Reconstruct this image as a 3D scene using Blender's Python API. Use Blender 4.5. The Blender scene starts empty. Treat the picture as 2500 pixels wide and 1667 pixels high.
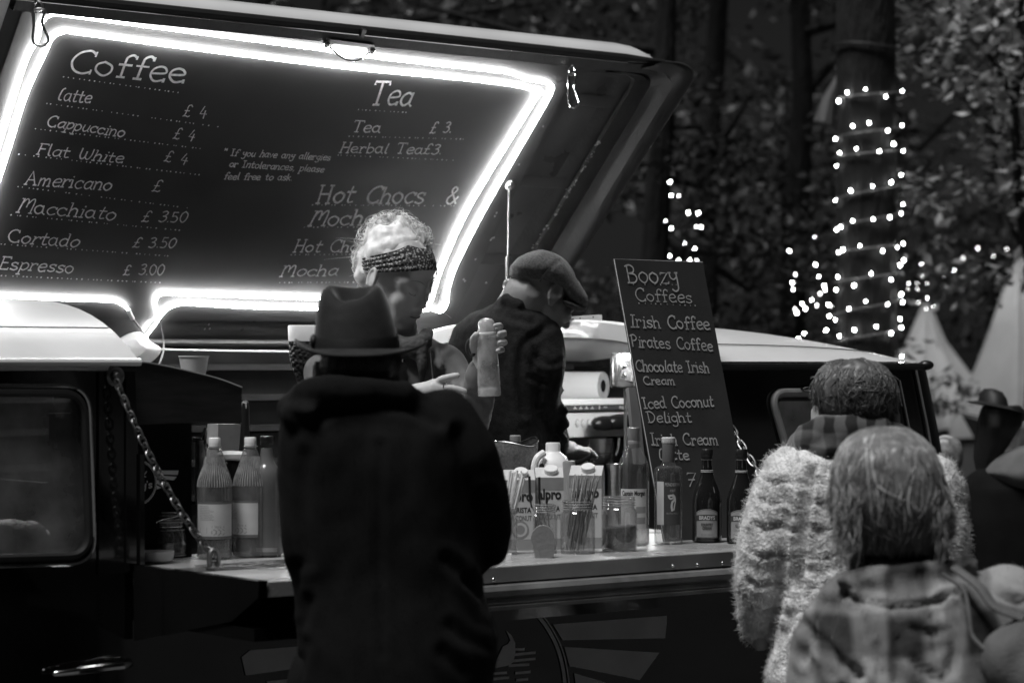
import bpy, bmesh, math, random
import numpy as np
from mathutils import Vector, Matrix, noise, Euler
R = math.radians
random.seed(7)
sc = bpy.context.scene
# ------------------------------------------------------------------ camera
F, HX, HY, CAMZ = 5903.0, 1250.0, 887.0, 1.58        # focal length and horizon of the 2500 px wide photograph
cam_d = bpy.data.cameras.new('camera'); cam = bpy.data.objects.new('camera', cam_d)
sc.collection.objects.link(cam); sc.camera = cam
cam.location = (0, 0, CAMZ); cam.rotation_euler = (R(90), 0, 0)
cam_d.lens = 85.0; cam_d.sensor_width = 36.0; cam_d.shift_y = (HY - 833.5) / 2500
cam_d.clip_start = 0.05; cam_d.clip_end = 500
cam_d.dof.use_dof = True; cam_d.dof.focus_distance = 6.05; cam_d.dof.aperture_fstop = 3.6
# ------------------------------------------------------------------ night sky and one lamp
SUN_EL, SUN_AZ = R(68), R(223)
world = bpy.data.worlds.new('World'); sc.world = world; world.use_nodes = True
wn = world.node_tree; wn.nodes.clear()
w_out = wn.nodes.new('ShaderNodeOutputWorld'); w_bg = wn.nodes.new('ShaderNodeBackground')
w_sky = wn.nodes.new('ShaderNodeTexSky'); w_sky.sky_type = 'NISHITA'; w_sky.sun_disc = False
w_sky.sun_elevation = SUN_EL; w_sky.sun_rotation = SUN_AZ
w_bw = wn.nodes.new('ShaderNodeRGBToBW')               # the photograph is black and white
wn.links.new(w_sky.outputs[0], w_bw.inputs[0]); wn.links.new(w_bw.outputs[0], w_bg.inputs['Color'])
w_bg.inputs['Strength'].default_value = 0.0030
wn.links.new(w_bg.outputs[0], w_out.inputs['Surface'])
sun_d = bpy.data.lights.new('sun', 'SUN'); sun_d.energy = 3.2; sun_d.angle = R(22)
sun = bpy.data.objects.new('sun', sun_d); sc.collection.objects.link(sun)
sun_dir = Vector((-0.29, -0.31, 1.0)).normalized()     # from the left, above and a little on our side
sun.rotation_euler = sun_dir.to_track_quat('Z', 'Y').to_euler()
vs = sc.view_settings; vs.view_transform = 'Standard'; vs.look = 'None'; vs.exposure = 0.0; vs.gamma = 1.0
LED = 76.0                                              # radiance of the light strip
sc.cycles.max_bounces = 10; sc.cycles.transparent_max_bounces = 16
sc.cycles.caustics_reflective = False; sc.cycles.caustics_refractive = False
sc.cycles.sample_clamp_indirect = 6.0
# ------------------------------------------------------------------ frames of reference
TH = math.atan2(0.6252, 0.7804); CU, SU = math.cos(TH), math.sin(TH)
O = Vector((-0.0512, 5.215, 0.0))                       # a point under the counter's front edge
U = Vector((CU, SU, 0)); V = Vector((-SU, CU, 0)); Z = Vector((0, 0, 1))
CZ = 1.14                                               # height of the serving counter
VS = 0.515                                              # the van's side, behind the counter's front edge
CAM = Vector((0, 0, CAMZ))
def P(x, y, d): return Vector(((x - HX) / F * d, d, CAMZ - (y - HY) / F * d))
def ray(x, y): return Vector(((x - HX) / F, 1.0, -(y - HY) / F))
def W(u, v, z): return O + U * u + V * v + Z * z
def loc(p): q = p - O; return Vector((q.dot(U), q.dot(V), p.z))
class Plane:
    def __init__(s, o, a, b):
        s.o = o; s.a = a.normalized(); s.b = b.normalized(); s.n = s.a.cross(s.b).normalized()
    def hit(s, x, y, h=0.0):
        d = ray(x, y); o = s.o + s.n * h
        t = (o - CAM).dot(s.n) / d.dot(s.n); q = CAM + d * t - o
        return Vector((q.dot(s.a), q.dot(s.b)))
    def pt(s, a, b, h=0.0): return s.o + s.a * a + s.b * b + s.n * h
    def px(s, x, y, h=0.0):
        q = s.hit(x, y, h); return s.pt(q.x, q.y, h)
def side(v): return Plane(W(0, v, 0), U, Z)             # the vertical plane along the van, v metres behind the counter edge
def sidepx(x, y, v): return loc(side(v).px(x, y))       # -> van coordinates
def flat(x, y, z):
    d = ray(x, y); t = (z - CAMZ) / d.z; return CAM + d * t
PHI = R(51.0); VH, ZH = 2.0, 1.653
HATCH = Plane(W(0, VH, ZH), U, -V * math.cos(PHI) + Z * math.sin(PHI))   # normal faces the camera and down
# ------------------------------------------------------------------ mesh helpers
C = sc.collection
def catmull(pts, n=6, closed=False):
    pts = [Vector(p) for p in pts]
    if len(pts) < 3: return pts
    if closed: ext = [pts[-1]] + pts + [pts[0], pts[1]]
    else: ext = [pts[0] * 2 - pts[1]] + pts + [pts[-1] * 2 - pts[-2]]
    out = []
    for i in range(1, len(ext) - 2):
        a, b, c, d = ext[i - 1], ext[i], ext[i + 1], ext[i + 2]
        for k in range(n):
            t = k / n
            out.append(0.5 * ((2 * b) + (c - a) * t + (2 * a - 5 * b + 4 * c - d) * t * t + (3 * b - a - 3 * c + d) * t ** 3))
    if not closed: out.append(ext[-2])
    return out
def basis(d):
    d = d.normalized(); h = Vector((0, 0, 1)) if abs(d.z) < 0.9 else Vector((1, 0, 0))
    x = d.cross(h).normalized(); return x, x.cross(d).normalized(), d
class MB:
    def __init__(s): s.v = []; s.f = []
    def add(s, vs, fs):
        o = len(s.v); s.v += [tuple(p) for p in vs]; s.f += [tuple(i + o for i in q) for q in fs]; return s
    def box(s, lo, hi):
        x0, y0, z0 = lo; x1, y1, z1 = hi
        return s.add([(x0, y0, z0), (x1, y0, z0), (x1, y1, z0), (x0, y1, z0), (x0, y0, z1), (x1, y0, z1), (x1, y1, z1), (x0, y1, z1)],
                     [(0, 3, 2, 1), (4, 5, 6, 7), (0, 1, 5, 4), (1, 2, 6, 5), (2, 3, 7, 6), (3, 0, 4, 7)])
    def rbox(s, lo, hi, r=0.006, seg=3):                # box with rounded vertical edges and a small bevel on top
        x0, y0, z0 = lo; x1, y1, z1 = hi
        ring = []
        for cx, cy, a0 in ((x1 - r, y1 - r, 0), (x0 + r, y1 - r, 90), (x0 + r, y0 + r, 180), (x1 - r, y0 + r, 270)):
            for k in range(seg + 1):
                a = R(a0 + 90 * k / seg); ring.append((cx + r * math.cos(a), cy + r * math.sin(a)))
        mx, my = (x0 + x1) / 2, (y0 + y1) / 2; b = min(r * 0.5, (z1 - z0) * 0.3)
        def shrink(q):
            kx = 1 - b / max(1e-6, (x1 - x0) / 2); ky = 1 - b / max(1e-6, (y1 - y0) / 2)
            return (mx + (q[0] - mx) * kx, my + (q[1] - my) * ky)
        rings = [[(*shrink(q), z0) for q in ring], [(q[0], q[1], z0 + b) for q in ring],
                 [(q[0], q[1], z1 - b) for q in ring], [(*shrink(q), z1) for q in ring]]
        return s.rings(rings)
    def rings(s, rings, closed=True, cap=True):
        n = len(rings[0]); vs = [p for r in rings for p in r]; fs = []
        m = n if closed else n - 1
        for i in range(len(rings) - 1):
            for k in range(m):
                k2 = (k + 1) % n
                fs.append((i * n + k, i * n + k2, (i + 1) * n + k2, (i + 1) * n + k))
        if cap and closed:
            fs.append(tuple(range(n - 1, -1, -1))); fs.append(tuple((len(rings) - 1) * n + k for k in range(n)))
        return s.add(vs, fs)
    def tube(s, pts, r, n=8, closed=False, flat=1.0):
        pts = [Vector(p) for p in pts]; rs = r if isinstance(r, (list, tuple)) else [r] * len(pts)
        m = len(pts); rings = []; x = None
        for i, p in enumerate(pts):
            if closed: d = pts[(i + 1) % m] - pts[i - 1]
            else: d = pts[min(i + 1, m - 1)] - pts[max(i - 1, 0)]
            if d.length < 1e-9: d = Vector((0, 0, 1))
            d.normalize()
            if x is None: x = basis(d)[0]
            x = x - d * x.dot(d)
            if x.length < 1e-6: x = basis(d)[0]
            x.normalize(); y = d.cross(x)
            rings.append([p + (x * math.cos(2 * math.pi * k / n) + y * math.sin(2 * math.pi * k / n) * flat) * rs[i] for k in range(n)])
        if closed: rings.append(rings[0]); return s.rings(rings, cap=False)
        return s.rings(rings)
    def lathe(s, prof, n=32, c=(0, 0, 0), sx=1.0, sy=1.0):
        rings = [[(c[0] + r * sx * math.cos(2 * math.pi * k / n), c[1] + r * sy * math.sin(2 * math.pi * k / n), c[2] + z) for k in range(n)] for r, z in prof]
        return s.rings(rings)
    def ell(s, c, rad, rot=None, nu=14, nv=9):
        c = Vector(c); M = rot or Matrix.Identity(3); rings = []
        if not hasattr(rad, '__len__'): rad = (rad,) * 3
        for j in range(1, nv):
            a = math.pi * j / nv - math.pi / 2
            rings.append([c + M @ Vector((rad[0] * math.cos(a) * math.cos(2 * math.pi * k / nu), rad[1] * math.cos(a) * math.sin(2 * math.pi * k / nu), rad[2] * math.sin(a))) for k in range(nu)])
        o = len(s.v); s.rings(rings, cap=False)
        b = len(s.v); s.v += [tuple(c + M @ Vector((0, 0, -rad[2]))), tuple(c + M @ Vector((0, 0, rad[2])))]
        for k in range(nu):
            s.f.append((b, o + (k + 1) % nu, o + k)); t = o + (nv - 2) * nu; s.f.append((b + 1, t + k, t + (k + 1) % nu))
        return s
    def chain(s, pts, rs, n=12, flat=1.0):              # a limb: tapering tube with round ends
        pts = [Vector(p) for p in pts]
        if not isinstance(rs, (list, tuple)): rs = [rs] * len(pts)
        a = (pts[0] - pts[1]).normalized(); b = (pts[-1] - pts[-2]).normalized()
        s.tube([pts[0] + a * rs[0] * 0.9, pts[0] + a * rs[0] * 0.55] + pts + [pts[-1] + b * rs[-1] * 0.55, pts[-1] + b * rs[-1] * 0.9],
               [rs[0] * 0.3, rs[0] * 0.8] + list(rs) + [rs[-1] * 0.8, rs[-1] * 0.3], n, flat=flat); return s
    def prism(s, poly, ext):
        poly = [Vector(p) for p in poly]; ext = Vector(ext); n = len(poly)
        fs = [tuple(range(n)), tuple(range(2 * n - 1, n - 1, -1))] + [(k, n + k, n + (k + 1) % n, (k + 1) % n) for k in range(n)]
        return s.add(poly + [p + ext for p in poly], fs)
    def ribbon(s, pts, w, fn):                          # a painted stroke: flat strip through 2-D points; fn maps (a, b) to a point
        pts = [Vector(p) for p in pts]; m = len(pts); L = []; Rr = []
        for i, p in enumerate(pts):
            d = pts[min(i + 1, m - 1)] - pts[max(i - 1, 0)]
            if d.length < 1e-9: d = Vector((1, 0))
            d.normalize(); q = Vector((-d.y, d.x)) * w * 0.5
            e = d * (-w * 0.3 if i == 0 else (w * 0.3 if i == m - 1 else 0))
            L.append(fn(*(p + q + e))); Rr.append(fn(*(p - q + e)))
        return s.add(L + Rr, [(i, m + i, m + i + 1, i + 1) for i in range(m - 1)])
    def build(s, name, m=None, parent=None, smooth=True, angle=35, world=True):
        me = bpy.data.meshes.new(name); o = bpy.data.objects.new(name, me); C.objects.link(o)
        vs = s.v
        if parent is not None:
            o.parent = parent
            off = root_loc(parent)
            if off is not None and world: vs = [(p[0] - off.x, p[1] - off.y, p[2] - off.z) for p in vs]
        me.from_pydata(vs, [], s.f); me.validate()
        bm = bmesh.new(); bm.from_mesh(me); bmesh.ops.recalc_face_normals(bm, faces=bm.faces); bm.to_mesh(me); bm.free()
        if m: me.materials.append(m)
        if smooth:
            me.polygons.foreach_set('use_smooth', [True] * len(me.polygons))
            if angle < 180:
                try: me.set_sharp_from_angle(angle=R(angle))
                except Exception: pass
        return o
ROOTLOC = {}
def root_loc(p):
    while p is not None:
        if p.name in ROOTLOC: return ROOTLOC[p.name]
        p = p.parent
    return None
def tag(o, label, cat, group=None, kind=None):
    if label: o['label'] = label
    if cat: o['category'] = cat
    if group: o['group'] = group
    if kind: o['kind'] = kind
    return o
def thing(name, label, cat, at=(0, 0, 0), rz=0.0, group=None, localframe=False):
    # an Empty at the base of a thing; parts are given in world coordinates unless localframe
    o = bpy.data.objects.new(name, None); C.objects.link(o); o.empty_display_size = 0.1
    o.location = at; o.rotation_euler = (0, 0, rz)
    if not localframe: ROOTLOC[o.name] = Vector(at)
    return tag(o, label, cat, group)
def baked(o, mods):                                     # apply modifiers without bpy.ops
    for typ, kw in mods:
        md = o.modifiers.new(typ, typ)
        for k, v in kw.items(): setattr(md, k, v)
    dg = bpy.context.evaluated_depsgraph_get(); dg.update()
    me = bpy.data.meshes.new_from_object(o.evaluated_get(dg)); old = o.data
    o.modifiers.clear(); o.data = me; bpy.data.meshes.remove(old); return o
def blob(mb, name, m, parent, vox=0.01, smooth=4, wr=None, fac=0.5):
    # union of the pieces as one continuous skin, then cloth folds
    o = mb.build(name, m, parent)
    baked(o, [('REMESH', dict(mode='VOXEL', voxel_size=vox, use_smooth_shade=True)), ('SMOOTH', dict(factor=fac, iterations=smooth))])
    if wr:
        me = o.data; n = len(me.vertices); co = np.empty(n * 3); no = np.empty(n * 3)
        me.vertices.foreach_get('co', co); me.vertex_normals.foreach_get('vector', no)
        co = co.reshape(-1, 3); no = no.reshape(-1, 3); d = np.zeros(n)
        for amp, sx, sy, sz, seed in wr:
            for i in range(n):
                c = co[i]
                d[i] += amp * noise.noise((c[0] * sx + seed, c[1] * sy, c[2] * sz))
        me.vertices.foreach_set('co', (co + no * d[:, None]).ravel()); me.update()
    me = o.data; me.polygons.foreach_set('use_smooth', [True] * len(me.polygons))
    if m and not me.materials: me.materials.append(m)
    return o
def copy_tree(o, parent=None):
    c = o.copy(); C.objects.link(c)
    if parent: c.parent = parent
    for ch in list(o.children): copy_tree(ch, c)
    return c
def text_mesh(txt, size, name, m, parent, origin, ax, ay, align='CENTER', width=None, bold=0.0, bend=None, extrude=0.0):
    # printed lettering with the built-in font, laid on the plane (origin, ax, ay); bend = radius of a bottle it wraps round
    cu = bpy.data.curves.new('lettering', 'FONT'); cu.body = txt; cu.size = size; cu.align_x = align; cu.offset = bold; cu.resolution_u = 3
    t = bpy.data.objects.new('lettering', cu); C.objects.link(t)
    dg = bpy.context.evaluated_depsgraph_get(); dg.update()
    me = bpy.data.meshes.new_from_object(t.evaluated_get(dg)); bpy.data.objects.remove(t); bpy.data.curves.remove(cu)
    vs = [v.co.copy() for v in me.vertices]; fs = [tuple(p.vertices) for p in me.polygons]; bpy.data.meshes.remove(me)
    if width and vs:
        w = max(v.x for v in vs) - min(v.x for v in vs); k = width / max(w, 1e-6)
        for v in vs: v.x *= k
    mb = MB(); origin = Vector(origin); ax = Vector(ax); ay = Vector(ay)
    if bend:
        nrm = ax.cross(ay)
        out = [origin + nrm * (bend * math.cos(v.x / bend) - bend) + ax * (bend * math.sin(v.x / bend)) + ay * v.y for v in vs]
    else: out = [origin + ax * v.x + ay * v.y for v in vs]
    mb.add(out, fs); return mb
sc.cycles.use_denoising = True
# ------------------------------------------------------------------ materials (all grey: a black and white photograph)
def mat(name, g, rough=0.6, metal=0.0, var=0.25, scale=8.0, bump=0.0, bscale=60.0, spec=0.5, coat=0.0, sheen=0.0, stretch=None, trans=0.0, sss=0.0, rvar=0.0, detail=5.0, bdist=0.01):
    m = bpy.data.materials.new(name); m.use_nodes = True; nt = m.node_tree; b = nt.nodes['Principled BSDF']
    b.inputs['Base Color'].default_value = (g, g, g, 1); b.inputs['Roughness'].default_value = rough; b.inputs['Metallic'].default_value = metal
    b.inputs['Specular IOR Level'].default_value = spec; b.inputs['Coat Weight'].default_value = coat; b.inputs['Coat Roughness'].default_value = 0.05
    b.inputs['Sheen Weight'].default_value = sheen; b.inputs['Sheen Roughness'].default_value = 0.28
    b.inputs['Transmission Weight'].default_value = trans
    if sss: b.inputs['Subsurface Weight'].default_value = sss; b.inputs['Subsurface Radius'].default_value = (0.01, 0.01, 0.01)
    tc = nt.nodes.new('ShaderNodeTexCoord'); src = tc.outputs['Object']
    if stretch:
        mp = nt.nodes.new('ShaderNodeMapping'); mp.inputs['Scale'].default_value = stretch; nt.links.new(src, mp.inputs['Vector']); src = mp.outputs[0]
    if var or rvar:
        nz = nt.nodes.new('ShaderNodeTexNoise'); nz.inputs['Scale'].default_value = scale; nz.inputs['Detail'].default_value = detail; nt.links.new(src, nz.inputs['Vector'])
        if var:
            mr = nt.nodes.new('ShaderNodeMapRange'); mr.inputs['From Min'].default_value = 0.3; mr.inputs['From Max'].default_value = 0.7
            mr.inputs['To Min'].default_value = g * (1 - var); mr.inputs['To Max'].default_value = min(1.0, g * (1 + var))
            nt.links.new(nz.outputs['Fac'], mr.inputs['Value']); cb = nt.nodes.new('ShaderNodeCombineColor')
            for k in range(3): nt.links.new(mr.outputs[0], cb.inputs[k])
            nt.links.new(cb.outputs[0], b.inputs['Base Color'])
        if rvar:
            r2 = nt.nodes.new('ShaderNodeMapRange'); r2.inputs['From Min'].default_value = 0.3; r2.inputs['From Max'].default_value = 0.7
            r2.inputs['To Min'].default_value = max(0.02, rough - rvar); r2.inputs['To Max'].default_value = min(1, rough + rvar)
            nt.links.new(nz.outputs['Fac'], r2.inputs['Value']); nt.links.new(r2.outputs[0], b.inputs['Roughness'])
    if bump:
        n2 = nt.nodes.new('ShaderNodeTexNoise'); n2.inputs['Scale'].default_value = bscale; n2.inputs['Detail'].default_value = 4; nt.links.new(src, n2.inputs['Vector'])
        bp = nt.nodes.new('ShaderNodeBump'); bp.inputs['Strength'].default_value = bump; bp.inputs['Distance'].default_value = bdist
        nt.links.new(n2.outputs['Fac'], bp.inputs['Height']); nt.links.new(bp.outputs[0], b.inputs['Normal'])
    return m
def emit(name, strength, g=1.0):
    m = bpy.data.materials.new(name); m.use_nodes = True; nt = m.node_tree; nt.nodes.clear()
    e = nt.nodes.new('ShaderNodeEmission'); e.inputs['Color'].default_value = (g, g, g, 1); e.inputs['Strength'].default_value = strength
    o = nt.nodes.new('ShaderNodeOutputMaterial'); nt.links.new(e.outputs[0], o.inputs['Surface']); return m
def thin_glass(name, tint=0.9, refl=1.0, rough=0.03, pale_film=0.0, dg=0.3, dscale=10.0, edge=0.35):
    # clear sheet or thin-walled glass: see-through, reflecting more at its edges, with a pale film for milkiness or painted reflections if asked
    m = bpy.data.materials.new(name); m.use_nodes = True; nt = m.node_tree; nt.nodes.clear()
    t = nt.nodes.new('ShaderNodeBsdfTransparent'); t.inputs['Color'].default_value = (tint,) * 3 + (1,)
    g = nt.nodes.new('ShaderNodeBsdfGlossy'); g.inputs['Roughness'].default_value = rough; g.inputs['Color'].default_value = (refl,) * 3 + (1,)
    lw = nt.nodes.new('ShaderNodeLayerWeight'); pw = nt.nodes.new('ShaderNodeMath'); pw.operation = 'POWER'; pw.inputs[1].default_value = 3.0
    ml = nt.nodes.new('ShaderNodeMath'); ml.operation = 'MULTIPLY_ADD'; ml.inputs[1].default_value = edge; ml.inputs[2].default_value = 0.09
    nt.links.new(lw.outputs['Facing'], pw.inputs[0]); nt.links.new(pw.outputs[0], ml.inputs[0])
    mx = nt.nodes.new('ShaderNodeMixShader'); nt.links.new(ml.outputs[0], mx.inputs[0]); nt.links.new(t.outputs[0], mx.inputs[1]); nt.links.new(g.outputs[0], mx.inputs[2])
    out = nt.nodes.new('ShaderNodeOutputMaterial'); last = mx
    if pale_film:
        d = nt.nodes.new('ShaderNodeBsdfDiffuse'); d.inputs['Color'].default_value = (dg,) * 3 + (1,)
        tc = nt.nodes.new('ShaderNodeTexCoord'); nz = nt.nodes.new('ShaderNodeTexNoise'); nz.inputs['Scale'].default_value = dscale; nz.inputs['Detail'].default_value = 8
        nt.links.new(tc.outputs['Object'], nz.inputs['Vector'])
        mr = nt.nodes.new('ShaderNodeMapRange'); mr.inputs['From Min'].default_value = 0.35; mr.inputs['From Max'].default_value = 0.75; mr.inputs['To Min'].default_value = pale_film * 0.3; mr.inputs['To Max'].default_value = pale_film
        nt.links.new(nz.outputs['Fac'], mr.inputs['Value'])
        m2 = nt.nodes.new('ShaderNodeMixShader'); nt.links.new(mr.outputs[0], m2.inputs[0]); nt.links.new(mx.outputs[0], m2.inputs[1]); nt.links.new(d.outputs[0], m2.inputs[2]); last = m2
    nt.links.new(last.outputs[0], out.inputs['Surface']); return m
def nodes_of(m): return m.node_tree, m.node_tree.nodes['Principled BSDF']
M = {}
M['black_paint'] = mat('black_paint', 0.006, 0.12, var=0.3, scale=3, coat=0.6, rvar=0.07)
M['white_paint'] = mat('white_paint', 0.74, 0.3, var=0.07, scale=5, coat=0.3, bump=0.02, bscale=30)
M['hatch_skin'] = mat('hatch_skin', 0.034, 0.38, var=0.35, scale=7, rvar=0.12, bump=0.05, bscale=40)
M['menu_board'] = mat('menu_board', 0.027, 0.55, var=0.3, scale=6, rvar=0.1, bump=0.04, bscale=220)
M['flange'] = mat('flange', 0.022, 0.5, var=0.4, scale=12, bump=0.1, bscale=90)
M['rubber'] = mat('rubber', 0.018, 0.6, var=0.2)
M['pale_rubber'] = mat('pale_rubber', 0.45, 0.6, var=0.12, scale=20)
M['chalk'] = mat('chalk', 0.9, 0.9, var=0.25, scale=90)
M['chalk_small'] = mat('chalk_small', 0.42, 0.9, var=0.3, scale=90); M['chalk_faint'] = mat('chalk_faint', 0.85, 0.9, var=0.35, scale=90)
M['slate'] = mat('slate', 0.03, 0.7, var=0.2, scale=9, bump=0.05, bscale=160)
M['chrome'] = mat('chrome', 0.75, 0.12, metal=1, var=0.05)
M['steel'] = mat('steel', 0.5, 0.28, metal=1, var=0.12, scale=20, stretch=(1, 1, 14))
M['old_steel'] = mat('old_steel', 0.22, 0.42, metal=1, var=0.5, scale=40, bump=0.2, bscale=80)
M['counter'] = mat('counter', 0.5, 0.3, metal=0.35, var=0.10, scale=5, rvar=0.10, bump=0.03, bscale=90)
M['fascia'] = mat('fascia', 0.30, 0.45, metal=0.5, var=0.22, scale=7, rvar=0.1)
M['rail'] = mat('rail', 0.24, 0.42, metal=0.4, var=0.35, scale=10)
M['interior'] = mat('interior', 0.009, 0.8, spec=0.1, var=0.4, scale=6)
M['dark_wood'] = mat('dark_wood', 0.022, 0.7, spec=0.2, var=0.35, scale=10, stretch=(1, 1, 6))
M['wood'] = mat('wood', 0.16, 0.6, var=0.3, scale=14, stretch=(1, 1, 0.2))
M['stick'] = mat('stick', 0.36, 0.65, var=0.3, scale=50, stretch=(1, 1, 0.2))
M['decal'] = mat('decal', 0.85, 0.6, var=0.12, scale=8)
M['plastic_white'] = mat('plastic_white', 0.78, 0.4, var=0.05, sss=0.25)
M['machine_white'] = mat('machine_white', 0.78, 0.22, var=0.04, coat=0.3)
M['paper'] = mat('paper', 0.8, 0.9, var=0.04, bump=0.15, bscale=160)
M['paper_edge'] = mat('paper_edge', 0.42, 0.9, var=0.2, scale=60, bump=0.2, bscale=150)
M['cup'] = mat('cup', 0.85, 0.7, var=0.06)
M['card'] = mat('card', 0.55, 0.55, var=0.06)
M['ink'] = mat('ink', 0.02, 0.6, var=0.1)
M['midink'] = mat('midink', 0.14, 0.6, var=0.1)
M['paleink'] = mat('paleink', 0.5, 0.6, var=0.1)
M['label'] = mat('label', 0.55, 0.6, var=0.08, scale=30)
M['label_grey'] = mat('label_grey', 0.28, 0.6, var=0.12, scale=30)
M['label_dark'] = mat('label_dark', 0.05, 0.5, var=0.1)
M['glass'] = thin_glass('glass', 0.93, 1.0, 0.04, pale_film=0.06, dg=0.5, dscale=25, edge=0.6); M['glass_rim_glint'] = thin_glass('glass_rim_glint', 0.7, 1.0, 0.08, pale_film=0.6, dg=0.7, dscale=40, edge=0.9); M['clear_plastic'] = thin_glass('clear_plastic', 0.78, 1.0, 0.12, pale_film=0.72, dg=0.62, dscale=18, edge=0.8); M['sieve_mesh'] = mat('sieve_mesh', 0.16, 0.6, metal=0.2, var=0.35, scale=160, bump=0.8, bscale=420, bdist=0.002)  # rim film is pale to paint bright glints on rims, threads and flutes
M['frosted'] = mat('frosted', 0.42, 0.3, var=0.12, scale=20, trans=0.35, coat=0.3)
M['dark_glass'] = mat('dark_glass', 0.012, 0.06, var=0.2, coat=0.8)
M['mid_glass'] = mat('mid_glass', 0.16, 0.18, var=0.2, scale=10, trans=0.25, coat=0.5)
gp_ = mat('glow_plastic', 0.85, 0.5, var=0.03); nt_, b_ = nodes_of(gp_); tr_ = nt_.nodes.new('ShaderNodeBsdfTranslucent'); tr_.inputs['Color'].default_value = (.9, .9, .9, 1); mx_ = nt_.nodes.new('ShaderNodeMixShader'); mx_.inputs[0].default_value = .5
nt_.links.new(b_.outputs[0], mx_.inputs[1]); nt_.links.new(tr_.outputs[0], mx_.inputs[2]); nt_.links.new(mx_.outputs[0], nt_.nodes['Material Output'].inputs['Surface']); M['glow_plastic'] = gp_
M['syrup'] = thin_glass('syrup', 0.72, 1.0, 0.06, pale_film=0.5, dg=0.32, dscale=16, edge=0.9)
M['spirit'] = thin_glass('spirit', 0.82, 1.0, 0.04, pale_film=0.14, dg=0.4, dscale=9, edge=0.7)
M['sugar'] = mat('sugar', 0.16, 0.95, var=0.4, scale=260, bump=0.6, bscale=300, detail=2)
M['window'] = thin_glass('window', 0.65, 0.8, 0.04, pale_film=0.55, dg=0.75, dscale=9)  # noisy grey film paints mottled reflections into the panes
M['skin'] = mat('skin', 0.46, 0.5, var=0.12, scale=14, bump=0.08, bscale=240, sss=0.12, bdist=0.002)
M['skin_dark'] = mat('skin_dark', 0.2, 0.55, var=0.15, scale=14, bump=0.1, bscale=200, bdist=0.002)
M['lash'] = mat('lash', 0.04, 0.7, var=0.1)
M['lips'] = mat('lips', 0.16, 0.45, var=0.1)
M['blond_hair'] = mat('blond_hair', 0.62, 0.45, var=0.25, scale=60)
M['brown_hair'] = mat('brown_hair', 0.10, 0.42, var=0.45, scale=60)
M['fair_hair'] = mat('fair_hair', 0.2, 0.38, var=0.4, scale=50)
M['light_lock'] = mat('light_lock', 0.42, 0.4, var=0.4, scale=50)
M['black_hair'] = mat('black_hair', 0.012, 0.5, var=0.3)
M['coat'] = mat('coat', 0.0065, 0.95, var=0.35, scale=9, bump=0.5, bscale=420, spec=0.15, bdist=0.002)
M['felt'] = mat('felt', 0.026, 0.9, var=0.2, scale=30, bump=0.3, bscale=380, spec=0.2, sheen=0.3, bdist=0.002)
M['band'] = mat('band', 0.012, 0.6, var=0.2)
M['tweed'] = mat('tweed', 0.07, 0.95, var=0.45, scale=160, bump=0.6, bscale=420, sheen=0.1, bdist=0.002)
M['knit_dark'] = mat('knit_dark', 0.016, 0.95, var=0.4, scale=60, bump=0.7, bscale=260, spec=0.2, sheen=0.06, bdist=0.003)
M['shirt'] = mat('shirt', 0.13, 0.9, var=0.2, scale=12, bump=0.4, bscale=350, sheen=0.15, bdist=0.002)
M['shirt_pale'] = mat('shirt_pale', 0.5, 0.9, var=0.1)
M['neckerchief'] = mat('neckerchief', 0.045, 0.85, var=0.4, scale=70, bump=0.5, bscale=120)
M['wool'] = mat('wool', 0.74, 0.95, var=0.22, scale=30, bump=0.9, bscale=130, sheen=0.3, bdist=0.006)
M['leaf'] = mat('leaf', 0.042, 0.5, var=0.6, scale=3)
M['leaf_lit'] = mat('leaf_lit', 0.6, 0.45, var=0.6, scale=3)  # lamplight on the upper-right foliage painted in as a paler leaf colour
M['bark'] = mat('bark', 0.011, 0.9, var=0.5, scale=14, bump=0.9, bscale=30, stretch=(1, 1, 0.25), bdist=0.03)
M['canvas'] = mat('canvas', 0.6, 0.85, var=0.12, scale=3, bump=0.1, bscale=12)
M['bag_cloth'] = mat('bag_cloth', 0.12, 0.9, var=0.3, scale=9, bump=0.3, bscale=200)
M['canvas_grey'] = mat('canvas_grey', 0.16, 0.85, var=0.15, scale=3)
M['ground'] = mat('ground', 0.05, 0.95, var=0.5, scale=4, bump=0.8, bscale=30)
M['led'] = emit('led', LED)
M['added_lamp_glow'] = emit('added_lamp_glow', 420.0); M['bulb'] = emit('bulb', 60.0); M['bulb_dim'] = emit('bulb_dim', 22.0)  # first one is for the added, unseen lamp over the coffee machine
M['wire'] = mat('wire', 0.10, 0.5, var=0.1)
M['black_plastic'] = mat('black_plastic', 0.012, 0.35, var=0.2)
M['leather'] = mat('leather', 0.2, 0.4, var=0.2, bump=0.2, bscale=80)
def pattern_mat(name, dark, pale, scale, thresh=0.35, rough=0.9, kind='dots'):
    m = mat(name, dark, rough, var=0.0, bump=0.4, bscale=300, bdist=0.002); nt, b = nodes_of(m)
    tc = nt.nodes.new('ShaderNodeTexCoord'); vo = nt.nodes.new('ShaderNodeTexVoronoi'); vo.inputs['Scale'].default_value = scale
    nt.links.new(tc.outputs['Object'], vo.inputs['Vector'])
    cr = nt.nodes.new('ShaderNodeValToRGB'); cr.color_ramp.elements[0].position = thresh; cr.color_ramp.elements[1].position = thresh + 0.1
    cr.color_ramp.elements[0].color = (pale,) * 3 + (1,); cr.color_ramp.elements[1].color = (dark,) * 3 + (1,)
    nt.links.new(vo.outputs['Distance'], cr.inputs[0]); nt.links.new(cr.outputs[0], b.inputs['Base Color']); return m
M['headband'] = pattern_mat('headband', 0.035, 0.34, 150, 0.36)
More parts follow.
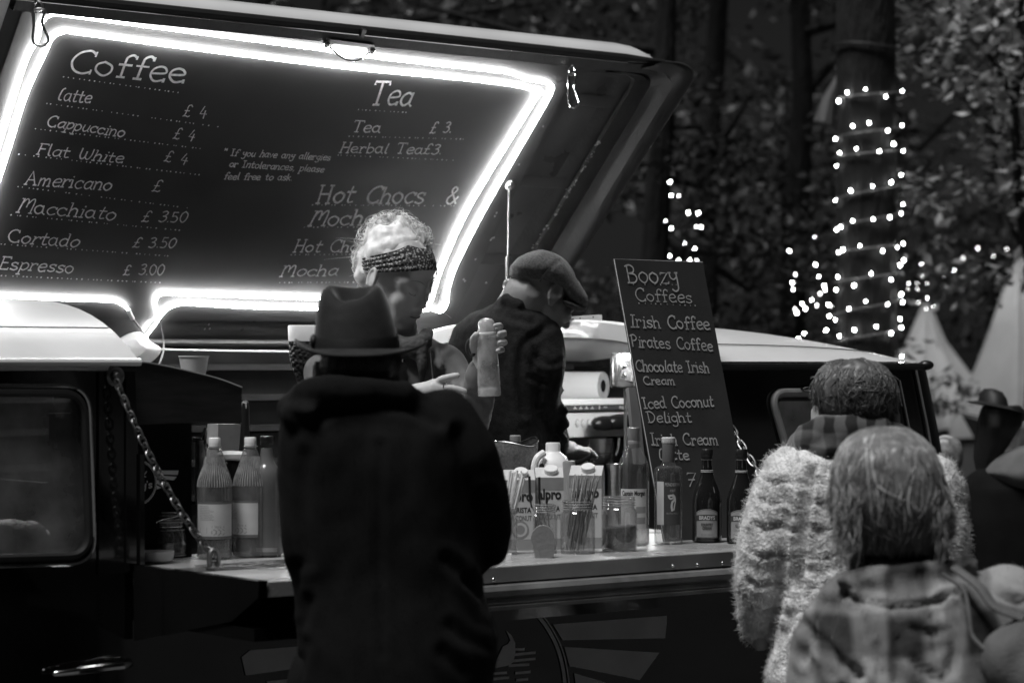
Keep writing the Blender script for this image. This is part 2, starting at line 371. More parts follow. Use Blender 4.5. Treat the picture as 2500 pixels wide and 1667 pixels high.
def plaid_mat(name, g0, g1, s1, s2, rough=0.95):
    m = mat(name, g0, rough, var=0, bump=0.5, bscale=300, sheen=0.25, bdist=0.002); nt, b = nodes_of(m)
    tc = nt.nodes.new('ShaderNodeTexCoord'); out = None
    for axis, s in (('X', s1), ('Z', s2)):
        wv = nt.nodes.new('ShaderNodeTexWave'); wv.wave_type = 'BANDS'; wv.bands_direction = axis; wv.inputs['Scale'].default_value = s; wv.inputs['Distortion'].default_value = 2.0; wv.inputs['Detail Scale'].default_value = 2
        nt.links.new(tc.outputs['Object'], wv.inputs['Vector'])
        rp = nt.nodes.new('ShaderNodeMapRange'); rp.inputs['From Min'].default_value = 0.35; rp.inputs['From Max'].default_value = 0.65
        nt.links.new(wv.outputs['Fac'], rp.inputs['Value'])
        if out is None: out = rp
        else:
            ad = nt.nodes.new('ShaderNodeMath'); ad.operation = 'ADD'; nt.links.new(out.outputs[0], ad.inputs[0]); nt.links.new(rp.outputs[0], ad.inputs[1]); out = ad
    mr = nt.nodes.new('ShaderNodeMapRange'); mr.inputs['From Max'].default_value = 2.0; mr.inputs['To Min'].default_value = g0; mr.inputs['To Max'].default_value = g1
    nt.links.new(out.outputs[0], mr.inputs['Value']); cb = nt.nodes.new('ShaderNodeCombineColor')
    for k in range(3): nt.links.new(mr.outputs[0], cb.inputs[k])
    nt.links.new(cb.outputs[0], b.inputs['Base Color']); return m
M['plaid'] = plaid_mat('plaid', 0.03, 0.30, 2.4, 2.0)
M['scarf'] = plaid_mat('scarf', 0.01, 0.15, 7.0, 5.0)
# ------------------------------------------------------------------ handwriting: one-stroke letters, cap height 10
GL = {
'a': (6.4, 'S5,5 3,6 1,4.5 .8,2 2.5,.2 4.5,1.5 5,4|L5,6 5,1 6.2,0'), 'b': (6, 'L1,10 1,0|S1,4.5 3,6 5,4.5 5,1.8 3,0 1,1.2'),
'c': (5.8, 'S5,5 3.2,6 1,4.5 .8,2 2.8,0 5.2,1|L5,5.7 5,4.5'), 'd': (6.4, 'S5,5 3,6 1,4.5 .8,2 2.5,0 4.5,1.3 5,3|L4.2,10 5,10 5,.4 6.2,0'),
'e': (6, 'S1,3 5,3.6 4.6,5.5 3,6 1.2,4.8 .8,2.2 2.5,0 5.2,.8|L5.2,1.2 5.2,0'), 'f': (5, 'S5.2,9 4,10 2.6,9 2.3,7 2.3,0|L.8,5.5 4.4,5.5|L1.2,0 3.4,0|L5.2,9.6 5.2,8.4'),
'g': (6, 'S5,5 3,6 1,4.5 1,2 3,.6 5,2|S5,6 5,0 4.6,-3 2.5,-4 .8,-3'), 'h': (6.2, 'L.2,9.7 1,10 1,0|S1,4 2.8,6 4.6,5 4.8,3 4.8,0|L.2,0 1.8,0|L4.1,0 5.8,0'),
'i': (3.2, 'L.6,6 1.6,6 1.6,0|L.6,0 2.6,0|L1.6,8.2 1.7,8.6'), 'k': (5.6, 'L1,10 1,0|L4.6,6 1,2.6|L2.3,3.6 5,0'), 'l': (3.2, 'S1.6,10 1.4,5 1.6,.8 2.8,0'),
'm': (8.6, 'L1,6 1,0|S1,4 2.6,6 3.8,4.8 4,0|S4,4 5.6,6 6.9,4.8 7.2,0|L6.4,0 8,0'), 'n': (6.2, 'L.2,6 1,6 1,0|S1,4 2.8,6 4.6,5 4.8,3 4.8,0|L4.1,0 5.8,0'),
'o': (6, 'S3,6 1,4.6 .8,2 3,0 5,1.6 5.2,4.4 3,6'), 'p': (6, 'L.2,6 1,6 1,-3.6|S1,4.5 3,6 5,4.5 5,1.8 3,0 1,1.2|L0,-3.6 2,-3.6'),
'r': (5.2, 'L.3,6 1.2,6 1.2,0|S1.2,3.6 2.6,5.8 4.4,5.6|L4.4,5.8 4.4,4.6|L.3,0 2.2,0'), 's': (5.6, 'S4.6,5.3 3,6 1.2,5 1.8,3.5 4,2.6 4.8,1.2 3,0 .8,.8|L4.6,5.9 4.6,4.7'),
't': (5, 'S2.2,9 2,2 2.8,.2 4.6,.6|L.5,6 4.4,6'), 'u': (6, 'S1,6 1,2 2.5,0 4.4,1.2 4.8,3|L4.8,6 4.8,1 5.8,0'), 'v': (5.6, 'L.6,6 2.8,0 5,6'),
'w': (7.6, 'L.6,6 2.2,0 3.8,5 5.4,0 7,6'), 'y': (5.8, 'S1,6 1.2,3.4 2.8,2.4 4.6,3.6|S4.9,6 4.7,1 4,-3 2,-4 .7,-3|L4.1,6 5.7,6|L.3,6 1.7,6'), 'z': (5.8, 'L1,5.2 1,6 5,6 .8,0 5.2,0 5.2,.9'),
'A': (7.8, 'L.6,0 3.6,10 6.6,0|L1.9,3.6 5.4,3.6|L0,0 1.6,0|L5.6,0 7.4,0'), 'B': (6.8, 'L1.4,10 1.4,0|S.4,9.4 3,10.2 5,8.6 4.4,6 1.4,5.4|S1.4,5.4 5,4.8 6,2.4 4.4,.2 .6,0'),
'C': (7.6, 'S6.6,8.6 4.8,10 2,8.6 .6,5 1.8,1.4 4.4,0 6.8,1|L6.6,9.6 6.6,7.8|L6.8,1.8 6.8,.1'), 'D': (7, 'L1.4,10 1.4,0|S.2,9.6 3.5,9.8 6.2,7 6,3 3.5,.2 .4,0'),
'E': (6.8, 'L1.4,10 1.4,0|L.5,10 5.8,10 5.8,8.8|L1.4,5.4 4.8,5.4|L.5,0 6,0 6,1.2'), 'F': (6.4, 'L1.4,10 1.4,0|L.5,10 5.8,10 5.8,8.8|L1.4,5.4 4.6,5.4|L.6,0 2.4,0'),
'H': (7.8, 'L1.4,10 1.4,0|L6.2,10 6.2,0|L1.4,5.2 6.2,5.2|L.5,10 2.3,10|L.5,0 2.3,0|L5.3,10 7.1,10|L5.3,0 7.1,0'), 'I': (4.6, 'L2.2,10 2.2,0|L.6,10 3.8,10|L.6,0 3.8,0'),
'L': (4.4, 'S3,10 1.4,8.5 .9,3 1.6,.6 3.4,.2'), 'M': (9, 'L.6,9.6 1.6,10 1.2,0|L.4,0 2,0|S1.4,6 2.8,9.6 4.2,8.6 4.4,4|S4.4,6 6,9.6 7.4,8.6 7.6,0|L6.8,0 8.6,0'),
'P': (6.4, 'L1.4,10 1.4,0|S.2,9.2 3.4,10.2 5.8,8.2 4.8,5.6 1.4,5'), 'T': (7.6, 'L.4,8.8 .4,10 7,10 7,8.8|L3.7,10 3.7,0|L2.4,0 5,0'),
'W': (9, 'S.6,9.6 .8,3 2.4,.2 4,2 4.2,7|S4.2,5 4.6,1.4 6.4,.2 7.8,4 7.8,9.6'), 'N': (7.4, 'L1.2,0 1.2,10 6,0 6,10'), 'R': (6.8, 'L1.4,10 1.4,0|S.4,9.6 3.4,10.2 5.4,8.2 4.6,5.8 1.4,5.2|L3,5.2 6.2,0'),
'\u00a3': (6, 'S5.2,8.6 4,10 2.4,8.8 2.2,5 1.6,1.4 .6,.2|L.8,5 4,5|S.6,.2 2.4,.6 4,0 5.2,.8'),
'&': (7, 'S6,.2 3,5 1.6,7.4 2.6,9.6 4.2,8 2.6,5.4 .8,3 1.4,.6 3.4,0 5.2,2.6 6,4'),
'0': (6, 'S3,10 1,7.6 .8,3 3,0 5,2.6 5.2,7.4 3,10'), '3': (6, 'S1,9 3,10 4.8,8.4 3.6,5.8 2.4,5.4|S2.4,5.4 4.6,4.8 5.2,2.2 3.2,0 .8,1'),
'4': (6, 'L2.6,10 .8,3.6 5.4,3.6|L4,6.4 4,0'), '5': (6, 'L4.8,10 1.6,10 1.3,5.8|S1.3,5.8 3.4,6.2 5,3.6 3.6,.4 .8,.6'), '7': (6, 'L.8,9 .8,10 5.2,10 2.6,0|L1.8,5 4.9,5'),
'.': (2.6, 'L1.1,.4 1.4,.5'), ',': (2.8, 'L1.5,.6 1,-1.4'), "'": (2.6, 'L1.4,10 1.2,8'), '*': (5, 'L1,7 4,10|L4,7 1,10|L.6,8.5 4.4,8.5'), ' ': (5.5, ''), 'x': (5.6, 'L1,6 5,0|L5,6 1,0'),
}
def strokes(ch):
    w, s = GL.get(ch, GL[' ']); out = []
    for part in s.split('|') if s else []:
        pts = [tuple(float(q) for q in p.split(',')) for p in part[1:].split()]
        out.append(catmull([Vector(p) for p in pts], 5) if part[0] == 'S' else [Vector(p) for p in pts])
    return w, out
def write(mb, plane, txt, x0, y0, x1, y1, hpx, wpx, h, lean=0.45, fn=None, wob=0.05):
    # chalk one line of words between two points of the board
    a = plane.hit(x0, y0, h); b = plane.hit(x1, y1, h); t = plane.hit(x0 + lean * hpx, y0 - hpx, h)
    k = abs((t - a).y) / 10.0; dx = b - a; L = dx.length; dx.normalize(); dy = Vector((-dx.y, dx.x))
    wd = (plane.hit(x0 + wpx, y0, h) - a).length
    tot = sum(strokes(c)[0] for c in txt); kx = L / tot; cx = 0.0
    f2 = fn or (lambda p, q: plane.pt(p, q, h))
    for c in txt:
        sh_ = random.gauss(0, .06); w, ss = strokes(c); jy = random.uniform(-wob, wob) * 10 * k * 0.6; js = random.uniform(0.95, 1.06)
        for st in ss:
            q = [a + dx * (cx + (p.x + sh_ * p.y) * kx) + dy * (p.y * k * js + jy) for p in st]
            mb.ribbon(q, wd * random.uniform(.82, 1.18), f2)
        cx += w * kx
def dots(mb, plane, x0, y0, x1, y1, h, step=11.0, r=1.6):
    r *= 1.25
    a = plane.hit(x0, y0, h); b = plane.hit(x1, y1, h); rr = (plane.hit(x0 + r, y0, h) - a).length
    n = max(3, int(math.hypot(x1 - x0, y1 - y0) / step)); d = (b - a)
    for i in range(n + 1):
        if random.random() < 0.06: continue
        t = min(1, max(0, (i + random.uniform(-.3, .3)) / n)); c = a + d * t; s = rr * random.uniform(.6, 1.15)
        ring = [plane.pt(c.x + s * math.cos(k * math.pi / 3), c.y + s * math.sin(k * math.pi / 3), h) for k in range(6)]
        mb.add(ring, [tuple(range(6))])
# ------------------------------------------------------------------ ground
g = MB()
N = 60
gx = [-60 + 120 * i / N for i in range(N + 1)]; gy = [-20 + 120 * i / N for i in range(N + 1)]
g.add([(x, y, -0.02 + 0.03 * noise.noise((x * .7, y * .7, 0))) for y in gy for x in gx],
      [(j * (N + 1) + i, j * (N + 1) + i + 1, (j + 1) * (N + 1) + i + 1, (j + 1) * (N + 1) + i) for j in range(N) for i in range(N)])
tag(g.build('ground', M['ground']), 'dark trampled grass ground of the fairground at night', 'ground', kind='structure')
# ------------------------------------------------------------------ the coffee van
def toW(mb): mb.v = [tuple(W(*p)) for p in mb.v]; return mb
van = thing('coffee_van', 'vintage black coffee van with white roof, open hatch with chalk menu and fold-down counter', 'van', W(0.3, 1.2, 0))
def part(name, mb, m, parent=van, **kw): return mb.build(name, m, parent, **kw)
GZ = 1.583                                               # rain gutter height
UB = sidepx(345, 1300, VS).x; UB0 = sidepx(231, 1150, VS).x   # the pillar behind the cab door
UR0 = 1.14                                               # start of the rear quarter
def rearu(z): return 1.925 + (GZ - z) * 0.30 - max(0, GZ - 0.25 - z) * 0.22     # the sloping tail
def loop_rect(pts, r, n=6):                              # rounded polygon through corner points (2-D)
    out = []; m = len(pts); pts = [Vector(p) for p in pts]
    for i in range(m):
        p = pts[i]; a = (pts[i - 1] - p); b = (pts[(i + 1) % m] - p); ra = min(r, a.length * .48, b.length * .48)
        p0 = p + a.normalized() * ra; p1 = p + b.normalized() * ra
        for k in range(n + 1):
            t = k / n; out.append(p0 * (1 - t) ** 2 + p * 2 * t * (1 - t) + p1 * t * t)
    return out
def panel_hole(outer, inner, v, th):                     # sheet with a rounded opening, given in (u, z)
    cx = sum((p.x for p in inner)) / len(inner); cz = sum((p.y for p in inner)) / len(inner); c = Vector((cx, cz)); out = []
    outer = [Vector(p) for p in outer]
    for p in inner:
        d = (p - c).normalized(); best = None
        for i in range(len(outer)):
            a, b = outer[i], outer[(i + 1) % len(outer)]; e = b - a; den = d.x * e.y - d.y * e.x
            if abs(den) < 1e-9: continue
            t = ((a.x - c.x) * e.y - (a.y - c.y) * e.x) / den; s = ((a.x - c.x) * d.y - (a.y - c.y) * d.x) / den
            if t > 0 and -1e-6 <= s <= 1 + 1e-6 and (best is None or t < best): best = t
        out.append(c + d * (best or 1))
    mb = MB(); n = len(inner)
    for q in outer:                                      # keep the true corners
        i = min(range(n), key=lambda k: (out[k] - q).length); out[i] = q
    rings = [[(p.x, v, p.y) for p in out], [(p.x, v, p.y) for p in inner], [(p.x, v + th, p.y) for p in inner], [(p.x, v + th, p.y) for p in out]]
    return mb.rings(rings, cap=False)
# cab door with its window
wn_pts = [sidepx(-420, 958, VS), sidepx(197, 958, VS), sidepx(212, 1356, VS), sidepx(-420, 1372, VS)]
win = loop_rect([(p.x, p.z) for p in wn_pts], 0.055, 8)
door = part('cab_door', toW(panel_hole([(-2.0, 0.42), (UB0, 0.42), (UB0, GZ - 0.02), (-2.0, GZ - 0.02)], win, VS - 0.006, 0.03)), M['black_paint'])
fr = MB(); fr.tube([W(p.x, VS - 0.012, p.y) for p in win], 0.0095, 8, closed=True); part('window_frame', fr, M['rubber'], door)
win2 = loop_rect([(p.x + (0.012 if k in (0, 3) else -0.012), p.z + (-0.012 if k < 2 else 0.012)) for k, p in enumerate(wn_pts)], 0.05, 8)
fr = MB(); big = loop_rect([(p.x + (-0.012 if k in (0, 3) else 0.013), p.z + (0.014 if k < 2 else -0.016)) for k, p in enumerate(wn_pts)], 0.06, 8)
fr.tube([W(p.x, VS - 0.014, p.y) for p in big], 0.0045, 8, closed=True); part('chrome_trim', fr, M['chrome'], door)
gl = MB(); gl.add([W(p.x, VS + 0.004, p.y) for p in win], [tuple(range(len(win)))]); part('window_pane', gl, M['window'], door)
hd = MB(); a = sidepx(118, 1640, VS); b = sidepx(302, 1616, VS)
hd.chain([W(a.x, VS - 0.03, a.z), W(a.x + .05, VS - .045, a.z + .004), W(b.x - .03, VS - .045, b.z), W(b.x, VS - .02, b.z)], [.007, .009, .011, .012], 10)
part('door_handle', hd, M['chrome'], door)
# body below the waist, pillar, rear quarter with its slanted window
lo = MB(); lo.prism([(UB0 + .003, VS, 0.42), (rearu(.42), VS, .42), (rearu(.8), VS, .8), (rearu(1.13), VS, 1.13), (UB0 + .003, VS, 1.13)], (0, 0.03, 0))
lo.box((-3.4, VS, 0.42), (-2.003, VS + .03, GZ - .02)); lo.box((-3.4, VS + .02, 0.3), (2.0, VS + .05, 0.418)); lo.box((-3.43, VS + .02, .35), (-3.401, 2.0, 1.5))
part('lower_body', toW(lo), M['black_paint'])
pl = MB(); pl.prism([(UB0 + .002, VS - .008, 1.128), (UB, VS - .008, 1.128), (UB - .02, VS - .008, GZ - .02), (UB0 + .002, VS - .008, GZ - .02)], (0, .12, 0))
pl.box((UB0 + .004, VS - .012, 1.13), (UB0 + .010, VS - .0085, GZ - .02)); pl.box((UB - .045, VS - .013, 1.13), (UB - .036, VS - .0085, GZ - .025)); pl.box((UB - .012, VS - .016, 1.13), (UB - .001, VS - .0085, GZ - .2))
part('door_pillar', toW(pl), M['black_paint'])
rw = [sidepx(1876, 958, VS), sidepx(2075, 958, VS), sidepx(2140, 1150, VS), sidepx(1930, 1150, VS)]
rwl = loop_rect([(p.x, p.z) for p in rw], 0.05, 8)
rear = part('rear_quarter', toW(panel_hole([(UR0, 1.132), (rearu(1.132), 1.132), (rearu(1.36), 1.36), (rearu(GZ - .02), GZ - .02), (UR0, GZ - .02)], rwl, VS - .004, .03)), M['black_paint'])
fr = MB()
fr.tube([W(p.x, VS - .008, p.y) for p in rwl], 0.0145, 10, closed=True, flat=.75)
part('rear_window_frame', fr, M['pale_rubber'], rear)
q = loop_rect([((p.x - rw[0].x) * .9 + rw[0].x + .012, (p.z - rw[3].z) * .86 + rw[3].z + .012) for p in rw], .04, 8)
fr = MB(); fr.tube([W(p.x, VS - .006, p.y) for p in q], .007, 8, closed=True, flat=.6); part('rear_window_seal', fr, M['rubber'], rear)
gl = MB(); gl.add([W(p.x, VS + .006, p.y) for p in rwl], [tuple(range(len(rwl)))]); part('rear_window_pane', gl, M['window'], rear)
lamp = MB(); a = sidepx(1970, 950, VS); lamp.ell(W(a.x, VS - .02, a.z), (.045, .018, .010), Matrix.Rotation(TH, 3, 'Z')); part('marker_lamp', lamp, M['chrome'], rear)
tail = MB()                                              # rounded tail corner with chrome beads
def tailx(z, k): return W(rearu(z) + 0.16 * math.sin(k), VS + 0.20 * (1 - math.cos(k)), z)
zs = [0.42 + (GZ - .02 - .42) * i / 14 for i in range(15)]
tail.rings([[tailx(z, R(90) * j / 8) for j in range(9)] + [W(rearu(z) + .158, 2.0, z)] for z in zs], closed=False)
part('tail_panel', tail, M['black_paint'])
tb = MB(); tb.tube([W(rearu(z) - .004, VS - .012, z) for z in zs[6:]], .0035, 6); tb.tube([W(rearu(z) - .07, VS - .010, z - .03) for z in zs[7:]], .003, 6)
part('tail_trim', tb, M['chrome'])
# gutters and roofs
gt = MB(); gt.tube([W(-3.4, VS - .016, GZ), W(UB - .012, VS - .016, GZ)], .0085, 8); part('cab_gutter', gt, M['white_paint'])
gt = MB(); gt.tube([W(UR0, VS - .016, GZ - .012), W(1.95, VS - .016, GZ - .012)], .010, 8); gt.ell(W(1.965, VS - .016, GZ - .008), (.022, .018, .014)); part('rear_gutter', gt, M['black_plastic'])
def roof_prof(k, x):                                     # x in 0..1 from the near gutter to the far one
    return k * (1 - abs(2 * x - 1) ** 3.6)
rf = MB(); us = [-3.4, -2.6, -1.8, -1.2, UB - .03, UB - .012]
cut = [sidepx(289, 877, VS)]
rings = []
for u in us:
    rings.append([W(u, VS - .01 + 1.49 * i / 28, GZ + .004 + roof_prof(0.145, i / 28)) for i in range(29)])
rings.append([W(UB - .012, VS + .0 + 1.47 * i / 28, GZ - .01 + roof_prof(0.137, i / 28)) for i in range(29)])
rf.rings(rings, closed=False); roof = part('cab_roof', rf, M['white_paint'])
gr = MB(); gr.tube([W(-3.4, VS + .118, GZ + .0755), W(UB - .015, VS + .118, GZ + .0755)], .0016, 5); part('roof_seam', gr, M['wire'], roof)
rf = MB(); rings = []
for i in range(15):
    t = i / 14; u = UR0 + (1.955 - UR0) * t; h = 0.112 * math.sqrt(max(0.0, 1 - (t * .985) ** 2.3))
    rings.append([W(u, VS - .01 + 1.49 * j / 28, GZ + .002 + roof_prof(h, j / 28)) for j in range(29)])
rf.rings(rings, closed=False)
rings = [[W(UR0 + dx, VS - .01 + 1.49 * j / 28, GZ + .002 + roof_prof(0.118, j / 28) + dz) for j in range(29)] for dx, dz in ((0, 0), (-.012, -.006), (-.014, -.05), (0.02, -.06))]
rf.rings(rings, closed=False); roof2 = part('rear_roof', rf, M['white_paint'])
gr = MB(); gr.tube([W(UR0 + .002 + .72 * i / 12, VS + .085, GZ + .0015 + roof_prof(0.118 * math.sqrt(max(0, 1 - (i / 12 * .86) ** 2.3)), .064) + .001) for i in range(13)], .0016, 5); part('roof_seam', gr, M['wire'], roof2)
# inside: far wall, floor, ceiling lining of the tail, bulkheads
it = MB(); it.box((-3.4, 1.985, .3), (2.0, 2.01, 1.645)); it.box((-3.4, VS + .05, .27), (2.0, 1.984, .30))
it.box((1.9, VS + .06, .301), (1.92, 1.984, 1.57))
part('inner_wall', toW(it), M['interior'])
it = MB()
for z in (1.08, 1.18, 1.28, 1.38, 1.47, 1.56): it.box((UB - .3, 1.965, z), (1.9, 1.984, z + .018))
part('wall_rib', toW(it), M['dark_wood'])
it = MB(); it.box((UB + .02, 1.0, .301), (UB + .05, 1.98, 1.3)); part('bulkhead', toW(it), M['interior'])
# the counter flap
LC = loc(flat(662, 1422, CZ)); BC = loc(flat(345, 1380, CZ)); UE = 1.12
ct = MB(); ct.prism([(LC.x, 0, CZ - .03), (UE, 0, CZ - .03), (UE + .03, VS - .01, CZ - .03), (BC.x, VS - .01, CZ - .03)], (0, 0, .03))
ct.box((BC.x + .02, VS - .009, CZ - .03), (UE, VS + .22, CZ - .002))
counter = part('serving_counter', toW(ct), M['counter'])
fs = MB(); fs.box((-.25, -.005, CZ - .033), (UE, -.0005, CZ - .0012)); fas = part('counter_fascia', toW(fs), M['fascia'], counter)
for x, y in ((1205, 1415), (1643, 1381), (1703, 1379), (1764, 1374)):
    sw = MB(); sw.ell(side(-.006).px(x, y), (.0045, .003, .0045)); part('screw', sw, M['chrome'], fas)
ra = MB(); prof = [(-.002, CZ - .037), (-.016, CZ - .040), (-.021, CZ - .050), (-.018, CZ - .062), (-.008, CZ - .068), (-.013, CZ - .073), (-.016, CZ - .078), (-.012, CZ - .081), (-.017, CZ - .084), (-.015, CZ - .092), (.03, CZ - .093), (.03, CZ - .036)]
ra.rings([[(u, v, z) for v, z in prof] for u in (-.25, UE - .01)]); part('counter_rail', toW(ra), M['rail'], counter)
gu = MB(); gu.prism([(LC.x - .004, -.004, CZ + .004), (LC.x - .004, .0, CZ - .03), (LC.x - .004, .10, CZ - .085), (LC.x - .004, VS - .02, CZ - .16), (LC.x - .004, VS - .02, CZ + .004)], (-.02, 0, 0))
gu.box((LC.x - .02, .02, CZ - .12), (UE - .02, VS - .02, CZ - .094))
part('flap_end', toW(gu), M['black_paint'], counter)
def chain_mesh(pts, n, L=.034, w=.0085, r=.0028):
    pts = [Vector(p) for p in pts]; mb = MB(); segs = [0]
    for i in range(1, len(pts)): segs.append(segs[-1] + (pts[i] - pts[i - 1]).length)
    for i in range(n):
        s_ = segs[-1] * (i + .5) / n; k = max(j for j in range(len(segs)) if segs[j] <= s_); k = min(k, len(pts) - 2)
        t = (s_ - segs[k]) / (segs[k + 1] - segs[k]); c = pts[k].lerp(pts[k + 1], t); d = (pts[k + 1] - pts[k]).normalized()
        x, y, _ = basis(d); w_ = (x if i % 2 else y); w_ = (w_ * math.cos(.5) + d.cross(w_) * math.sin(.5)).normalized(); hl = segs[-1] / n * .72
        ring = []
        for q in range(14):
            a = 2 * math.pi * q / 14; ring.append(c + d * (hl * math.copysign(abs(math.cos(a)) ** .8, math.cos(a))) + w_ * (w * math.copysign(abs(math.sin(a)) ** .8, math.sin(a))))
        mb.tube(ring, r, 6, closed=True)
    return mb
top = side(VS - .03).px(284, 930); eye = W(loc(flat(522, 1392, CZ)).x, loc(flat(522, 1392, CZ)).y, CZ)
cp = [top.lerp(eye + Z * .03, t) - Z * (.035 * 4 * t * (1 - t)) for t in [i / 8 for i in range(9)]]
part('chain', chain_mesh(cp, 23, w=.0078, r=.0026), M['old_steel'], counter)
ey = MB(); ey.tube([eye + U * (.012 * math.cos(a)) + Z * (.022 + .024 * math.sin(a)) for a in [2 * math.pi * k / 16 for k in range(16)]], .0052, 8, closed=True); ey.lathe([(.017, -.008), (.017, .006), (.009, .010), (.006, .02)], 12, eye)
part('eye_bolt', ey, M['old_steel'], counter)
bz = MB(); c0 = side(VS - .012).px(281, 918); yv = -V
bz.tube([c0 + U * (.017 * math.cos(a)) + Z * (.017 * math.sin(a)) for a in [2 * math.pi * k / 20 for k in range(20)]], .0055, 8, closed=True)
bz.tube([c0, c0 + yv * .016], [.011, .007], 14); part('chain_bracket', bz, M['old_steel'])
a = side(VS - .02).px(1755, 985); b = W(UE - .06, .05, CZ)
part('chain', chain_mesh([a.lerp(b, t) - Z * (.03 * 4 * t * (1 - t)) for t in [i / 8 for i in range(9)]], 20, w=.0078, r=.0026), M['old_steel'], counter)
# painted emblem on the lower side
SP = side(VS - .003); dc = MB()
def dpoly(pts): dc.add([SP.px(x, y) for x, y in pts], [tuple(range(len(pts)))])
for w_ in ([(1350, 1523), (1628, 1502), (1628, 1520), (1624, 1557), (1374, 1562)], [(1378, 1578), (1610, 1592), (1562, 1659), (1398, 1626), (1391, 1626)],
           [(1402, 1642), (1477, 1664), (1520, 1690), (1480, 1760), (1412, 1750), (1408, 1690)],
           [(590, 1603), (611, 1586), (723, 1577), (860, 1568), (860, 1622), (727, 1630), (600, 1648)], [(650, 1662), (860, 1640), (860, 1690), (690, 1720)]): dpoly(w_)
fx = [(1150, 1667), (1176, 1628), (1204, 1627), (1228, 1577), (1240, 1571), (1246, 1562), (1236, 1538), (1249, 1550), (1258, 1568), (1258, 1598), (1252, 1616), (1243, 1623), (1204, 1631), (1189, 1655), (1178, 1668), (1160, 1690)]
dpoly(fx)
def drib(pts, w):
    a = SP.hit(pts[0][0], pts[0][1]); wd = (SP.hit(pts[0][0] + w, pts[0][1]) - a).length
    dc.ribbon(catmull([SP.hit(x, y) for x, y in pts], 6), wd, lambda p, q: SP.pt(p, q))
drib([(1288, 1478), (1316, 1505), (1340, 1538), (1362, 1583), (1376, 1640), (1380, 1700), (1372, 1770)], 8)
drib([(1303, 1478), (1330, 1508), (1352, 1541), (1373, 1585), (1386, 1640), (1390, 1700), (1382, 1770)], 3)
for a, b in (((1257, 1584), (1279, 1584)), ((1257, 1597), (1306, 1592)), ((1252, 1612), (1306, 1607)), ((1244, 1624), (1291, 1621)), ((1204, 1643), (1236, 1641)), ((1206, 1656), (1242, 1653)), ((1260, 1642), (1294, 1639)), ((1262, 1659), (1288, 1657))):
    drib([a, ((a[0] + b[0]) / 2, (a[1] + b[1]) / 2), b], 5)
part('painted_emblem', dc, M['decal'], smooth=False)
# ------------------------------------------------------------------ the raised hatch with its menu
def HP(pts, h=0.0): return [HATCH.px(x, y, h) for x, y in pts]
def onh(s_, t_, h=0.0): return HATCH.pt(s_, t_, h)
hl = HATCH.hit(32, 14).x - .012                          # left edge
top_l = HATCH.hit(60, -30); gut = [HATCH.hit(850, 61), HATCH.hit(1500, 142)]
TG = (gut[0].y + gut[1].y) / 2                           # distance of the gutter line from the hinge
SR = HATCH.hit(1500, 195).x
hatch = MB(); th = .0
hatch.add([onh(hl, -.01), onh(SR + .02, -.01), onh(SR + .02, TG), onh(hl, TG)], [(0, 1, 2, 3)])
skin = part('hatch', hatch, M['hatch_skin'])
lines = [  # the pressed ribs and the rolled lip at the hatch's right end, each from the rounded corner down: (points, height)
    ([(1420, 175), (1470, 182), (1495, 190), (1497, 200), (1180, 722)], .0005), ([(1480, 178), (1525, 184), (1540, 192), (1538, 206), (1235, 718)], .002), ([(1490, 178), (1534, 185), (1548, 194), (1546, 208), (1243, 718)], .022),
    ([(1520, 176), (1560, 183), (1577, 194), (1575, 212), (1276, 712)], .022), ([(1530, 175), (1570, 182), (1588, 195), (1585, 214), (1287, 710)], .004), ([(1590, 162), (1630, 168), (1652, 180), (1650, 198), (1338, 712)], .050),
    ([(1610, 154), (1650, 160), (1675, 174), (1676, 194), (1350, 714)], .056), ([(1622, 150), (1664, 156), (1689, 172), (1691, 196), (1358, 716)], .050), ([(1624, 149), (1667, 154), (1692, 171), (1694, 196), (1361, 716)], .02)]
rows = []
for pts, h in lines:
    q = [HATCH.hit(x, y, h) for x, y in pts]; q[-1] = q[-2] + (q[-1] - q[-2]) * 1.30
    c_ = catmull([Vector((p.x, p.y, 0)) for p in q[:4]], 5); rows.append([onh(p.x, p.y, h) for p in c_] + [onh(*(q[3].lerp(q[4], k / 12)), h) for k in range(1, 13)])
last = rows[-1]; rows.append([p - HATCH.n * .07 * min(1, max(0, i - 7) / 10) for i, p in enumerate(last)])
fl = MB(); fl.rings([[r[k] for r in rows] for k in range(len(rows[0]))], closed=False); part('hatch_side_flange', fl, M['flange'], skin)
for y0, x0, x1 in ((252, 1395, 1490), (450, 1262, 1372), (640, 1165, 1262)):
    a = HATCH.hit(x0, y0, .002); b = HATCH.hit(x1, y0 + 10, .002)
    rb = MB(); rb.add([onh(a.x, a.y, .004), onh(b.x, a.y, .004), onh(b.x, a.y + .035, .002), onh(a.x, a.y + .035, .002), onh(a.x, a.y - .008, .0006), onh(b.x, a.y - .008, .0006)], [(0, 1, 2, 3), (4, 5, 1, 0)])
    part('hatch_rib', rb, M['rubber'], skin)
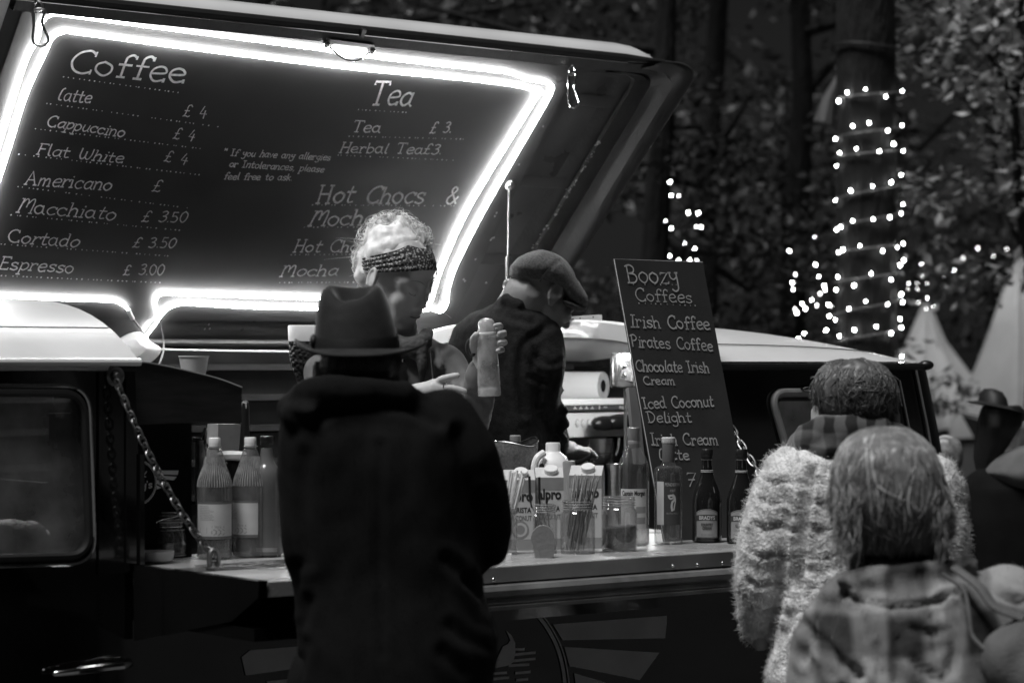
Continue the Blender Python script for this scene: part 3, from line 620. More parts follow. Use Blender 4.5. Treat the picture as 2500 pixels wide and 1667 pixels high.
# flecks of missing paint
ck = MB()
for _ in range(70):
    t = random.random(); x = 1465 + (1268 - 1465) * t + random.gauss(0, 3); y = 330 + (650 - 330) * t
    r_ = random.uniform(1, 3.4) * (1 if random.random() < .8 else 1.5); c = HATCH.hit(x, y, .0205); k_ = 1 / 830
    ck.add([onh(c.x + r_ * k_ * random.uniform(.5, 1.2) * math.cos(a), c.y + r_ * k_ * random.uniform(.5, 1.4) * math.sin(a), .033) for a in (0, 1.2, 2.3, 3.4, 4.6)], [(0, 1, 2, 3, 4)])
for x, y in ((1132, 682), (1187, 690), (1201, 582), (1206, 580), (1198, 586), (1161, 633), (1135, 686), (1267, 402), (1212, 520), (1208, 528), (1326, 309), (440, 832), (512, 802), (500, 803), (510, 792)):
    c = HATCH.hit(x, y, .012); ck.add([onh(c.x + .003 * math.cos(a), c.y + .004 * math.sin(a), .0125) for a in (0, 1.2, 2.3, 3.4, 4.6)], [(0, 1, 2, 3, 4)])
part('bare_metal_fleck', ck, M['pale_rubber'], skin)
# header beam, gasket, gutter wire and the white rolled roof edge
UE2 = HATCH.hit(1608, 199, .03).x
low = [HATCH.hit(x, y, .03) for x, y in ((134, 17), (440, 59), (650, 86), (1194, 153), (1347, 168), (1608, 199))]
TL = sum(p.y for p in low) / len(low)
hb = MB(); hb.rings([[onh(s_, TL - .006, .001), onh(s_, TL, .026), onh(s_, TG - .004, .030), onh(s_, TG + .006, .02)] for s_ in (hl, UE2 - .02)], closed=False)
hb.add([onh(UE2 - .02, TL - .006, .001), onh(UE2 - .02, TL, .026), onh(UE2 - .02, TG - .004, .03), onh(UE2 - .005, TG, .001)], [(0, 1, 2, 3)])
part('header_beam', hb, M['flange'], skin)
gw = MB(); gw.tube([onh(hl - .2, TG, .034), onh(UE2 - .16, TG, .034)], .0024, 6); part('gutter_edge', gw, M['chrome'], skin)
gs = MB(); gs.tube([onh(hl - .2, TG + .008, .022), onh(UE2 - .16, TG + .008, .022), onh(UE2 + .035, TG + .006, .02)], [.013, .013, .005], 8); part('gasket', gs, M['rubber'], skin)
wb = MB(); prof = [(.010, .020), (.014, .010), (.018, -.004), (.018, -.030), (.008, -.062), (-.03, -.10), (-.10, -.13)]
tip = HATCH.hit(1640, 116, .0).x; rows = []
ss = [hl - .2, -.2, .2, .6, 1.0, tip - .16, tip - .10, tip - .05, tip - .01, tip + .03, tip + .062]
for s_ in ss:
    k = max(0.0, (s_ - (tip - .16)) / .22); d = .085 * k ** 2.4
    rows.append([onh(s_, TG + a - d, b + .035 * k ** 2) for a, b in prof])
wb.rings(rows, closed=False); part('hatch_roof_edge', wb, M['white_paint'], skin)
bk = MB(); bk.add([onh(hl - .2, -.02, -.012), onh(SR + .12, -.02, -.012), onh(SR + .12, TG, -.03), onh(hl - .2, TG, -.03)], [(0, 3, 2, 1)]); part('hatch_outside', bk, M['white_paint'], skin)
# menu board
bl = HATCH.hit(40, 40, .006).x + .012
br = HATCH.hit(1240, 507, .006).x
tb_ = HATCH.hit(500, 782, .006).y
bd = MB(); bd.add([onh(bl, tb_, .006), onh(br, tb_, .006), onh(br, TL - .012, .006), onh(bl, TL - .012, .006)], [(0, 1, 2, 3)])
bd.add([onh(br, tb_, .006), onh(br + .001, tb_, .0), onh(br + .001, TL - .012, .0), onh(br, TL - .012, .006)], [(0, 1, 2, 3)])
board = part('menu_board', bd, M['menu_board'], van, smooth=False)
HT = .0068
def chalk_line(nm, m, a, w):
    mb = MB(); write(mb, HATCH, *a, w, HT); part(nm, mb, m, board, smooth=False)
def chalk_rule(m, a, step, r=1.6):
    mb = MB(); dots(mb, HATCH, *a, HT, step, r); part('dotted_rule', mb, m, board, smooth=False)
chalk_line('coffee_heading', M['chalk'], ('Coffee', 161, 176, 452, 205, 57), 5.6)
for a in (('Latte', 138, 245, 221, 252.5, 30), ('Cappuccino', 111, 308, 302, 335, 25), ('Flat White', 86, 377, 300, 399, 26), ('Americano', 59, 450, 270, 466, 31),
          ('Macchiato', 38, 517, 280, 538, 33), ('Cortado', 16, 591, 190, 604, 31), ('Espresso', -6, 656, 178, 667, 30)):
    chalk_line('drink_lettering', M['chalk'], a, 3.4)
for a in ((153, 188, 438, 227), (113, 253, 532, 310), (84, 314.5, 513, 366), (46, 377, 486, 427), (44, 456, 459, 508), (27, 525, 440, 562.5), (3, 596, 411, 625), (3, 673, 391, 690)):
    chalk_rule(M['chalk'], a, 12)
for a in (('\u00a3 4', 444, 285, 503, 289, 27), ('\u00a3 4', 420, 339, 472, 346, 25), ('\u00a3 4', 398, 394, 455, 403, 26), ('\u00a3', 368, 468, 392, 469, 26),
          ('\u00a3 3.50', 343, 541.5, 455, 543, 25), ('\u00a3 3.50', 321, 604.5, 427, 605, 24), ('\u00a3 3.00', 299, 671, 399, 671, 25)):
    chalk_line('price_lettering', M['chalk_faint'], a, 2.6)
for a in (('* If you have any allergies', 543, 379, 806, 392, 16), ('or Intolerances, please', 558, 407, 790, 421, 16), ('feel free to ask.', 545, 438, 713, 441, 16)):
    chalk_line('allergy_lettering', M['chalk'], a, 2.3)
chalk_line('tea_heading', M['chalk_faint'], ('Tea', 898, 256, 1004, 259, 56), 5.4)
chalk_line('chocolate_heading', M['chalk_faint'], ('Hot Chocs  &', 769, 496, 1116, 498, 43), 5.0)
chalk_line('chocolate_heading', M['chalk_faint'], ('Mochas', 750, 551, 942, 549, 38), 4.6)
for a in ((873, 268, 994, 275), (850, 333, 1133, 340), (823, 379, 1114, 392), (763, 500.5, 1110, 503), (742, 555, 895, 554.5), (711, 622, 888, 621), (681, 690, 873, 689)):
    chalk_rule(M['chalk_faint'], a, 11, 1.4)
for a in (('Tea', 857, 321, 927, 325, 27), ('\u00a3 3.', 1047, 326, 1102, 324, 27), ('Herbal Tea\u00a33.', 826, 373, 1078, 377, 25), ('Hot Choc', 713, 616, 893, 614, 29), ('Mocha', 681, 675, 823, 673, 27)):
    chalk_line('drink_lettering', M['chalk_faint'], a, 2.9)
# chrome grab handle under the header
hdl = MB(); a = HATCH.px(797, 108, .035); b = HATCH.px(908, 124, .035); md = HATCH.px(856, 149, .05)
hdl.ell(a, .011); hdl.ell(b, .011); hdl.tube(catmull([a, a.lerp(md, .5) - Z * .008, md, b.lerp(md, .5) - Z * .008, b], 8), .0026, 8)
part('grab_handle', hdl, M['chrome'], skin)
pt_ = MB(); lc_ = HATCH.px(854, 119, .020); Lr = Matrix((HATCH.a, HATCH.b, HATCH.n)).transposed(); pt_.ell(lc_, (.058, .030, .018), Lr, 24, 12)
part('lamp_lens', pt_, M['glow_plastic'], skin)
pt_ = MB(); pt_.prism(HP([(800, 90), (908, 104), (910, 113), (800, 100)], .022), HATCH.n * .014); part('handle_plate', pt_, M['steel'], skin)
hk = MB(); hk.prism(HP([(882, 68), (892, 70), (883, 90), (876, 86)], .031), HATCH.n * .01); part('hook', hk, M['old_steel'], skin)
st = MB(); a = HATCH.px(1243, 455, .03); b = P(1241, 626, a.y); c_ = P(1240, 800, a.y)
st.tube([a, b], .0032, 8); st.tube([b, c_], .0082, 10); st.ell(a, .012); st.ell(HATCH.px(1246, 449, .008), .016); part('gas_strut', st, M['steel'], skin)
# spring wire for the curtain along the far wall, hinge bar under the hatch
cw = MB(); w0 = side(1.96).px(285, 850); w1 = side(1.96).px(880, 858)
cw.tube([w0.lerp(w1, t) - Z * .012 * 4 * t * (1 - t) * .3 for t in [i / 10 for i in range(11)]], .0032, 6); part('curtain_wire', cw, M['plastic_white'])
hg = MB(); hg.tube([W(-.9, VH - .01, ZH - .014), W(1.6, VH - .01, ZH - .014)], .012, 8); part('hinge_bar', hg, M['flange'])
# interior fittings: end panel beside the cab, bracket on the tail roof
ep = side(VS + .10); up = catmull([ep.px(278, 878), ep.px(360, 885), ep.px(450, 903), ep.px(530, 923), ep.px(590, 945)], 5)
ep_ = MB(); ep_.prism(up + [ep.px(590, 1031), ep.px(420, 1033), ep.px(278, 1040)], V * .018); pnl = part('cabinet_end_panel', ep_, M['dark_wood'])
wd_ = MB(); wd_.tube([p - V * .002 for p in up], .0016, 5); part('panel_edging', wd_, M['fascia'], pnl)
sh = MB(); a = loc(ep.px(300, 900)); b = loc(ep.px(588, 945)); sh.box((a.x, VS + .119, 1.50), (b.x, VS + .5, 1.515)); part('cabinet_shelf', toW(sh), M['dark_wood'])
cb = MB(); e0 = loc(side(VS + .16).px(330, 1100)); e1 = loc(side(VS + .16).px(468, 1100))
cb.box((e0.x - .2, VS + .16, CZ - .3), (e1.x, VS + .19, 1.47)); cbp = part('cabinet_front', toW(cb), M['interior'])
EM = side(VS + .158); em = MB()
c = EM.hit(334, 1178); rr = (EM.hit(382, 1178) - c).length
def em_f(p, q): return EM.pt(p, q)
for k, w_ in ((1.0, .0022), (.94, .0011)): em.ribbon([c + Vector((math.cos(t), math.sin(t))) * rr * k * (1 + (.012 * math.cos(40 * t) if k == 1 else 0)) for t in [2 * math.pi * i / 160 for i in range(161)]], w_, em_f)
for pts in ([(376, 1148), (436, 1148), (434, 1159), (381, 1157)], [(382, 1160), (432, 1163), (424, 1172), (383, 1167)], [(383, 1171), (412, 1178), (398, 1188), (383, 1180)], [(382, 1184), (395, 1190), (383, 1194)]): em.add([EM.px(x, y) for x, y in pts], [tuple(range(len(pts)))])
for pts in ([(336, 1168), (342, 1160), (352, 1158), (358, 1150)], [(340, 1150), (348, 1158), (356, 1164)], [(335, 1144), (346, 1150), (350, 1146)], [(336, 1174), (344, 1174)]): em.ribbon(catmull([EM.hit(x, y) for x, y in pts], 5), .0018, em_f)
write(em, EM, "by's", 336, 1194, 372, 1190, 17, 2.6, 0.0)
part('painted_emblem', em, M['decal'], cbp, smooth=False)
bkt = MB(); bp = side(VS + .55); bkt.prism([bp.px(x, y) for x, y in ((1366, 790), (1374, 764), (1394, 773), (1470, 768), (1470, 790), (1420, 797))], V * .02); brk = part('roof_bracket', bkt, M['white_paint'])
bs = MB(); bs.tube([bp.px(1376, 782) - V * .001, bp.px(1400, 779) - V * .001], .0014, 5)
for x, y in ((1416, 777), (1448, 774)): bs.ell(bp.px(x, y), .0022)
part('slot', bs, M['rubber'], brk)
# seat back and steering wheel seen through the cab window
se = MB(); s1 = side(.72); Rz = Matrix.Rotation(TH, 3, 'Z')
se.ell(s1.px(20, 1335), (.085, .08, .062), Rz); se.ell(s1.px(75, 1338), (.03, .08, .062), Rz); se.ell(s1.px(128, 1322), (.050, .06, .026), Rz); part('cab_seat', se, M['leather'])
wl = MB(); s2 = side(.80); wl.tube(catmull([s2.px(86, 1300), s2.px(92, 1258), s2.px(112, 1228), s2.px(138, 1217), s2.px(160, 1226), s2.px(172, 1250)], 6), .0035, 6); part('steering_wheel', wl, M['leather'])
# ------------------------------------------------------------------ LED strip light
led = thing('light_strip', 'glowing double rope of white light running round the edge of the chalk menu', 'strip light', HATCH.px(640, 400, .02))
def ledtube(pts, h=.0130, r=.0036, nm='light_tube'):
    mb = MB(); q = catmull([HATCH.px(x, y, h) for x, y in pts], 6); mb.tube(q, r, 6); return mb.build(nm, M['led'], led)
A0 = HATCH.hit(96, 96, .021); B0 = HATCH.hit(119, 111, .021); bo = HATCH.hit(0, 725, .021)
def hpx(s_, t_, h=.0130):
    p = onh(s_, t_, h) - CAM; return (HX + F * p.x / p.y, HY - F * p.z / p.y)
ledtube([hpx(A0.x - .004, bo.y + .02), hpx(A0.x, A0.y * .5 + bo.y * .5), (60, 162), (92, 100), (102, 60), (125, 38), (180, 42), (440, 76), (784, 122), (923, 142), (1150, 168), (1244, 180), (1290, 196), (1330, 202), (1349, 211), (1346, 226), (1330, 258), (1190, 500), (1118, 640), (1096, 700), (1091, 740), (1078, 760), (1062, 757), (1045, 752)])
ledtube([hpx(B0.x, bo.y + .005), hpx(B0.x, B0.y * .5 + bo.y * .5), (62, 240), (112, 128), (128, 95), (155, 80), (200, 84), (500, 124), (850, 167), (1100, 191), (1262, 211), (1316, 230), (1306, 246), (1150, 500), (1085, 640), (1062, 705), (1050, 738), (1020, 740), (782, 730), (600, 724), (430, 719), (397, 717), (383, 728), (380, 745), (386, 768)])
ledtube([(1045, 757), (900, 756), (765, 754), (600, 750), (470, 743), (432, 745), (405, 758), (380, 790), (358, 820), (345, 846)])
ledtube([(-110, 721), (0, 725), (150, 731), (270, 735), (298, 743), (314, 756)])
cn = MB(); cn.tube([HATCH.px(x, y, .022) for x, y in ((313, 755), (318, 766), (324, 778))], .0062, 8); cn.build('connector', M['plastic_white'], led)
wr_ = MB(); wr_.tube(catmull([HATCH.px(324, 777, .022), HATCH.px(338, 796, .03), HATCH.px(352, 814, .03)], 5), .0026, 6)
wr_.tube(catmull([HATCH.px(387, 770, .021), HATCH.px(395, 800, .03), HATCH.px(400, 835, .04), P(398, 862, 6.9), P(388, 890, 6.85)], 6), .0026, 6)
wr_.build('cable', M['wire'], led)
# hanging clips
def carabiner(name, label, pts, wide, m, h=.05):
    root = thing(name, label, 'carabiner', HATCH.px(*pts[0], h), group='carabiner clips hanging from the hatch')
    (x0, y0), (x1, y1) = pts; Y = HATCH.px(x0, y0, h).y; mb = MB()
    ring = catmull([P(x0, y0, Y), P(x0 + wide * .45, y0 + 6, Y), P(x0 + wide * .28, y0 + (y1 - y0) * .4, Y), P(x1 + wide * .55, y1 - 14, Y), P(x1, y1, Y), P(x1 - wide * .5, y1 - 12, Y), P(x0 - wide * .28, y0 + (y1 - y0) * .4, Y), P(x0 - wide * .35, y0 + 8, Y)], 5, closed=True)
    mb.tube(ring, .0037, 8, closed=True); mb.build('hook', m, root)
    g2 = MB(); g2.tube([P(x0 - wide * .3, y0 + 10, Y), P(x0 - wide * .28, y0 + (y1 - y0) * .5, Y)], .0046, 8); g2.build('gate', m, root)
    r2 = MB(); r2.tube([P(x0 + wide * .3 * math.cos(a), y0 - 6 + 12 * math.sin(a), Y) for a in [2 * math.pi * k / 12 for k in range(12)]], .003, 6, closed=True); r2.build('ring', m, root)
carabiner('carabiner', 'dark old carabiner clip at the left corner of the hatch, against the light', [(93, 22), (99, 113)], 36, M['old_steel'])
carabiner('carabiner', 'bright chrome carabiner clip hanging right of the lit menu corner', [(1396, 178), (1401, 263)], 24, M['chrome'])
# ------------------------------------------------------------------ leaning chalkboard on the counter
def CP(x, y): return flat(x, y, CZ)                      # a point of the counter top
b0 = CP(1622, 1322); LEAN = R(75.0)
BP = Plane(b0, U, V * math.cos(LEAN) + Z * math.sin(LEAN))
cb_ = thing('chalkboard', 'tall leaning chalkboard of boozy coffees standing at the back of the counter', 'chalkboard', b0)
cor = [BP.hit(1501, 634), BP.hit(1716, 638), BP.hit(1792, 1052)]
wB = (cor[1].x - cor[0].x + cor[2].x + 0.001 - cor[0].x) / 2; hB = (cor[0].y + cor[1].y) / 2; x0B = cor[0].x
bm_ = MB(); bm_.prism([BP.pt(x0B, 0, -.001), BP.pt(x0B + wB, 0, -.001), BP.pt(x0B + wB, hB, -.001), BP.pt(x0B, hB, -.001)], -BP.n * .006)
bd_ = bm_.build('board', M['slate'], cb_, smooth=False)
eg = MB(); eg.tube([BP.pt(x0B, 0, -.002), BP.pt(x0B, hB, -.002), BP.pt(x0B + wB, hB, -.002)], .0012, 5); eg.build('worn_edge', M['paleink'], bd_)
HB = .0008
for a in (('Boozy', 1531, 690.5, 1660, 692, 44, 3.6), ('Coffees', 1553, 734, 1692, 739, 30, 2.7), ('Irish Coffee', 1539, 798, 1736, 805, 30, 3.0), ('Pirates Coffee', 1542, 846, 1742, 856, 28, 3.0),
          ('Chocolate Irish', 1553, 906, 1733, 909, 27, 3.0), ('Cream', 1572, 938, 1649, 939, 20, 2.8), ('Iced Coconut', 1571, 997, 1744, 992, 27, 3.0), ('Delight', 1582, 1031, 1690, 1030, 26, 2.8),
          ('Irish Cream', 1590, 1086, 1755, 1085, 28, 3.0), ('Latte', 1609, 1122, 1685, 1121, 26, 3.0), ('7.', 1672, 1187, 1712, 1186, 32, 2.6)):
    t_, xa, ya, xb, yb, hp, wp = a; tx = MB(); write(tx, BP, t_, xa, ya, xb, yb, hp, wp * .85, HB, lean=.18); tx.build('coffee_lettering', M['chalk_small'], cb_, smooth=False)
for a in ((1546, 694, 1651, 695), (1560, 740, 1697, 746)): tx = MB(); dots(tx, BP, *a, HB, 13, 1.25); tx.build('dotted_rule', M['chalk_small'], cb_, smooth=False)
lg = MB(); l0 = BP.px(1537, 930, -.02); lg.prism([BP.px(1535, 945, -.012), BP.px(1557, 945, -.012), BP.px(1575, 1130, -.012), BP.px(1553, 1130, -.012)], -BP.n * .012); lg.build('prop_leg', M['wood'], cb_)
# ------------------------------------------------------------------ things on the counter
def item(name, label, cat, x, y, z=CZ, group=None, yaw=0.0):
    p = flat(x, y, z); o = thing(name, label, cat, p, math.atan2(-p.x, p.y) + yaw, group, localframe=True)   # local -Y faces the viewer's side of the counter
    return o, F / p.y                                    # pixels per metre there
def ipart(name, mb, m, par, **kw): return mb.build(name, m, par, world=False, **kw)
def lathe_of(prof, n=36, **kw): return MB().lathe(prof, n, **kw)
def label_on(par, r, z0, z1, half, m, name='paper_label', sx=1.0):
    mb = MB(); n = 20; rows = []
    for z in (z0, z1): rows.append([(r * math.sin(-half + 2 * half * k / n) * sx, -r * math.cos(-half + 2 * half * k / n), z) for k in range(n + 1)])
    mb.rings(rows, closed=False); return ipart(name, mb, m, par)
def print_on(par, txt, r, z, size, m, width, x=0.0, name='label_print', bold=0.0):
    mb = text_mesh(txt, size, name, m, par, (0, 0, 0), (1, 0, 0), (0, 0, 1), width=width, bold=bold)
    if r: mb.v = [((r) * math.sin((p[0] + x) / r), -r * math.cos((p[0] + x) / r), p[2] + z) for p in mb.v]
    else: mb.v = [(p[0] + x, -.0005, p[2] + z) for p in mb.v]
    return mb
def bottle(name, label, x, y, ytop, wpx, shape, m, cap_m, neck_px, group=None, cap_h=.03, n=40):
    o, k = item(name, label, 'bottle', x, y, group=group); H = (y - ytop) / k; Rb = wpx / 2 / k; rn = neck_px / 2 / k
    prof = [(max(.001, a * Rb if a <= 1 else a), z * H) for a, z in [(.86, 0), (1, .015)]]
    for a, z in shape: prof.append((rn + (Rb - rn) * a, z * H))
    ipart('glass_body', lathe_of(prof, n), m, o)
    ch = cap_h / 1.0
    cp_ = [(rn * 1.12, H - ch), (rn * 1.16, H - ch + .003), (rn * 1.16, H - ch * .66), (rn * 1.10, H - ch * .63), (rn * 1.16, H - ch * .6), (rn * 1.16, H - .002), (rn * 1.05, H)]
    ipart('cap', lathe_of(cp_, 24), cap_m, o)
    return o, k, H, Rb
# clip-top jar and white dish beside the cab
o, k = item('clip_jar', 'round clear glass clip-top jar with open wire bail beside the chain', 'jar', 402, 1357)
s = 1 / k; W2 = 55 * s; H = 109 * s
prof = [(W2 * .7, 0), (W2 * .95, .004), (W2, H * .25), (W2 * .99, H * .45), (W2 * .88, H * .62), (W2 * .80, H * .66), (W2 * .84, H * .70), (W2 * .86, H * .76)]
ipart('glass_body', lathe_of(prof + [(a * .94, z + .002) for a, z in reversed(prof)], 40), M['glass'], o)
ipart('glass_lid', lathe_of([(W2 * .86, H * .80), (W2 * .90, H * .84), (W2 * .88, H * .93), (W2 * .8, H), (W2 * .76, H * .95), (W2 * .3, H * .92)], 40), M['glass'], o)
wi = MB(); wi.tube([(W2 * .87 * math.cos(a), W2 * .87 * math.sin(a), H * .68) for a in [2 * math.pi * i / 32 for i in range(32)]], .0016, 6, closed=True)
wi.tube([(-.02, -W2 * .88, H * .68), (-.018, -W2 * .92, H * .8), (-.004, -W2 * .95, H * .86), (.03, -W2 * .8, H * .92), (.045, -W2 * .5, H * .95)], .0014, 6)
wi.tube([(-.035, -W2 * .8, H * .66), (-.034, -W2 * .86, H * .8), (-.02, -W2 * .9, H * .84)], .0014, 6); ipart('wire_bail', wi, M['chrome'], o)
se_ = MB(); se_.lathe([(W2 * .84, H * .755), (W2 * .90, H * .765), (W2 * .90, H * .795), (W2 * .84, H * .805)], 40); ipart('seal', se_, M['pale_rubber'], o)
rm = MB()
for z, f in ((.995, .80), (.93, .885), (.84, .90), (.72, .86), (.03, .95), (.60, .89)): rm.tube([(W2 * f * math.cos(a), W2 * f * math.sin(a), H * z) for a in [2 * math.pi * i / 40 for i in range(40)]], .0016, 6, closed=True)
ipart('glass_edge', rm, M['glass_rim_glint'], o)
o, k = item('white_dish', 'small shallow white dish by the van pillar, in front of the clip-top jar', 'dish', 379, 1371)
a = 46 / k; ipart('bowl', lathe_of([(a * .8, 0), (a * .95, .004), (a, .024), (a * .97, .024), (a * .9, .008), (a * .2, .006)], 32), M['plastic_white'], o)
# syrup bottles
syr = [(.98, .06), (1.0, .32), (.99, .335), (.99, .47), (1.0, .48), (1.0, .56), (.96, .62), (.82, .68), (.60, .735), (.42, .79), (.28, .86), (.12, .90), (0, .905), (0, .915), (.16, .918), (.16, .925), (0, .93)]
def syrup(label, x, y, ytop, yaw, m):
    o, k, H, Rb = bottle('syrup_bottle', label, x, y, ytop, 85, syr, m, M['plastic_white'], 25, 'fluted clear syrup bottles', .024, 48)
    o.rotation_euler.z += yaw
    fl_ = MB()
    for i in range(40):                                  # flutes moulded into the shoulder
        a = 2 * math.pi * i / 40
        fl_.tube([((r + .0004) * math.cos(a), (r + .0004) * math.sin(a), z * H) for r, z in ((Rb * .985, .595), (Rb * .93, .65), (Rb * .78, .71), (Rb * .62, .77), (Rb * .5, .84))], .0012, 4)
    ipart('shoulder_flutes', fl_, M['glass_rim_glint'], o)
    label_on(o, Rb * 1.012, H * .19, H * .455, 1.25, M['label']); label_on(o, Rb * 1.014, H * .455, H * .475, 1.25, M['midink'], 'label_band'); label_on(o, Rb * 1.014, H * .165, H * .19, 1.25, M['midink'], 'label_band')
    pr = MB()
    for i in range(9):
        w = Rb * random.uniform(.6, .95); z = H * (.435 - .014 * i); half = .62
        a0 = -.95; a1 = a0 + w / Rb
        for q in range(8):
            aa, ab = a0 + (a1 - a0) * q / 8, a0 + (a1 - a0) * (q + .75) / 8; r = Rb * 1.016
            pr.add([(r * math.sin(aa), -r * math.cos(aa), z), (r * math.sin(ab), -r * math.cos(ab), z), (r * math.sin(ab), -r * math.cos(ab), z + .0011), (r * math.sin(aa), -r * math.cos(aa), z + .0011)], [(0, 1, 2, 3)])
    r = Rb * 1.016
    for q in range(3):
        a0 = -.05 + q * .26
        for j in range(3):
            t = 2.094 * j + .5; c = (a0 * r, H * .225); pts = [(c[0] + .005 * math.cos(t + e), c[1] + .006 * math.sin(t + e)) for e in (0, .6, 1.2)]
            f = lambda p, z: (r * math.sin(p / r), -r * math.cos(p / r), z); pr.ribbon([Vector(p) for p in pts], .0018, f)
    pr.add([(r * math.sin(a), -r * math.cos(a), z) for a, z in ((-.95, H * .215), (-.45, H * .215), (-.45, H * .26), (-.95, H * .26))], [(0, 1, 2, 3)])
    ipart('label_print', pr, M['label_grey'], o); q = print_on(o, '1 litre e', r, H * .258, .009, M['label_grey'], .03, .008); ipart('volume_print', q, M['label_grey'], o)
syrup('fluted syrup bottle with pale back label, the left one next to the chain', 524, 1362, 1068, 0, M['syrup'])
syrup('fluted syrup bottle half hidden behind the dark glass bottle', 611, 1357, 1067, -.8, M['syrup'])
o, k, H, Rb = bottle('tall_bottle', 'tall dark grey glass bottle with black cap beside the man in the hat', 651, 1356, 1064, 78, [(1, .05), (.99, .60), (.95, .66), (.78, .715), (.45, .755), (.2, .79), (.08, .84), (0, .9)], M['mid_glass'], M['black_plastic'], 28, None, .02)
label_on(o, Rb * 1.01, H * .04, H * .075, .7, M['label_grey'])
# papers lying on the counter
pp = MB(); random.seed(3)
p0 = CP(430, 1384); sheet = thing('menu_sheets', 'dark printed sheets lying flat on the counter by the eye bolt', 'paper', p0)
for i, (x, y, w, d, r_) in enumerate(((560, 1386, .26, .09, .05), (600, 1378, .22, .06, -.1), (650, 1374, .2, .05, .1))):
    c = CP(x, y); ax = (U * math.cos(r_) + V * math.sin(r_)); ay = (-U * math.sin(r_) + V * math.cos(r_)); z = Z * (.001 + .001 * i)
    pp.prism([c - ax * w / 2 - ay * d / 2 + z, c + ax * w / 2 - ay * d / 2 + z, c + ax * w / 2 + ay * d / 2 + z, c - ax * w / 2 + ay * d / 2 + z], Z * .0007)
pp.build('sheet', M['label_dark'], sheet, smooth=False)
pr = MB()
for i in range(46):
    c = CP(random.uniform(470, 690), random.uniform(1372, 1392)) + Z * .0042; w = random.uniform(.008, .05)
    pr.add([c, c + U * w, c + U * w + V * .004, c + V * .004], [(0, 1, 2, 3)])
pr.build('print', M['paleink'], sheet, smooth=False)
# oat and coconut drink cartons
def carton(label, x, y, wpx, hpx, yaw, words, circle):
    o, k = item('drink_carton', label, 'carton', x, y, group='barista drink cartons on the counter', yaw=yaw); w = wpx / k; h = hpx / k; d = .068
    b = MB(); b.add([(-w / 2, 0, 0), (w / 2, 0, 0), (w / 2, d, 0), (-w / 2, d, 0), (-w / 2, 0, h), (w / 2, 0, h), (w / 2, d, h), (-w / 2, d, h), (-w / 2, d * .62, h + .022), (w / 2, d * .62, h + .022)],
          [(0, 3, 2, 1), (0, 1, 5, 4), (1, 2, 6, 5), (2, 3, 7, 6), (3, 0, 4, 7), (4, 5, 9, 8), (7, 8, 9, 6), (4, 8, 7), (5, 6, 9)])
    ipart('carton', b, M['card'], o, smooth=False)
    c = MB(); c.lathe([(.0165, 0), (.0165, .011), (.015, .0125)], 24); M3 = Matrix.Rotation(R(28), 3, 'X'); c.v = [tuple(M3 @ Vector(p) + Vector((0.004, d * .32, h + .011))) for p in c.v]; ipart('screw_cap', c, M['plastic_white'], o)
    for z0, z1 in ((h - .03, h - .001), (.001, .026)): ft = MB(); ft.add([(-w / 2, -.0004, z0), (w / 2, -.0004, z0), (w / 2, -.0004, z1), (-w / 2, -.0004, z1)], [(0, 1, 2, 3)]); ipart('printed_band', ft, M['label_grey'], o)
    for t, z, sz, ww, bold, mm in words: ipart('printed_word', print_on(o, t, 0, z * h, sz, mm, ww * w, bold=bold), mm, o)
    if circle:
        for rr, mm, yy in ((.021, M['label_grey'], -.0006), (.0165, M['label'], -.0009), (.011, M['label_grey'], -.0012)):
            q = MB(); q.add([(rr * math.cos(a), yy, .22 * h + .012 + rr * math.sin(a)) for a in [2 * math.pi * i / 28 for i in range(28)]], [tuple(range(28))]); ipart('printed_coconut', q, mm, o)
    return o
wd = [('alpro', .70, .034, .84, .0012, M['ink']), ('BARISTA', .535, .017, .72, .0004, M['ink']), ('COCONUT', .42, .017, .76, .0003, M['midink'])]
carton('pale drink carton with a coconut picture, nearest the elbow of the man in the hat', 1270, 1343, 74, 172, .1, wd, True)
carton('pale drink carton with a white screw cap behind the jar of spoons', 1342, 1341, 68, 176, .05, wd, False)
carton('pale drink carton standing behind the jar of wooden stirrers', 1429, 1338, 80, 178, -.12, wd, False)
# jars
def jar(name, label, x, y, ytop, wpx, m=None, group='open screw-top jars on the counter'):
    o, k = item(name, label, 'jar', x, y, group=group); Rr = wpx / 2 / k; H = (y - ytop) / k
    p = [(Rr * .86, 0), (Rr * .97, .003), (Rr, .012), (Rr, H * .70), (Rr * .95, H * .76), (Rr * .84, H * .80), (Rr * .84, H * .84), (Rr * .88, H * .85), (Rr * .84, H * .875), (Rr * .88, H * .90), (Rr * .84, H * .925), (Rr * .88, H * .95), (Rr * .86, H)]
    ipart('glass_body', lathe_of(p + [(a * .95, z + .001) for a, z in reversed(p[1:])] + [(Rr * .05, .006)], 40), m or M['glass'], o)
    rm = MB()
    for z, f in ((.99, .86), (.94, .885), (.89, .885), (.845, .885), (.01, .93)): rm.tube([(Rr * f * math.cos(a), Rr * f * math.sin(a), H * z) for a in [2 * math.pi * i / 40 for i in range(40)]], .0011, 6, closed=True)
    ipart('thread', rm, M['glass_rim_glint'], o)
    return o, k, Rr, H
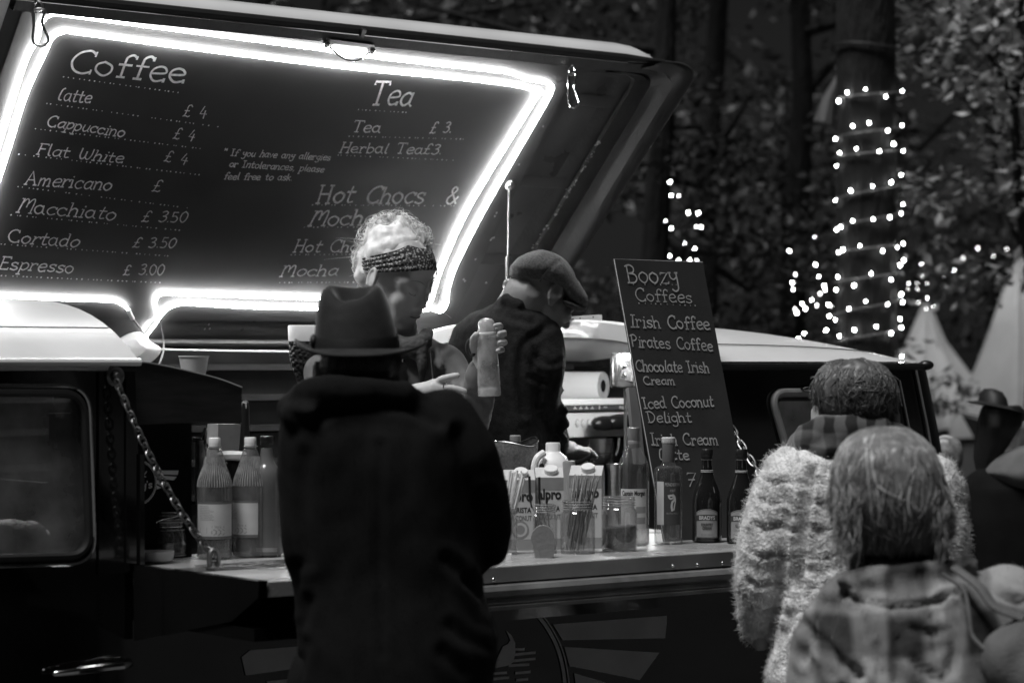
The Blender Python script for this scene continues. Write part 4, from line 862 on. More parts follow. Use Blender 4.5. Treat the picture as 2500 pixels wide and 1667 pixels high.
def sticks(o, n, R0, R1, L, thick, flat_, m, name, lean=(0, 0), h0=.008, tip=None, vary=.012):
    for i in range(n):
        a = random.uniform(0, 6.28); r0 = R0 * math.sqrt(random.random()); b = a + random.uniform(-.7, .7); r1 = R1 * math.sqrt(random.random())
        p0 = Vector((r0 * math.cos(a) - lean[0] * .4, r0 * math.sin(a), h0)); p1 = Vector((r1 * math.cos(b) + lean[0], r1 * math.sin(b) + lean[1], L + random.uniform(-vary, vary)))
        mb = MB(); mb.tube([p0, p0.lerp(p1, .5), p1], thick, 6, flat=flat_)
        if tip: mb.ell(p1, tip)
        ipart(name, mb, m, o)
random.seed(11)
o, k, Rr, H = jar('stirrer_jar', 'tall clear jar packed with wooden stirrers leaning to the right', 1410, 1350, 1222, 86)
sticks(o, 46, Rr * .55, Rr * .85, .178, .0030, .35, M['stick'], 'wooden_stirrer', (.020, 0), vary=.006)
o, k, Rr, H = jar('spoon_jar', 'small clear jar holding long dark-handled spoons', 1331, 1349, 1230, 60)
for dx, L in ((-.032, .178), (-.012, .176), (.004, .12)):
    mb = MB(); mb.tube([(.018 + dx * .2, 0, .01), (.006 + dx * .5, -.002, .07), (dx, 0, .11)], .0016, 6); ipart('spoon_stem', mb, M['steel'], o)
    mb = MB(); mb.tube([(dx, 0, .105), (dx * 1.1, 0, .13), (dx * 1.15, 0, L)], [.003, .006, .0065], 8, flat=.5); ipart('spoon_handle', mb, M['black_plastic'], o)
o, k, Rr, H = jar('straw_jar', 'jar of pale paper straws half hidden behind the elbow of the man in the hat', 1236, 1352, 1235, 56)
sticks(o, 16, Rr * .5, Rr * .9, .185, .0026, 1.0, M['cup'], 'paper_straw', (.022, -.004))
o, k, Rr, H = jar('sugar_jar', 'wide clear jar half full of brown sugar', 1512, 1344, 1212, 88)
sg = MB(); sg.lathe([(Rr * .9, .007), (Rr * .93, .02), (Rr * .93, .052), (Rr * .90, .056), (Rr * .6, .059), (Rr * .3, .056), (Rr * .01, .058)], 36)
sg.v = [(p[0], p[1], p[2] + (.004 * p[0] / Rr if p[2] > .03 else 0)) for p in sg.v]; ipart('brown_sugar', sg, M['sugar'], o)
# odd dark oval stand
o, k = item('oval_stand', 'dark rounded wooden tip stand with pale feet, at the counter edge', 'stand', 1325, 1362)
s = 1 / k; e = MB(); pts = [(28 * s * math.cos(a) * (1 if math.sin(a) > 0 else .9), 0, 46 * s + 34 * s * math.sin(a)) for a in [math.pi * i / 20 for i in range(21)]]
pts = [(27 * s, 0, 2 * s)] + [(29 * s * math.cos(math.pi * i / 24), 0, (44 + 35 * math.sin(math.pi * i / 24)) * s) for i in range(25)] + [(-22 * s, 0, 26 * s), (-12 * s, 0, .0), (16 * s, 0, 0)]
e.prism(pts, (0, .03, 0)); ipart('oval_body', e, M['leather'], o)
f_ = MB(); f_.prism([(-23 * s, -.001, 24 * s), (-11 * s, -.001, 18 * s), (-6 * s, -.001, 0), (-18 * s, -.001, 0)], (0, .031, 0)); ipart('foot', f_, M['fascia'], o)
o, k = item('sugar_cube', 'tiny white block on the counter edge by the elbow of the man in the hat', 'block', 1243, 1366); q = MB(); q.rbox((-.006, -.006, 0), (.006, .006, .014), .001); ipart('block', q, M['plastic_white'], o)
# spirits
rum = [(1, .05), (1, .50), (1.0, .60), (1.02, .615), (1, .63), (.99, .66), (.90, .70), (.70, .745), (.42, .79), (.18, .835), (.05, .87), (0, .9)]
o, k, H, Rb = bottle('rum_bottle', 'clear spirit bottle with tall neck and white label, left of the chalkboard lettering', 1547, 1331, 1043, 76, rum, M['spirit'], M['fascia'], 26, None, .05)
label_on(o, Rb * 1.012, H * .15, H * .485, .95, M['label']); ipart('brand_print', print_on(o, 'Captain Morgan', Rb * 1.018, H * .43, .016, M['ink'], Rb * 1.62, bold=.0006), M['ink'], o)
q = MB(); r = Rb * 1.017
for a0, a1, z0, z1 in ((.15, .85, .28, .335), (.2, .8, .19, .245)): q.add([(r * math.sin(a0 + (a1 - a0) * i / 6), -r * math.cos(a0 + (a1 - a0) * i / 6), H * z) for z in (z0, z1) for i in range(7)], [(i, i + 1, i + 8, i + 7) for i in range(6)])
ipart('label_picture', q, M['label_grey'], o)
sg = MB(); sg.lathe([(Rb * .9, .004), (Rb * .97, .01), (Rb * .97, H * .35), (Rb * .01, H * .35)], 32); ipart('liquid', sg, M['spirit'], o)
o, k, H, Rb = bottle('whisky_bottle', 'square-shouldered clear spirit bottle with a pale stopper in front of the chalkboard', 1632, 1327, 1067, 69, [(1, .04), (1, .66), (.98, .69), (.84, .715), (.60, .725), (.25, .735), (.08, .76), (0, .80), (0, .88)], M['spirit'], M['label'], 29, None, .014)
nk = MB(); nk.lathe([(15.2 / k, H * .765), (15.6 / k, H * .77), (15.6 / k, H - .0145), (15.2 / k, H - .014)], 24); ipart('neck_sleeve', nk, M['midink'], o)
q = MB(); r = Rb * 1.012
def wrap(q, a0, a1, z0, z1): q.add([(r * math.sin(a0 + (a1 - a0) * i / 8), -r * math.cos(a0 + (a1 - a0) * i / 8), z) for z in (z0, z1) for i in range(9)], [(i, i + 1, i + 10, i + 9) for i in range(8)])
wrap(q, -.92, -.33, H * .185, H * .59); ipart('pale_strip', q, M['label'], o)
q = MB(); wrap(q, -.32, .95, H * .185, H * .59); ipart('dark_label', q, M['label_dark'], o)
ipart('brand_print', print_on(o, 'PENDERYN', Rb * 1.02, H * .548, .011, M['paleink'], Rb * 1.12, Rb * .31), M['paleink'], o)
ipart('cask_print', print_on(o, 'CELT', Rb * 1.02, H * .495, .008, M['paleink'], Rb * .4, Rb * .31), M['paleink'], o)
ipart('foot_print', print_on(o, 'PEATED MALT', Rb * 1.02, H * .285, .006, M['label_grey'], Rb * .95, Rb * .31), M['label_grey'], o)
dr = MB(); rr = Rb * 1.022                               # pale flourish in the middle of the label
for pts, w in (([(.00, .455), (.25, .46), (.42, .44), (.40, .415), (.28, .40), (.22, .36), (.26, .32)], .005), ([(.02, .445), (.14, .43), (.3, .435)], .004), ([(.3, .47), (.45, .45), (.5, .41), (.42, .36), (.38, .325)], .003)):
    dr.ribbon(catmull([Vector((a * rr, z * H)) for a, z in pts], 6), w, lambda p, z: (rr * math.sin(p / rr), -rr * math.cos(p / rr), z))
ipart('label_flourish', dr, M['paleink'], o)
def cream(label, x, y, ytop):
    o, k, H, Rb = bottle('cream_liqueur_bottle', label, x, y, ytop, 72, [(1.0, .05), (1.0, .42), (.96, .47), (.82, .54), (.58, .61), (.34, .67), (.14, .73), (.03, .78), (0, .82), (0, .9)], M['dark_glass'], M['black_plastic'], 25, 'dark cream liqueur bottles', .024)
    rn = 12.5 / k
    for z in (.70, .715, .885):
        q = MB(); q.lathe([(rn * 1.02, z * H), (rn * 1.08, z * H + .0008), (rn * 1.02, z * H + .0016)], 24); 
        if z < .8: q.v = [(p[0] * 1.15, p[1] * 1.15, p[2] + .012) for p in q.v]
        ipart('neck_ring', q, M['paleink'], o)
    r = Rb * 1.012; n = 16; hf = .78
    def arch(r_, hf_, z0, zt, zs):
        rows = [[(r_ * math.sin(-hf_ + 2 * hf_ * i / n), -r_ * math.cos(-hf_ + 2 * hf_ * i / n), z) for i in range(n + 1)] for z in (z0,)]
        rows.append([(r_ * math.sin(-hf_ + 2 * hf_ * i / n), -r_ * math.cos(-hf_ + 2 * hf_ * i / n), zs + (zt - zs) * (1 - (2 * i / n - 1) ** 2)) for i in range(n + 1)]); return MB().rings(rows, closed=False)
    ipart('label_border', arch(r, hf, H * .055, H * .365, H * .33), M['label_grey'], o); ipart('label_edge', arch(r + .0004, hf - .03, H * .06, H * .36, H * .325), M['label_dark'], o)
    ipart('paper_label', arch(r + .0008, hf - .06, H * .065, H * .355, H * .32), M['label_grey'], o)
    q = MB(); rr = r + .0012; q.add([(rr * math.sin(-hf + 2 * hf * i / n), -rr * math.cos(-hf + 2 * hf * i / n), H * (z + .012 * (1 - (2 * i / n - 1) ** 2))) for z in (.235, .295) for i in range(n + 1)], [(i, i + 1, n + 2 + i, n + 1 + i) for i in range(n)]); ipart('label_band', q, M['label_dark'], o)
    for t, z, sz, w, mm, b_ in (('BRADYS', .253, .013, 1.12, M['paleink'], .0004), ('COUNTRY', .185, .009, .84, M['label_dark'], .0005), ('CREAM', .148, .009, .62, M['label_dark'], .0005), ('ROYAL CREAM', .085, .004, .8, M['midink'], 0)):
        ipart('label_print', print_on(o, t, rr + .0004, z * H, sz, mm, w * Rb, bold=b_), mm, o)
cream('dark cream liqueur bottle with arched label, the one between the clear bottle and its twin', 1726, 1323, 1096)
cream('dark cream liqueur bottle partly hidden by the fluffy pale jumper', 1810, 1326, 1096)
# milk jug, sieve, cup lids, pitcher
o, k = item('milk_jug', 'translucent white plastic milk jug with moulded handle behind the cartons', 'jug', 1350, 1318)
s = 1 / k; H = 238 * s
def sq(rx, ry, z, n=28, e=3.0): return [(math.copysign(abs(math.cos(2 * math.pi * i / n)) ** (2 / e), math.cos(2 * math.pi * i / n)) * rx, math.copysign(abs(math.sin(2 * math.pi * i / n)) ** (2 / e), math.sin(2 * math.pi * i / n)) * ry, z) for i in range(n)]
mb = MB(); mb.rings([sq(44 * s, .05, .0), sq(48 * s, .052, .01), sq(48 * s, .052, H * .66), sq(44 * s, .048, H * .77), sq(32 * s, .034, H * .86), sq(20 * s, .02, H * .90, e=2.2), sq(18 * s, .018, H * .915, e=2), sq(18 * s, .018, H * .985, e=2), sq(16 * s, .016, H, e=2)]); ipart('jug_body', mb, M['plastic_white'], o)
mb = MB(); mb.tube(catmull([(-22 * s, -.040, H * .90), (-38 * s, -.052, H * .85), (-45 * s, -.056, H * .76), (-44 * s, -.056, H * .66), (-34 * s, -.05, H * .60)], 6), .009, 10); ipart('handle', mb, M['plastic_white'], o)
mb = MB(); mb.ell((-27 * s, -.047, H * .745), (7 * s, .006, 13 * s)); ipart('handle_hollow', mb, M['black_plastic'], o)
o, k = item('plastic_cup_lids', 'stack of ribbed clear plastic cup lids beside the milk jug', 'lids', 1389, 1322)
s = 1 / k; mb = MB()
rings = []
for i in range(17):
    z = (100 + 96 * i / 16) * s; r_ = (20 - 5 * i / 16) * s * (1 + (.05 if i % 2 else 0)); rings.append((r_, z))
mb.lathe([(15 * s, 0), (15 * s, 100 * s), (21 * s, 101 * s)] + rings + [(9 * s, 198 * s)], 24); ipart('lid_stack', mb, M['frosted'], o)
o, k = item('mesh_sieve', 'crumpled fine mesh sieve resting upside over the cartons', 'sieve', 1252, 1316)
s = 1 / k; mb = MB(); rings = []; n = 36
for j in range(9):
    t = j / 8
    rings.append([((14 + 48 * math.sin(t * 1.75)) * s * math.cos(2 * math.pi * i / n), (12 + 44 * math.sin(t * 1.75)) * s * math.sin(2 * math.pi * i / n), (150 + 88 * t ** 1.2 + (t ** 3) * (7 * math.sin(4 * math.pi * i / n + .6) + 4 * math.sin(6 * math.pi * i / n))) * s) for i in range(n)])
mb.rings(rings, cap=False); sv = ipart('mesh_bowl', mb, M['sieve_mesh'], o)
mb = MB(); mb.tube(rings[-1], .0018, 6, closed=True); ipart('rim', mb, M['chrome'], o)
mb = MB(); mb.lathe([(14 * s, 0), (14 * s, 130 * s), (16 * s, 150 * s)], 20); ipart('stand', mb, M['old_steel'], o)
mb = MB(); mb.tube([(48 * s, 0, 232 * s), (62 * s, -.004, 240 * s)], [.0018, .003], 6); ipart('handle_tip', mb, M['chrome'], o)
o, k = item('capped_bottle', 'bottle with a grey cap standing behind the mesh sieve', 'bottle', 1258, 1300); s = 1 / k
mb = MB(); mb.lathe([(28 * s, 0), (30 * s, .01), (30 * s, 150 * s), (22 * s, 185 * s), (12 * s, 205 * s), (12 * s, 222 * s)], 24); ipart('glass_body', mb, M['mid_glass'], o)
mb = MB(); mb.lathe([(13 * s, 222 * s), (13.5 * s, 224 * s), (13.5 * s, 236 * s), (12 * s, 238 * s)], 24); ipart('cap', mb, M['label_grey'], o)
o, k = item('steel_pitcher', 'shiny steel milk pitcher behind the jar of stirrers', 'pitcher', 1500, 1306); s = 1 / k
mb = MB(); mb.lathe([(16 * s, 0), (17 * s, .004), (15 * s, 120 * s), (16 * s, 160 * s), (20 * s, 170 * s), (20 * s, 174 * s), (13 * s, 166 * s), (12 * s, 60 * s)], 28); ipart('pitcher_body', mb, M['steel'], o)
# kettle and paper behind the syrup bottles
o, k = item('steel_kettle', 'round dark kettle with a pale lid rim behind the syrup bottles', 'kettle', 566, 1336); s = 1 / k
mb = MB(); mb.lathe([(52 * s, 0), (60 * s, 20 * s), (62 * s, 90 * s), (52 * s, 160 * s), (34 * s, 205 * s), (30 * s, 216 * s)], 36); ipart('kettle_body', mb, M['dark_glass'], o)
mb = MB(); mb.lathe([(34 * s, 214 * s), (38 * s, 218 * s), (38 * s, 228 * s), (30 * s, 234 * s), (5 * s, 236 * s)], 36); ipart('lid', mb, M['plastic_white'], o)
mb = MB(); mb.tube(catmull([(-50 * s, -.03, 140 * s), (-66 * s, -.03, 190 * s), (-40 * s, -.03, 214 * s)], 6), .004, 8); ipart('handle', mb, M['black_plastic'], o)
p = side(.95); o = thing('grey_paper_bag', 'grey paper bag hanging in the gap under the cabinet panel', 'bag', p.px(560, 1200))
mb = MB(); mb.prism([p.px(533, 1035), p.px(588, 1035), p.px(578, 1180), p.px(528, 1180)], V * .05); mb.build('bag', M['label_grey'], o)
p = side(.80); o = thing('water_tap', 'small chrome tap behind the left syrup bottle', 'tap', p.px(490, 1200)); Y = p.px(490, 1080).y
mb = MB(); mb.tube(catmull([P(468, 1074, Y), P(486, 1074, Y), P(498, 1082, Y), P(505, 1094, Y)], 5), .007, 10); mb.build('spout', M['chrome'], o)
mb = MB(); mb.tube([P(502, 1044, Y), P(499, 1066, Y), P(498, 1082, Y)], [.004, .005, .009], 10); mb.build('lever', M['chrome'], o)
mb = MB(); mb.tube([P(489, 1074, Y), P(489, 1230, Y)], .012, 10); mb.build('stem', M['old_steel'], o)
# ------------------------------------------------------------------ espresso machine at the far side, and what stands round it
VM = 1.68; mp = side(VM); mo = mp.px(1440, 1300)
em_ = thing('espresso_machine', 'white and chrome espresso machine behind the man in the flat cap', 'coffee machine', Vector((mo.x, mo.y, .3)))
def mx(x, y, v=VM): return sidepx(x, y, v)
L_ = mx(1330, 1000).x; Rr_ = L_ + .52
zt, zb0, zb1, zl = mx(1440, 974).z, mx(1440, 988).z, mx(1440, 1002).z, mx(1440, 1067).z
def mbox(lo, hi, r=.004): q = MB(); q.rbox(lo, hi, r); return toW(q)
body = mbox((L_, VM, zl), (Rr_, VM + .4, zt - .002)).build('body', M['machine_white'], em_)
mbox((L_ - .01, VM - .03, zb0), (Rr_ + .01, VM + .4, zt + .002)).build('cup_shelf', M['machine_white'], em_)
bnd = mbox((L_ + .002, VM - .022, zb1), (Rr_ - .002, VM - .002, zb0 - .001)).build('dark_band', M['label_dark'], em_)
BPm = side(VM - .023)
q = text_mesh('RIMINI', .0135, 'lettering', None, None, BPm.px(1530, 998), U, Z, width=.062, bold=.0005); q.build('maker_lettering', M['label'], bnd)
q = MB()
for x in (1404, 1418, 1432, 1446): q.prism([BPm.px(x - 4, 998), BPm.px(x + 4, 998), BPm.px(x + 4, 996), BPm.px(x + 1, 995), BPm.px(x + 1, 991), BPm.px(x - 1, 991), BPm.px(x - 1, 995), BPm.px(x - 4, 996)], -V * .0004)
q.prism([BPm.px(1462, 999), BPm.px(1465, 999), BPm.px(1465, 988), BPm.px(1462, 988)], -V * .0004); q.prism([BPm.px(1474, 995), BPm.px(1482, 995), BPm.px(1482, 992), BPm.px(1474, 992)], -V * .0004)
q.build('cup_symbols', M['label'], bnd)
for x in (1409, 1423, 1437, 1451):
    q = MB(); c = side(VM - .001).px(x, 1033); q.ell(c, (.0068, .006, .0115), Matrix.Rotation(TH, 3, 'Z')); q.build('button', M['plastic_white'], em_)
    q = MB(); q.tube([c + U * (.0072 * math.cos(a)) + Z * (.012 * math.sin(a)) - V * .0006 for a in [2 * math.pi * i / 20 for i in range(20)]], .0007, 5, closed=True); q.build('button_ring', M['midink'], em_)
for x0, x1, y in ((1459, 1496, 1034), (1494, 1534, 1030)):
    a = side(VM - .07).px(x0, y); b = side(VM - .05).px(x1, y - 3); q = MB(); q.chain([a, a.lerp(b, .35), b], [.021, .024, .022], 18); q.build('steam_knob', M['black_plastic'], em_)
q = MB(); w0 = mx(1441, 1070); 
for x, w in ((1466, .037),):
    c = side(VM - .02).px(x, 1070); c2 = side(VM - .02).px(x, 1104)
    q.tube([c, c2, c2 - Z * .008], [w, w * .94, w * .7], 24)
q.build('group_head', M['steel'], em_)
q = MB(); c = side(VM - .02).px(1466, 1108); q.tube([c, c - Z * .014, c - Z * .03], [.036, .034, .02], 24); hnd = side(VM - .09)
q.build('portafilter', M['old_steel'], em_)
q = MB(); q.chain([side(VM - .06).px(1450, 1106), hnd.px(1430, 1114), side(VM - .13).px(1395, 1128)], [.010, .013, .016], 14); q.build('portafilter_handle', M['black_plastic'], em_)
mbox((L_ + .01, VM + .12, zl - .24), (Rr_ - .01, VM + .39, zl - .0005)).build('back_plate', M['steel'], em_)
mbox((L_, VM - .06, zl - .30), (Rr_, VM + .4, zl - .24)).build('drip_tray', M['old_steel'], em_)
for x in (1440, 1492):
    q = MB(); c = side(VM + .06).px(x, 1072); q.tube([c, c - Z * .24], .012, 10); q.build('pipe', M['chrome'], em_)
q = MB(); q.tube(catmull([side(VM - .05).px(1512, 1070), side(VM - .06).px(1510, 1090), side(VM - .07).px(1504, 1112)], 5), .004, 8); q.build('steam_wand', M['chrome'], em_)
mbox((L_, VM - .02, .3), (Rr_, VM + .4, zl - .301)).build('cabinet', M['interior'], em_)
# paper towel roll on the machine
pr_c = side(VM + .06).px(1473, 942); rr = .045
roll = thing('paper_towel_roll', 'white paper towel roll lying on top of the espresso machine', 'paper roll', pr_c - Z * rr)
ax = (V * .92 - U * .39).normalized()
def disc(c, ax, r, n=40): x, y, _ = basis(ax); return [c + x * r * math.cos(2 * math.pi * i / n) + y * r * math.sin(2 * math.pi * i / n) for i in range(n)]
q = MB(); q.rings([disc(pr_c, ax, rr), disc(pr_c + ax * .24, ax, rr)], cap=False); q.build('paper', M['paper'], roll)
q = MB(); q.rings([disc(pr_c, ax, rr), disc(pr_c - ax * .0006, ax, rr * .8), disc(pr_c - ax * .0004, ax, rr * .45), disc(pr_c + ax * .1, ax, rr * .44)], cap=False); q.build('rolled_edge', M['paper_edge'], roll)
q = MB(); q.rings([disc(pr_c + ax * .05, ax, rr * .43)], cap=False) if False else q.rings([disc(pr_c + ax * .001, ax, rr * .45), disc(pr_c + ax * .2, ax, rr * .43)]); q.build('core', M['interior'], roll)
# steel dispenser on a pole
dp = side(1.15); Y = dp.px(1515, 900).y; o = thing('steel_dispenser', 'brushed steel dispenser box on a thin pole, left of the chalkboard', 'dispenser', Vector((P(1527, 900, Y).x, Y, .3)))
k = F / Y; q = MB(); w = 68 / k; h = 86 / k; c = P(1524, 947, Y)
q.rings([[c + Vector((p[0], p[1], z)) for p in [(a, b) for a, b, _ in sq(w / 2 * f, .04 * f, 0, e=4)]] for z, f in ((0, .9), (.006, 1), (h - .012, 1), (h - .003, .93), (h, .8))]); q.build('box', M['steel'], o)
q = MB(); q.prism([P(1514, 884, Y - .043), P(1545, 876, Y - .043), P(1545, 932, Y - .043), P(1516, 924, Y - .043)], Vector((0, .006, 0))); q.build('front_plate', M['old_steel'], o)
q = MB()
for y in (894, 914): q.ell(P(1525, y, Y - .047), .005)
q.build('screw', M['chrome'], o)
q = MB(); q.tube([P(1527, 947, Y), P(1527, 1100, Y)], .0052, 10); q.tube([P(1527, 1100, Y), Vector((P(1527, 1100, Y).x, Y, .3))], .008, 10); q.build('pole', M['steel'], o)
q = MB()
for i in range(9): q.tube([P(1534 + 2 * math.cos(a), 952 + i * 4 + 1.0 * math.sin(a), Y) for a in [2 * math.pi * j / 8 for j in range(8)]], .0012, 4, closed=True)
q.build('spring', M['old_steel'], o)
# grinder hopper full of beans
gp = side(1.25); Y = gp.px(740, 860).y; k = F / Y
o = thing('coffee_grinder', 'coffee grinder with bean hopper and bright white lid, left of the hat', 'grinder', Vector((P(745, 880, Y).x, Y, .3)))
def ring(x, y, rx, n=30, e=4.0): c = P(x, y, Y); return [c + Vector((p[0], p[1], 0)) for p in sq(rx / k, rx / k * .9, 0, n, e)]
q = MB(); q.rings([ring(752, 834, 46), ring(752, 872, 45), ring(752, 915, 32), ring(752, 950, 20)]); q.build('bean_hopper', None, o)
q.v and None
hop = [c for c in o.children if c.name.startswith('bean_hopper')][0]
bm_m = mat('coffee_beans', .03, .3, var=0, coat=.3); nt, b = nodes_of(bm_m); vo = nt.nodes.new('ShaderNodeTexVoronoi'); vo.inputs['Scale'].default_value = 95; tc = nt.nodes.new('ShaderNodeTexCoord'); nt.links.new(tc.outputs['Object'], vo.inputs['Vector'])
bp_ = nt.nodes.new('ShaderNodeBump'); bp_.inputs['Strength'].default_value = 1; bp_.inputs['Distance'].default_value = .006; bp_.invert = True; nt.links.new(vo.outputs['Distance'], bp_.inputs['Height']); nt.links.new(bp_.outputs[0], b.inputs['Normal'])
hop.data.materials.append(bm_m)
q = MB(); q.rings([ring(752, 833, 47), ring(752, 798, 48), ring(752, 794, 46)]); q.build('hopper_lid', M['plastic_white'], o)
q = MB(); q.rings([ring(752, 951, 34), ring(752, 1000, 40), ring(752, 1200, 40)]); q.build('grinder_body', M['black_plastic'], o)
# cup and white cover on the cabinet shelf, and a black column
Y = side(VS + .30).px(473, 890).y; k = F / Y; p = P(473, 922, Y); o = thing('paper_cup', 'plain pale paper cup standing on the cabinet behind the curved panel', 'cup', p)
q = MB(); q.lathe([(27 / k, 0), (27.5 / k, .002), (36 / k, 50 / k), (37.5 / k, 51 / k), (37.5 / k, 53.5 / k), (35.5 / k, 53.5 / k), (34.5 / k, 49 / k), (26 / k, .004)], 40, p); q.build('cup', M['cup'], o)
Y = HATCH.px(350, 830, .0145).y - .02; o = thing('white_cover', 'crumpled white plastic cover where the light cables end, beside the paper cup', 'cover', P(345, 892, Y))
out = catmull([P(x, y, Y) for x, y in ((287, 832), (302, 818), (330, 810), (352, 814), (366, 832), (392, 849), (388, 866), (366, 886), (345, 892), (304, 892), (301, 860), (306, 843), (296, 836))], 4, closed=True)
cen = sum((p for p in out), Vector()) / len(out); q = MB(); q.rings([[cen.lerp(p, f) + Vector((0, d, 0)) for p in out] for f, d in ((.05, -.065), (.5, -.06), (.85, -.035), (1, 0), (.9, .05), (.05, .06))]); q.build('cover', M['glow_plastic'], o)
Y = side(.95).px(600, 1000).y; o = thing('black_column', 'black ribbed machine end standing right of the curved panel', 'machine part', Vector((P(600, 990, Y).x, Y, .3)))
q = MB(); q.tube([P(598, 1240, Y), P(598, 995, Y), P(598, 982, Y), P(596, 978, Y)], [.011, .011, .009, .004], 14)
for i in range(4): q.tube([P(589 , 983 + i * 4, Y - .006), P(603, 984 + i * 4, Y - .01)], .0014, 5)
q.build('column', M['black_plastic'], o)

# unseen lamp added under the tail roof to light the coffee machine
lp0 = W(UR0 + .10, 1.02, 1.628); o = thing('added_ceiling_lamp', 'unseen white tube lamp added under the tail roof to light the espresso machine', 'lamp', lp0)
q = MB(); q.tube([W(UR0 + .10, 1.02, 1.668), W(UR0 + .50, 1.02, 1.66)], .006, 8); q.build('light_tube', M['added_lamp_glow'], o)
q = MB(); q.prism([W(UR0 + .08, 1.0, 1.676), W(UR0 + .52, 1.0, 1.668), W(UR0 + .52, 1.04, 1.668), W(UR0 + .08, 1.04, 1.676)], Z * .006); q.build('holder', M['white_paint'], o)
# ------------------------------------------------------------------ people
def sil(mb, levels, Y, n=32, e=2.3, cap=True):
    # body of revolution-like rings from outline widths: (y, x left, x right, half depth in m, offset in depth)
    rings = []
    for y, xl, xr, d, dy in levels:
        c = P((xl + xr) / 2, y, Y); hw = (xr - xl) / 2 / F * Y
        rings.append([c + Vector((p[0], p[1] + dy, 0)) for p in sq(hw, d, 0, n, e)])
    mb.rings(rings[::-1]); return mb
def silx(mb, cols, Y, n=28, e=2.2, dy=0):
    rings = []
    for x, yt, yb, d in cols:
        c = P(x, (yt + yb) / 2, Y); hh = (yb - yt) / 2 / F * Y
        rings.append([c + Vector((0, p[1] + dy, p[0])) for p in sq(hh, d, 0, n, e)])
    mb.rings(rings); return mb
def put(mb, sub, T): mb.add([T @ Vector(p) for p in sub.v], sub.f)
def headT(x, y, Y, yaw, pitch, roll=0, s=1.0):
    return Matrix.Translation(P(x, y, Y)) @ Matrix.Rotation(R(yaw), 4, 'Z') @ Matrix.Rotation(R(pitch), 4, 'X') @ Matrix.Rotation(R(roll), 4, 'Y') @ Matrix.Scale(s, 4)
def head(mb, T, neck=None, female=False):
    h = MB(); f = 0.94 if female else 1.0
    h.ell((0, .012, .035), (.077, .097, .088)); h.ell((0, -.022, -.03), (.066 * f, .070, .075)); h.ell((0, -.038, -.066), (.050 * f, .050, .044)); h.ell((0, -.067, -.099 if not female else -.096), (.024 * f, .024, .020))
    b = .0105 if not female else .0065
    h.chain([(-.042, -.072, .026), (0, -.082, .025), (.042, -.072, .026)], [b, b * 1.1, b])
    h.ell((0, -.062, .055), (.054, .024, .040))
    for s in (-1, 1):
        if female: h.ell((s * .036, -.056, -.030), (.031, .027, .034)); h.ell((s * .026, -.058, -.060), (.028, .024, .030)); h.ell((s * .040, -.050, .020), (.030, .028, .030))
        else: h.ell((s * .043, -.060, -.026), (.025, .024, .022))
        h.ell((s * .032, -.0765 if female else -.0745, .004), (.0185, .0125, .0125)); h.ell((s * .0095, -.096, -.034), (.008, .009, .007))
        ear = MB(); Re = Matrix.Rotation(R(s * 22), 3, 'Z')
        ear.ell((s * .082, .018, -.002), (.008, .019, .030), Re); ear.tube([Vector((s * .090, .018, -.002)) + Re @ Vector((0, .017 * math.cos(a), .028 * math.sin(a))) for a in [R(-60) + R(260) * i / 12 for i in range(13)]], .0048, 8)
        ear.ell((s * .079, .012, -.030), (.007, .010, .011)); put(h, ear, Matrix.Identity(4))
    n = .85 if female else 1.0
    h.chain([(0, -.080, .018), (0, -.091, -.008), (0, -.105, -.030)], [.0095 * n, .0100 * n, .0118 * n])
    h.ell((0, -.0865, -.0605), (.021, .0105, .0068)); h.ell((0, -.0845, -.0725), (.018, .0105, .0078))
    put(mb, h, T)
def finger(mb, pts, r): mb.chain(pts, [r * f for f in (1.08, 1.0, .95, .9, .8)][:len(pts)] if len(pts) > 1 else r, 10)
def strandmesh(curves, r0, n=3):
    mb = MB()
    for c in curves:
        m = len(c); mb.tube(c, [r0 * (1 - .75 * i / (m - 1)) for i in range(m)], n)
    return mb
def drape(levels, Y, n, seed, up=1.02, wob=.03, n_seg=9, t0=(0, .25), t1=(.75, 1.0), a_range=(0, 6.283), spin=.5, flick=0.0):
    rnd = random.Random(seed); out = []
    for _ in range(n):
        a = rnd.uniform(*a_range); ta, tb = rnd.uniform(*t0), rnd.uniform(*t1); sp = rnd.gauss(0, spin); f = rnd.uniform(.985, up + .02); ph = rnd.uniform(0, 6.28); c = []
        for i in range(n_seg):
            q = i / (n_seg - 1); t = (ta + (tb - ta) * q) * (len(levels) - 1); j = min(int(t), len(levels) - 2); w = t - j
            L = [levels[j][k] * (1 - w) + levels[j + 1][k] * w for k in range(5)]
            aa = a + sp * q * q + wob * math.sin(5 * q + ph); ff = f + flick * q ** 3 * rnd.uniform(.3, 1)
            c.append(P((L[1] + L[2]) / 2, L[0], Y) + Vector((math.cos(aa) * (L[2] - L[1]) / 2 / F * Y * ff, math.sin(aa) * L[3] * ff + L[4], 0)))
        out.append(c)
    return out
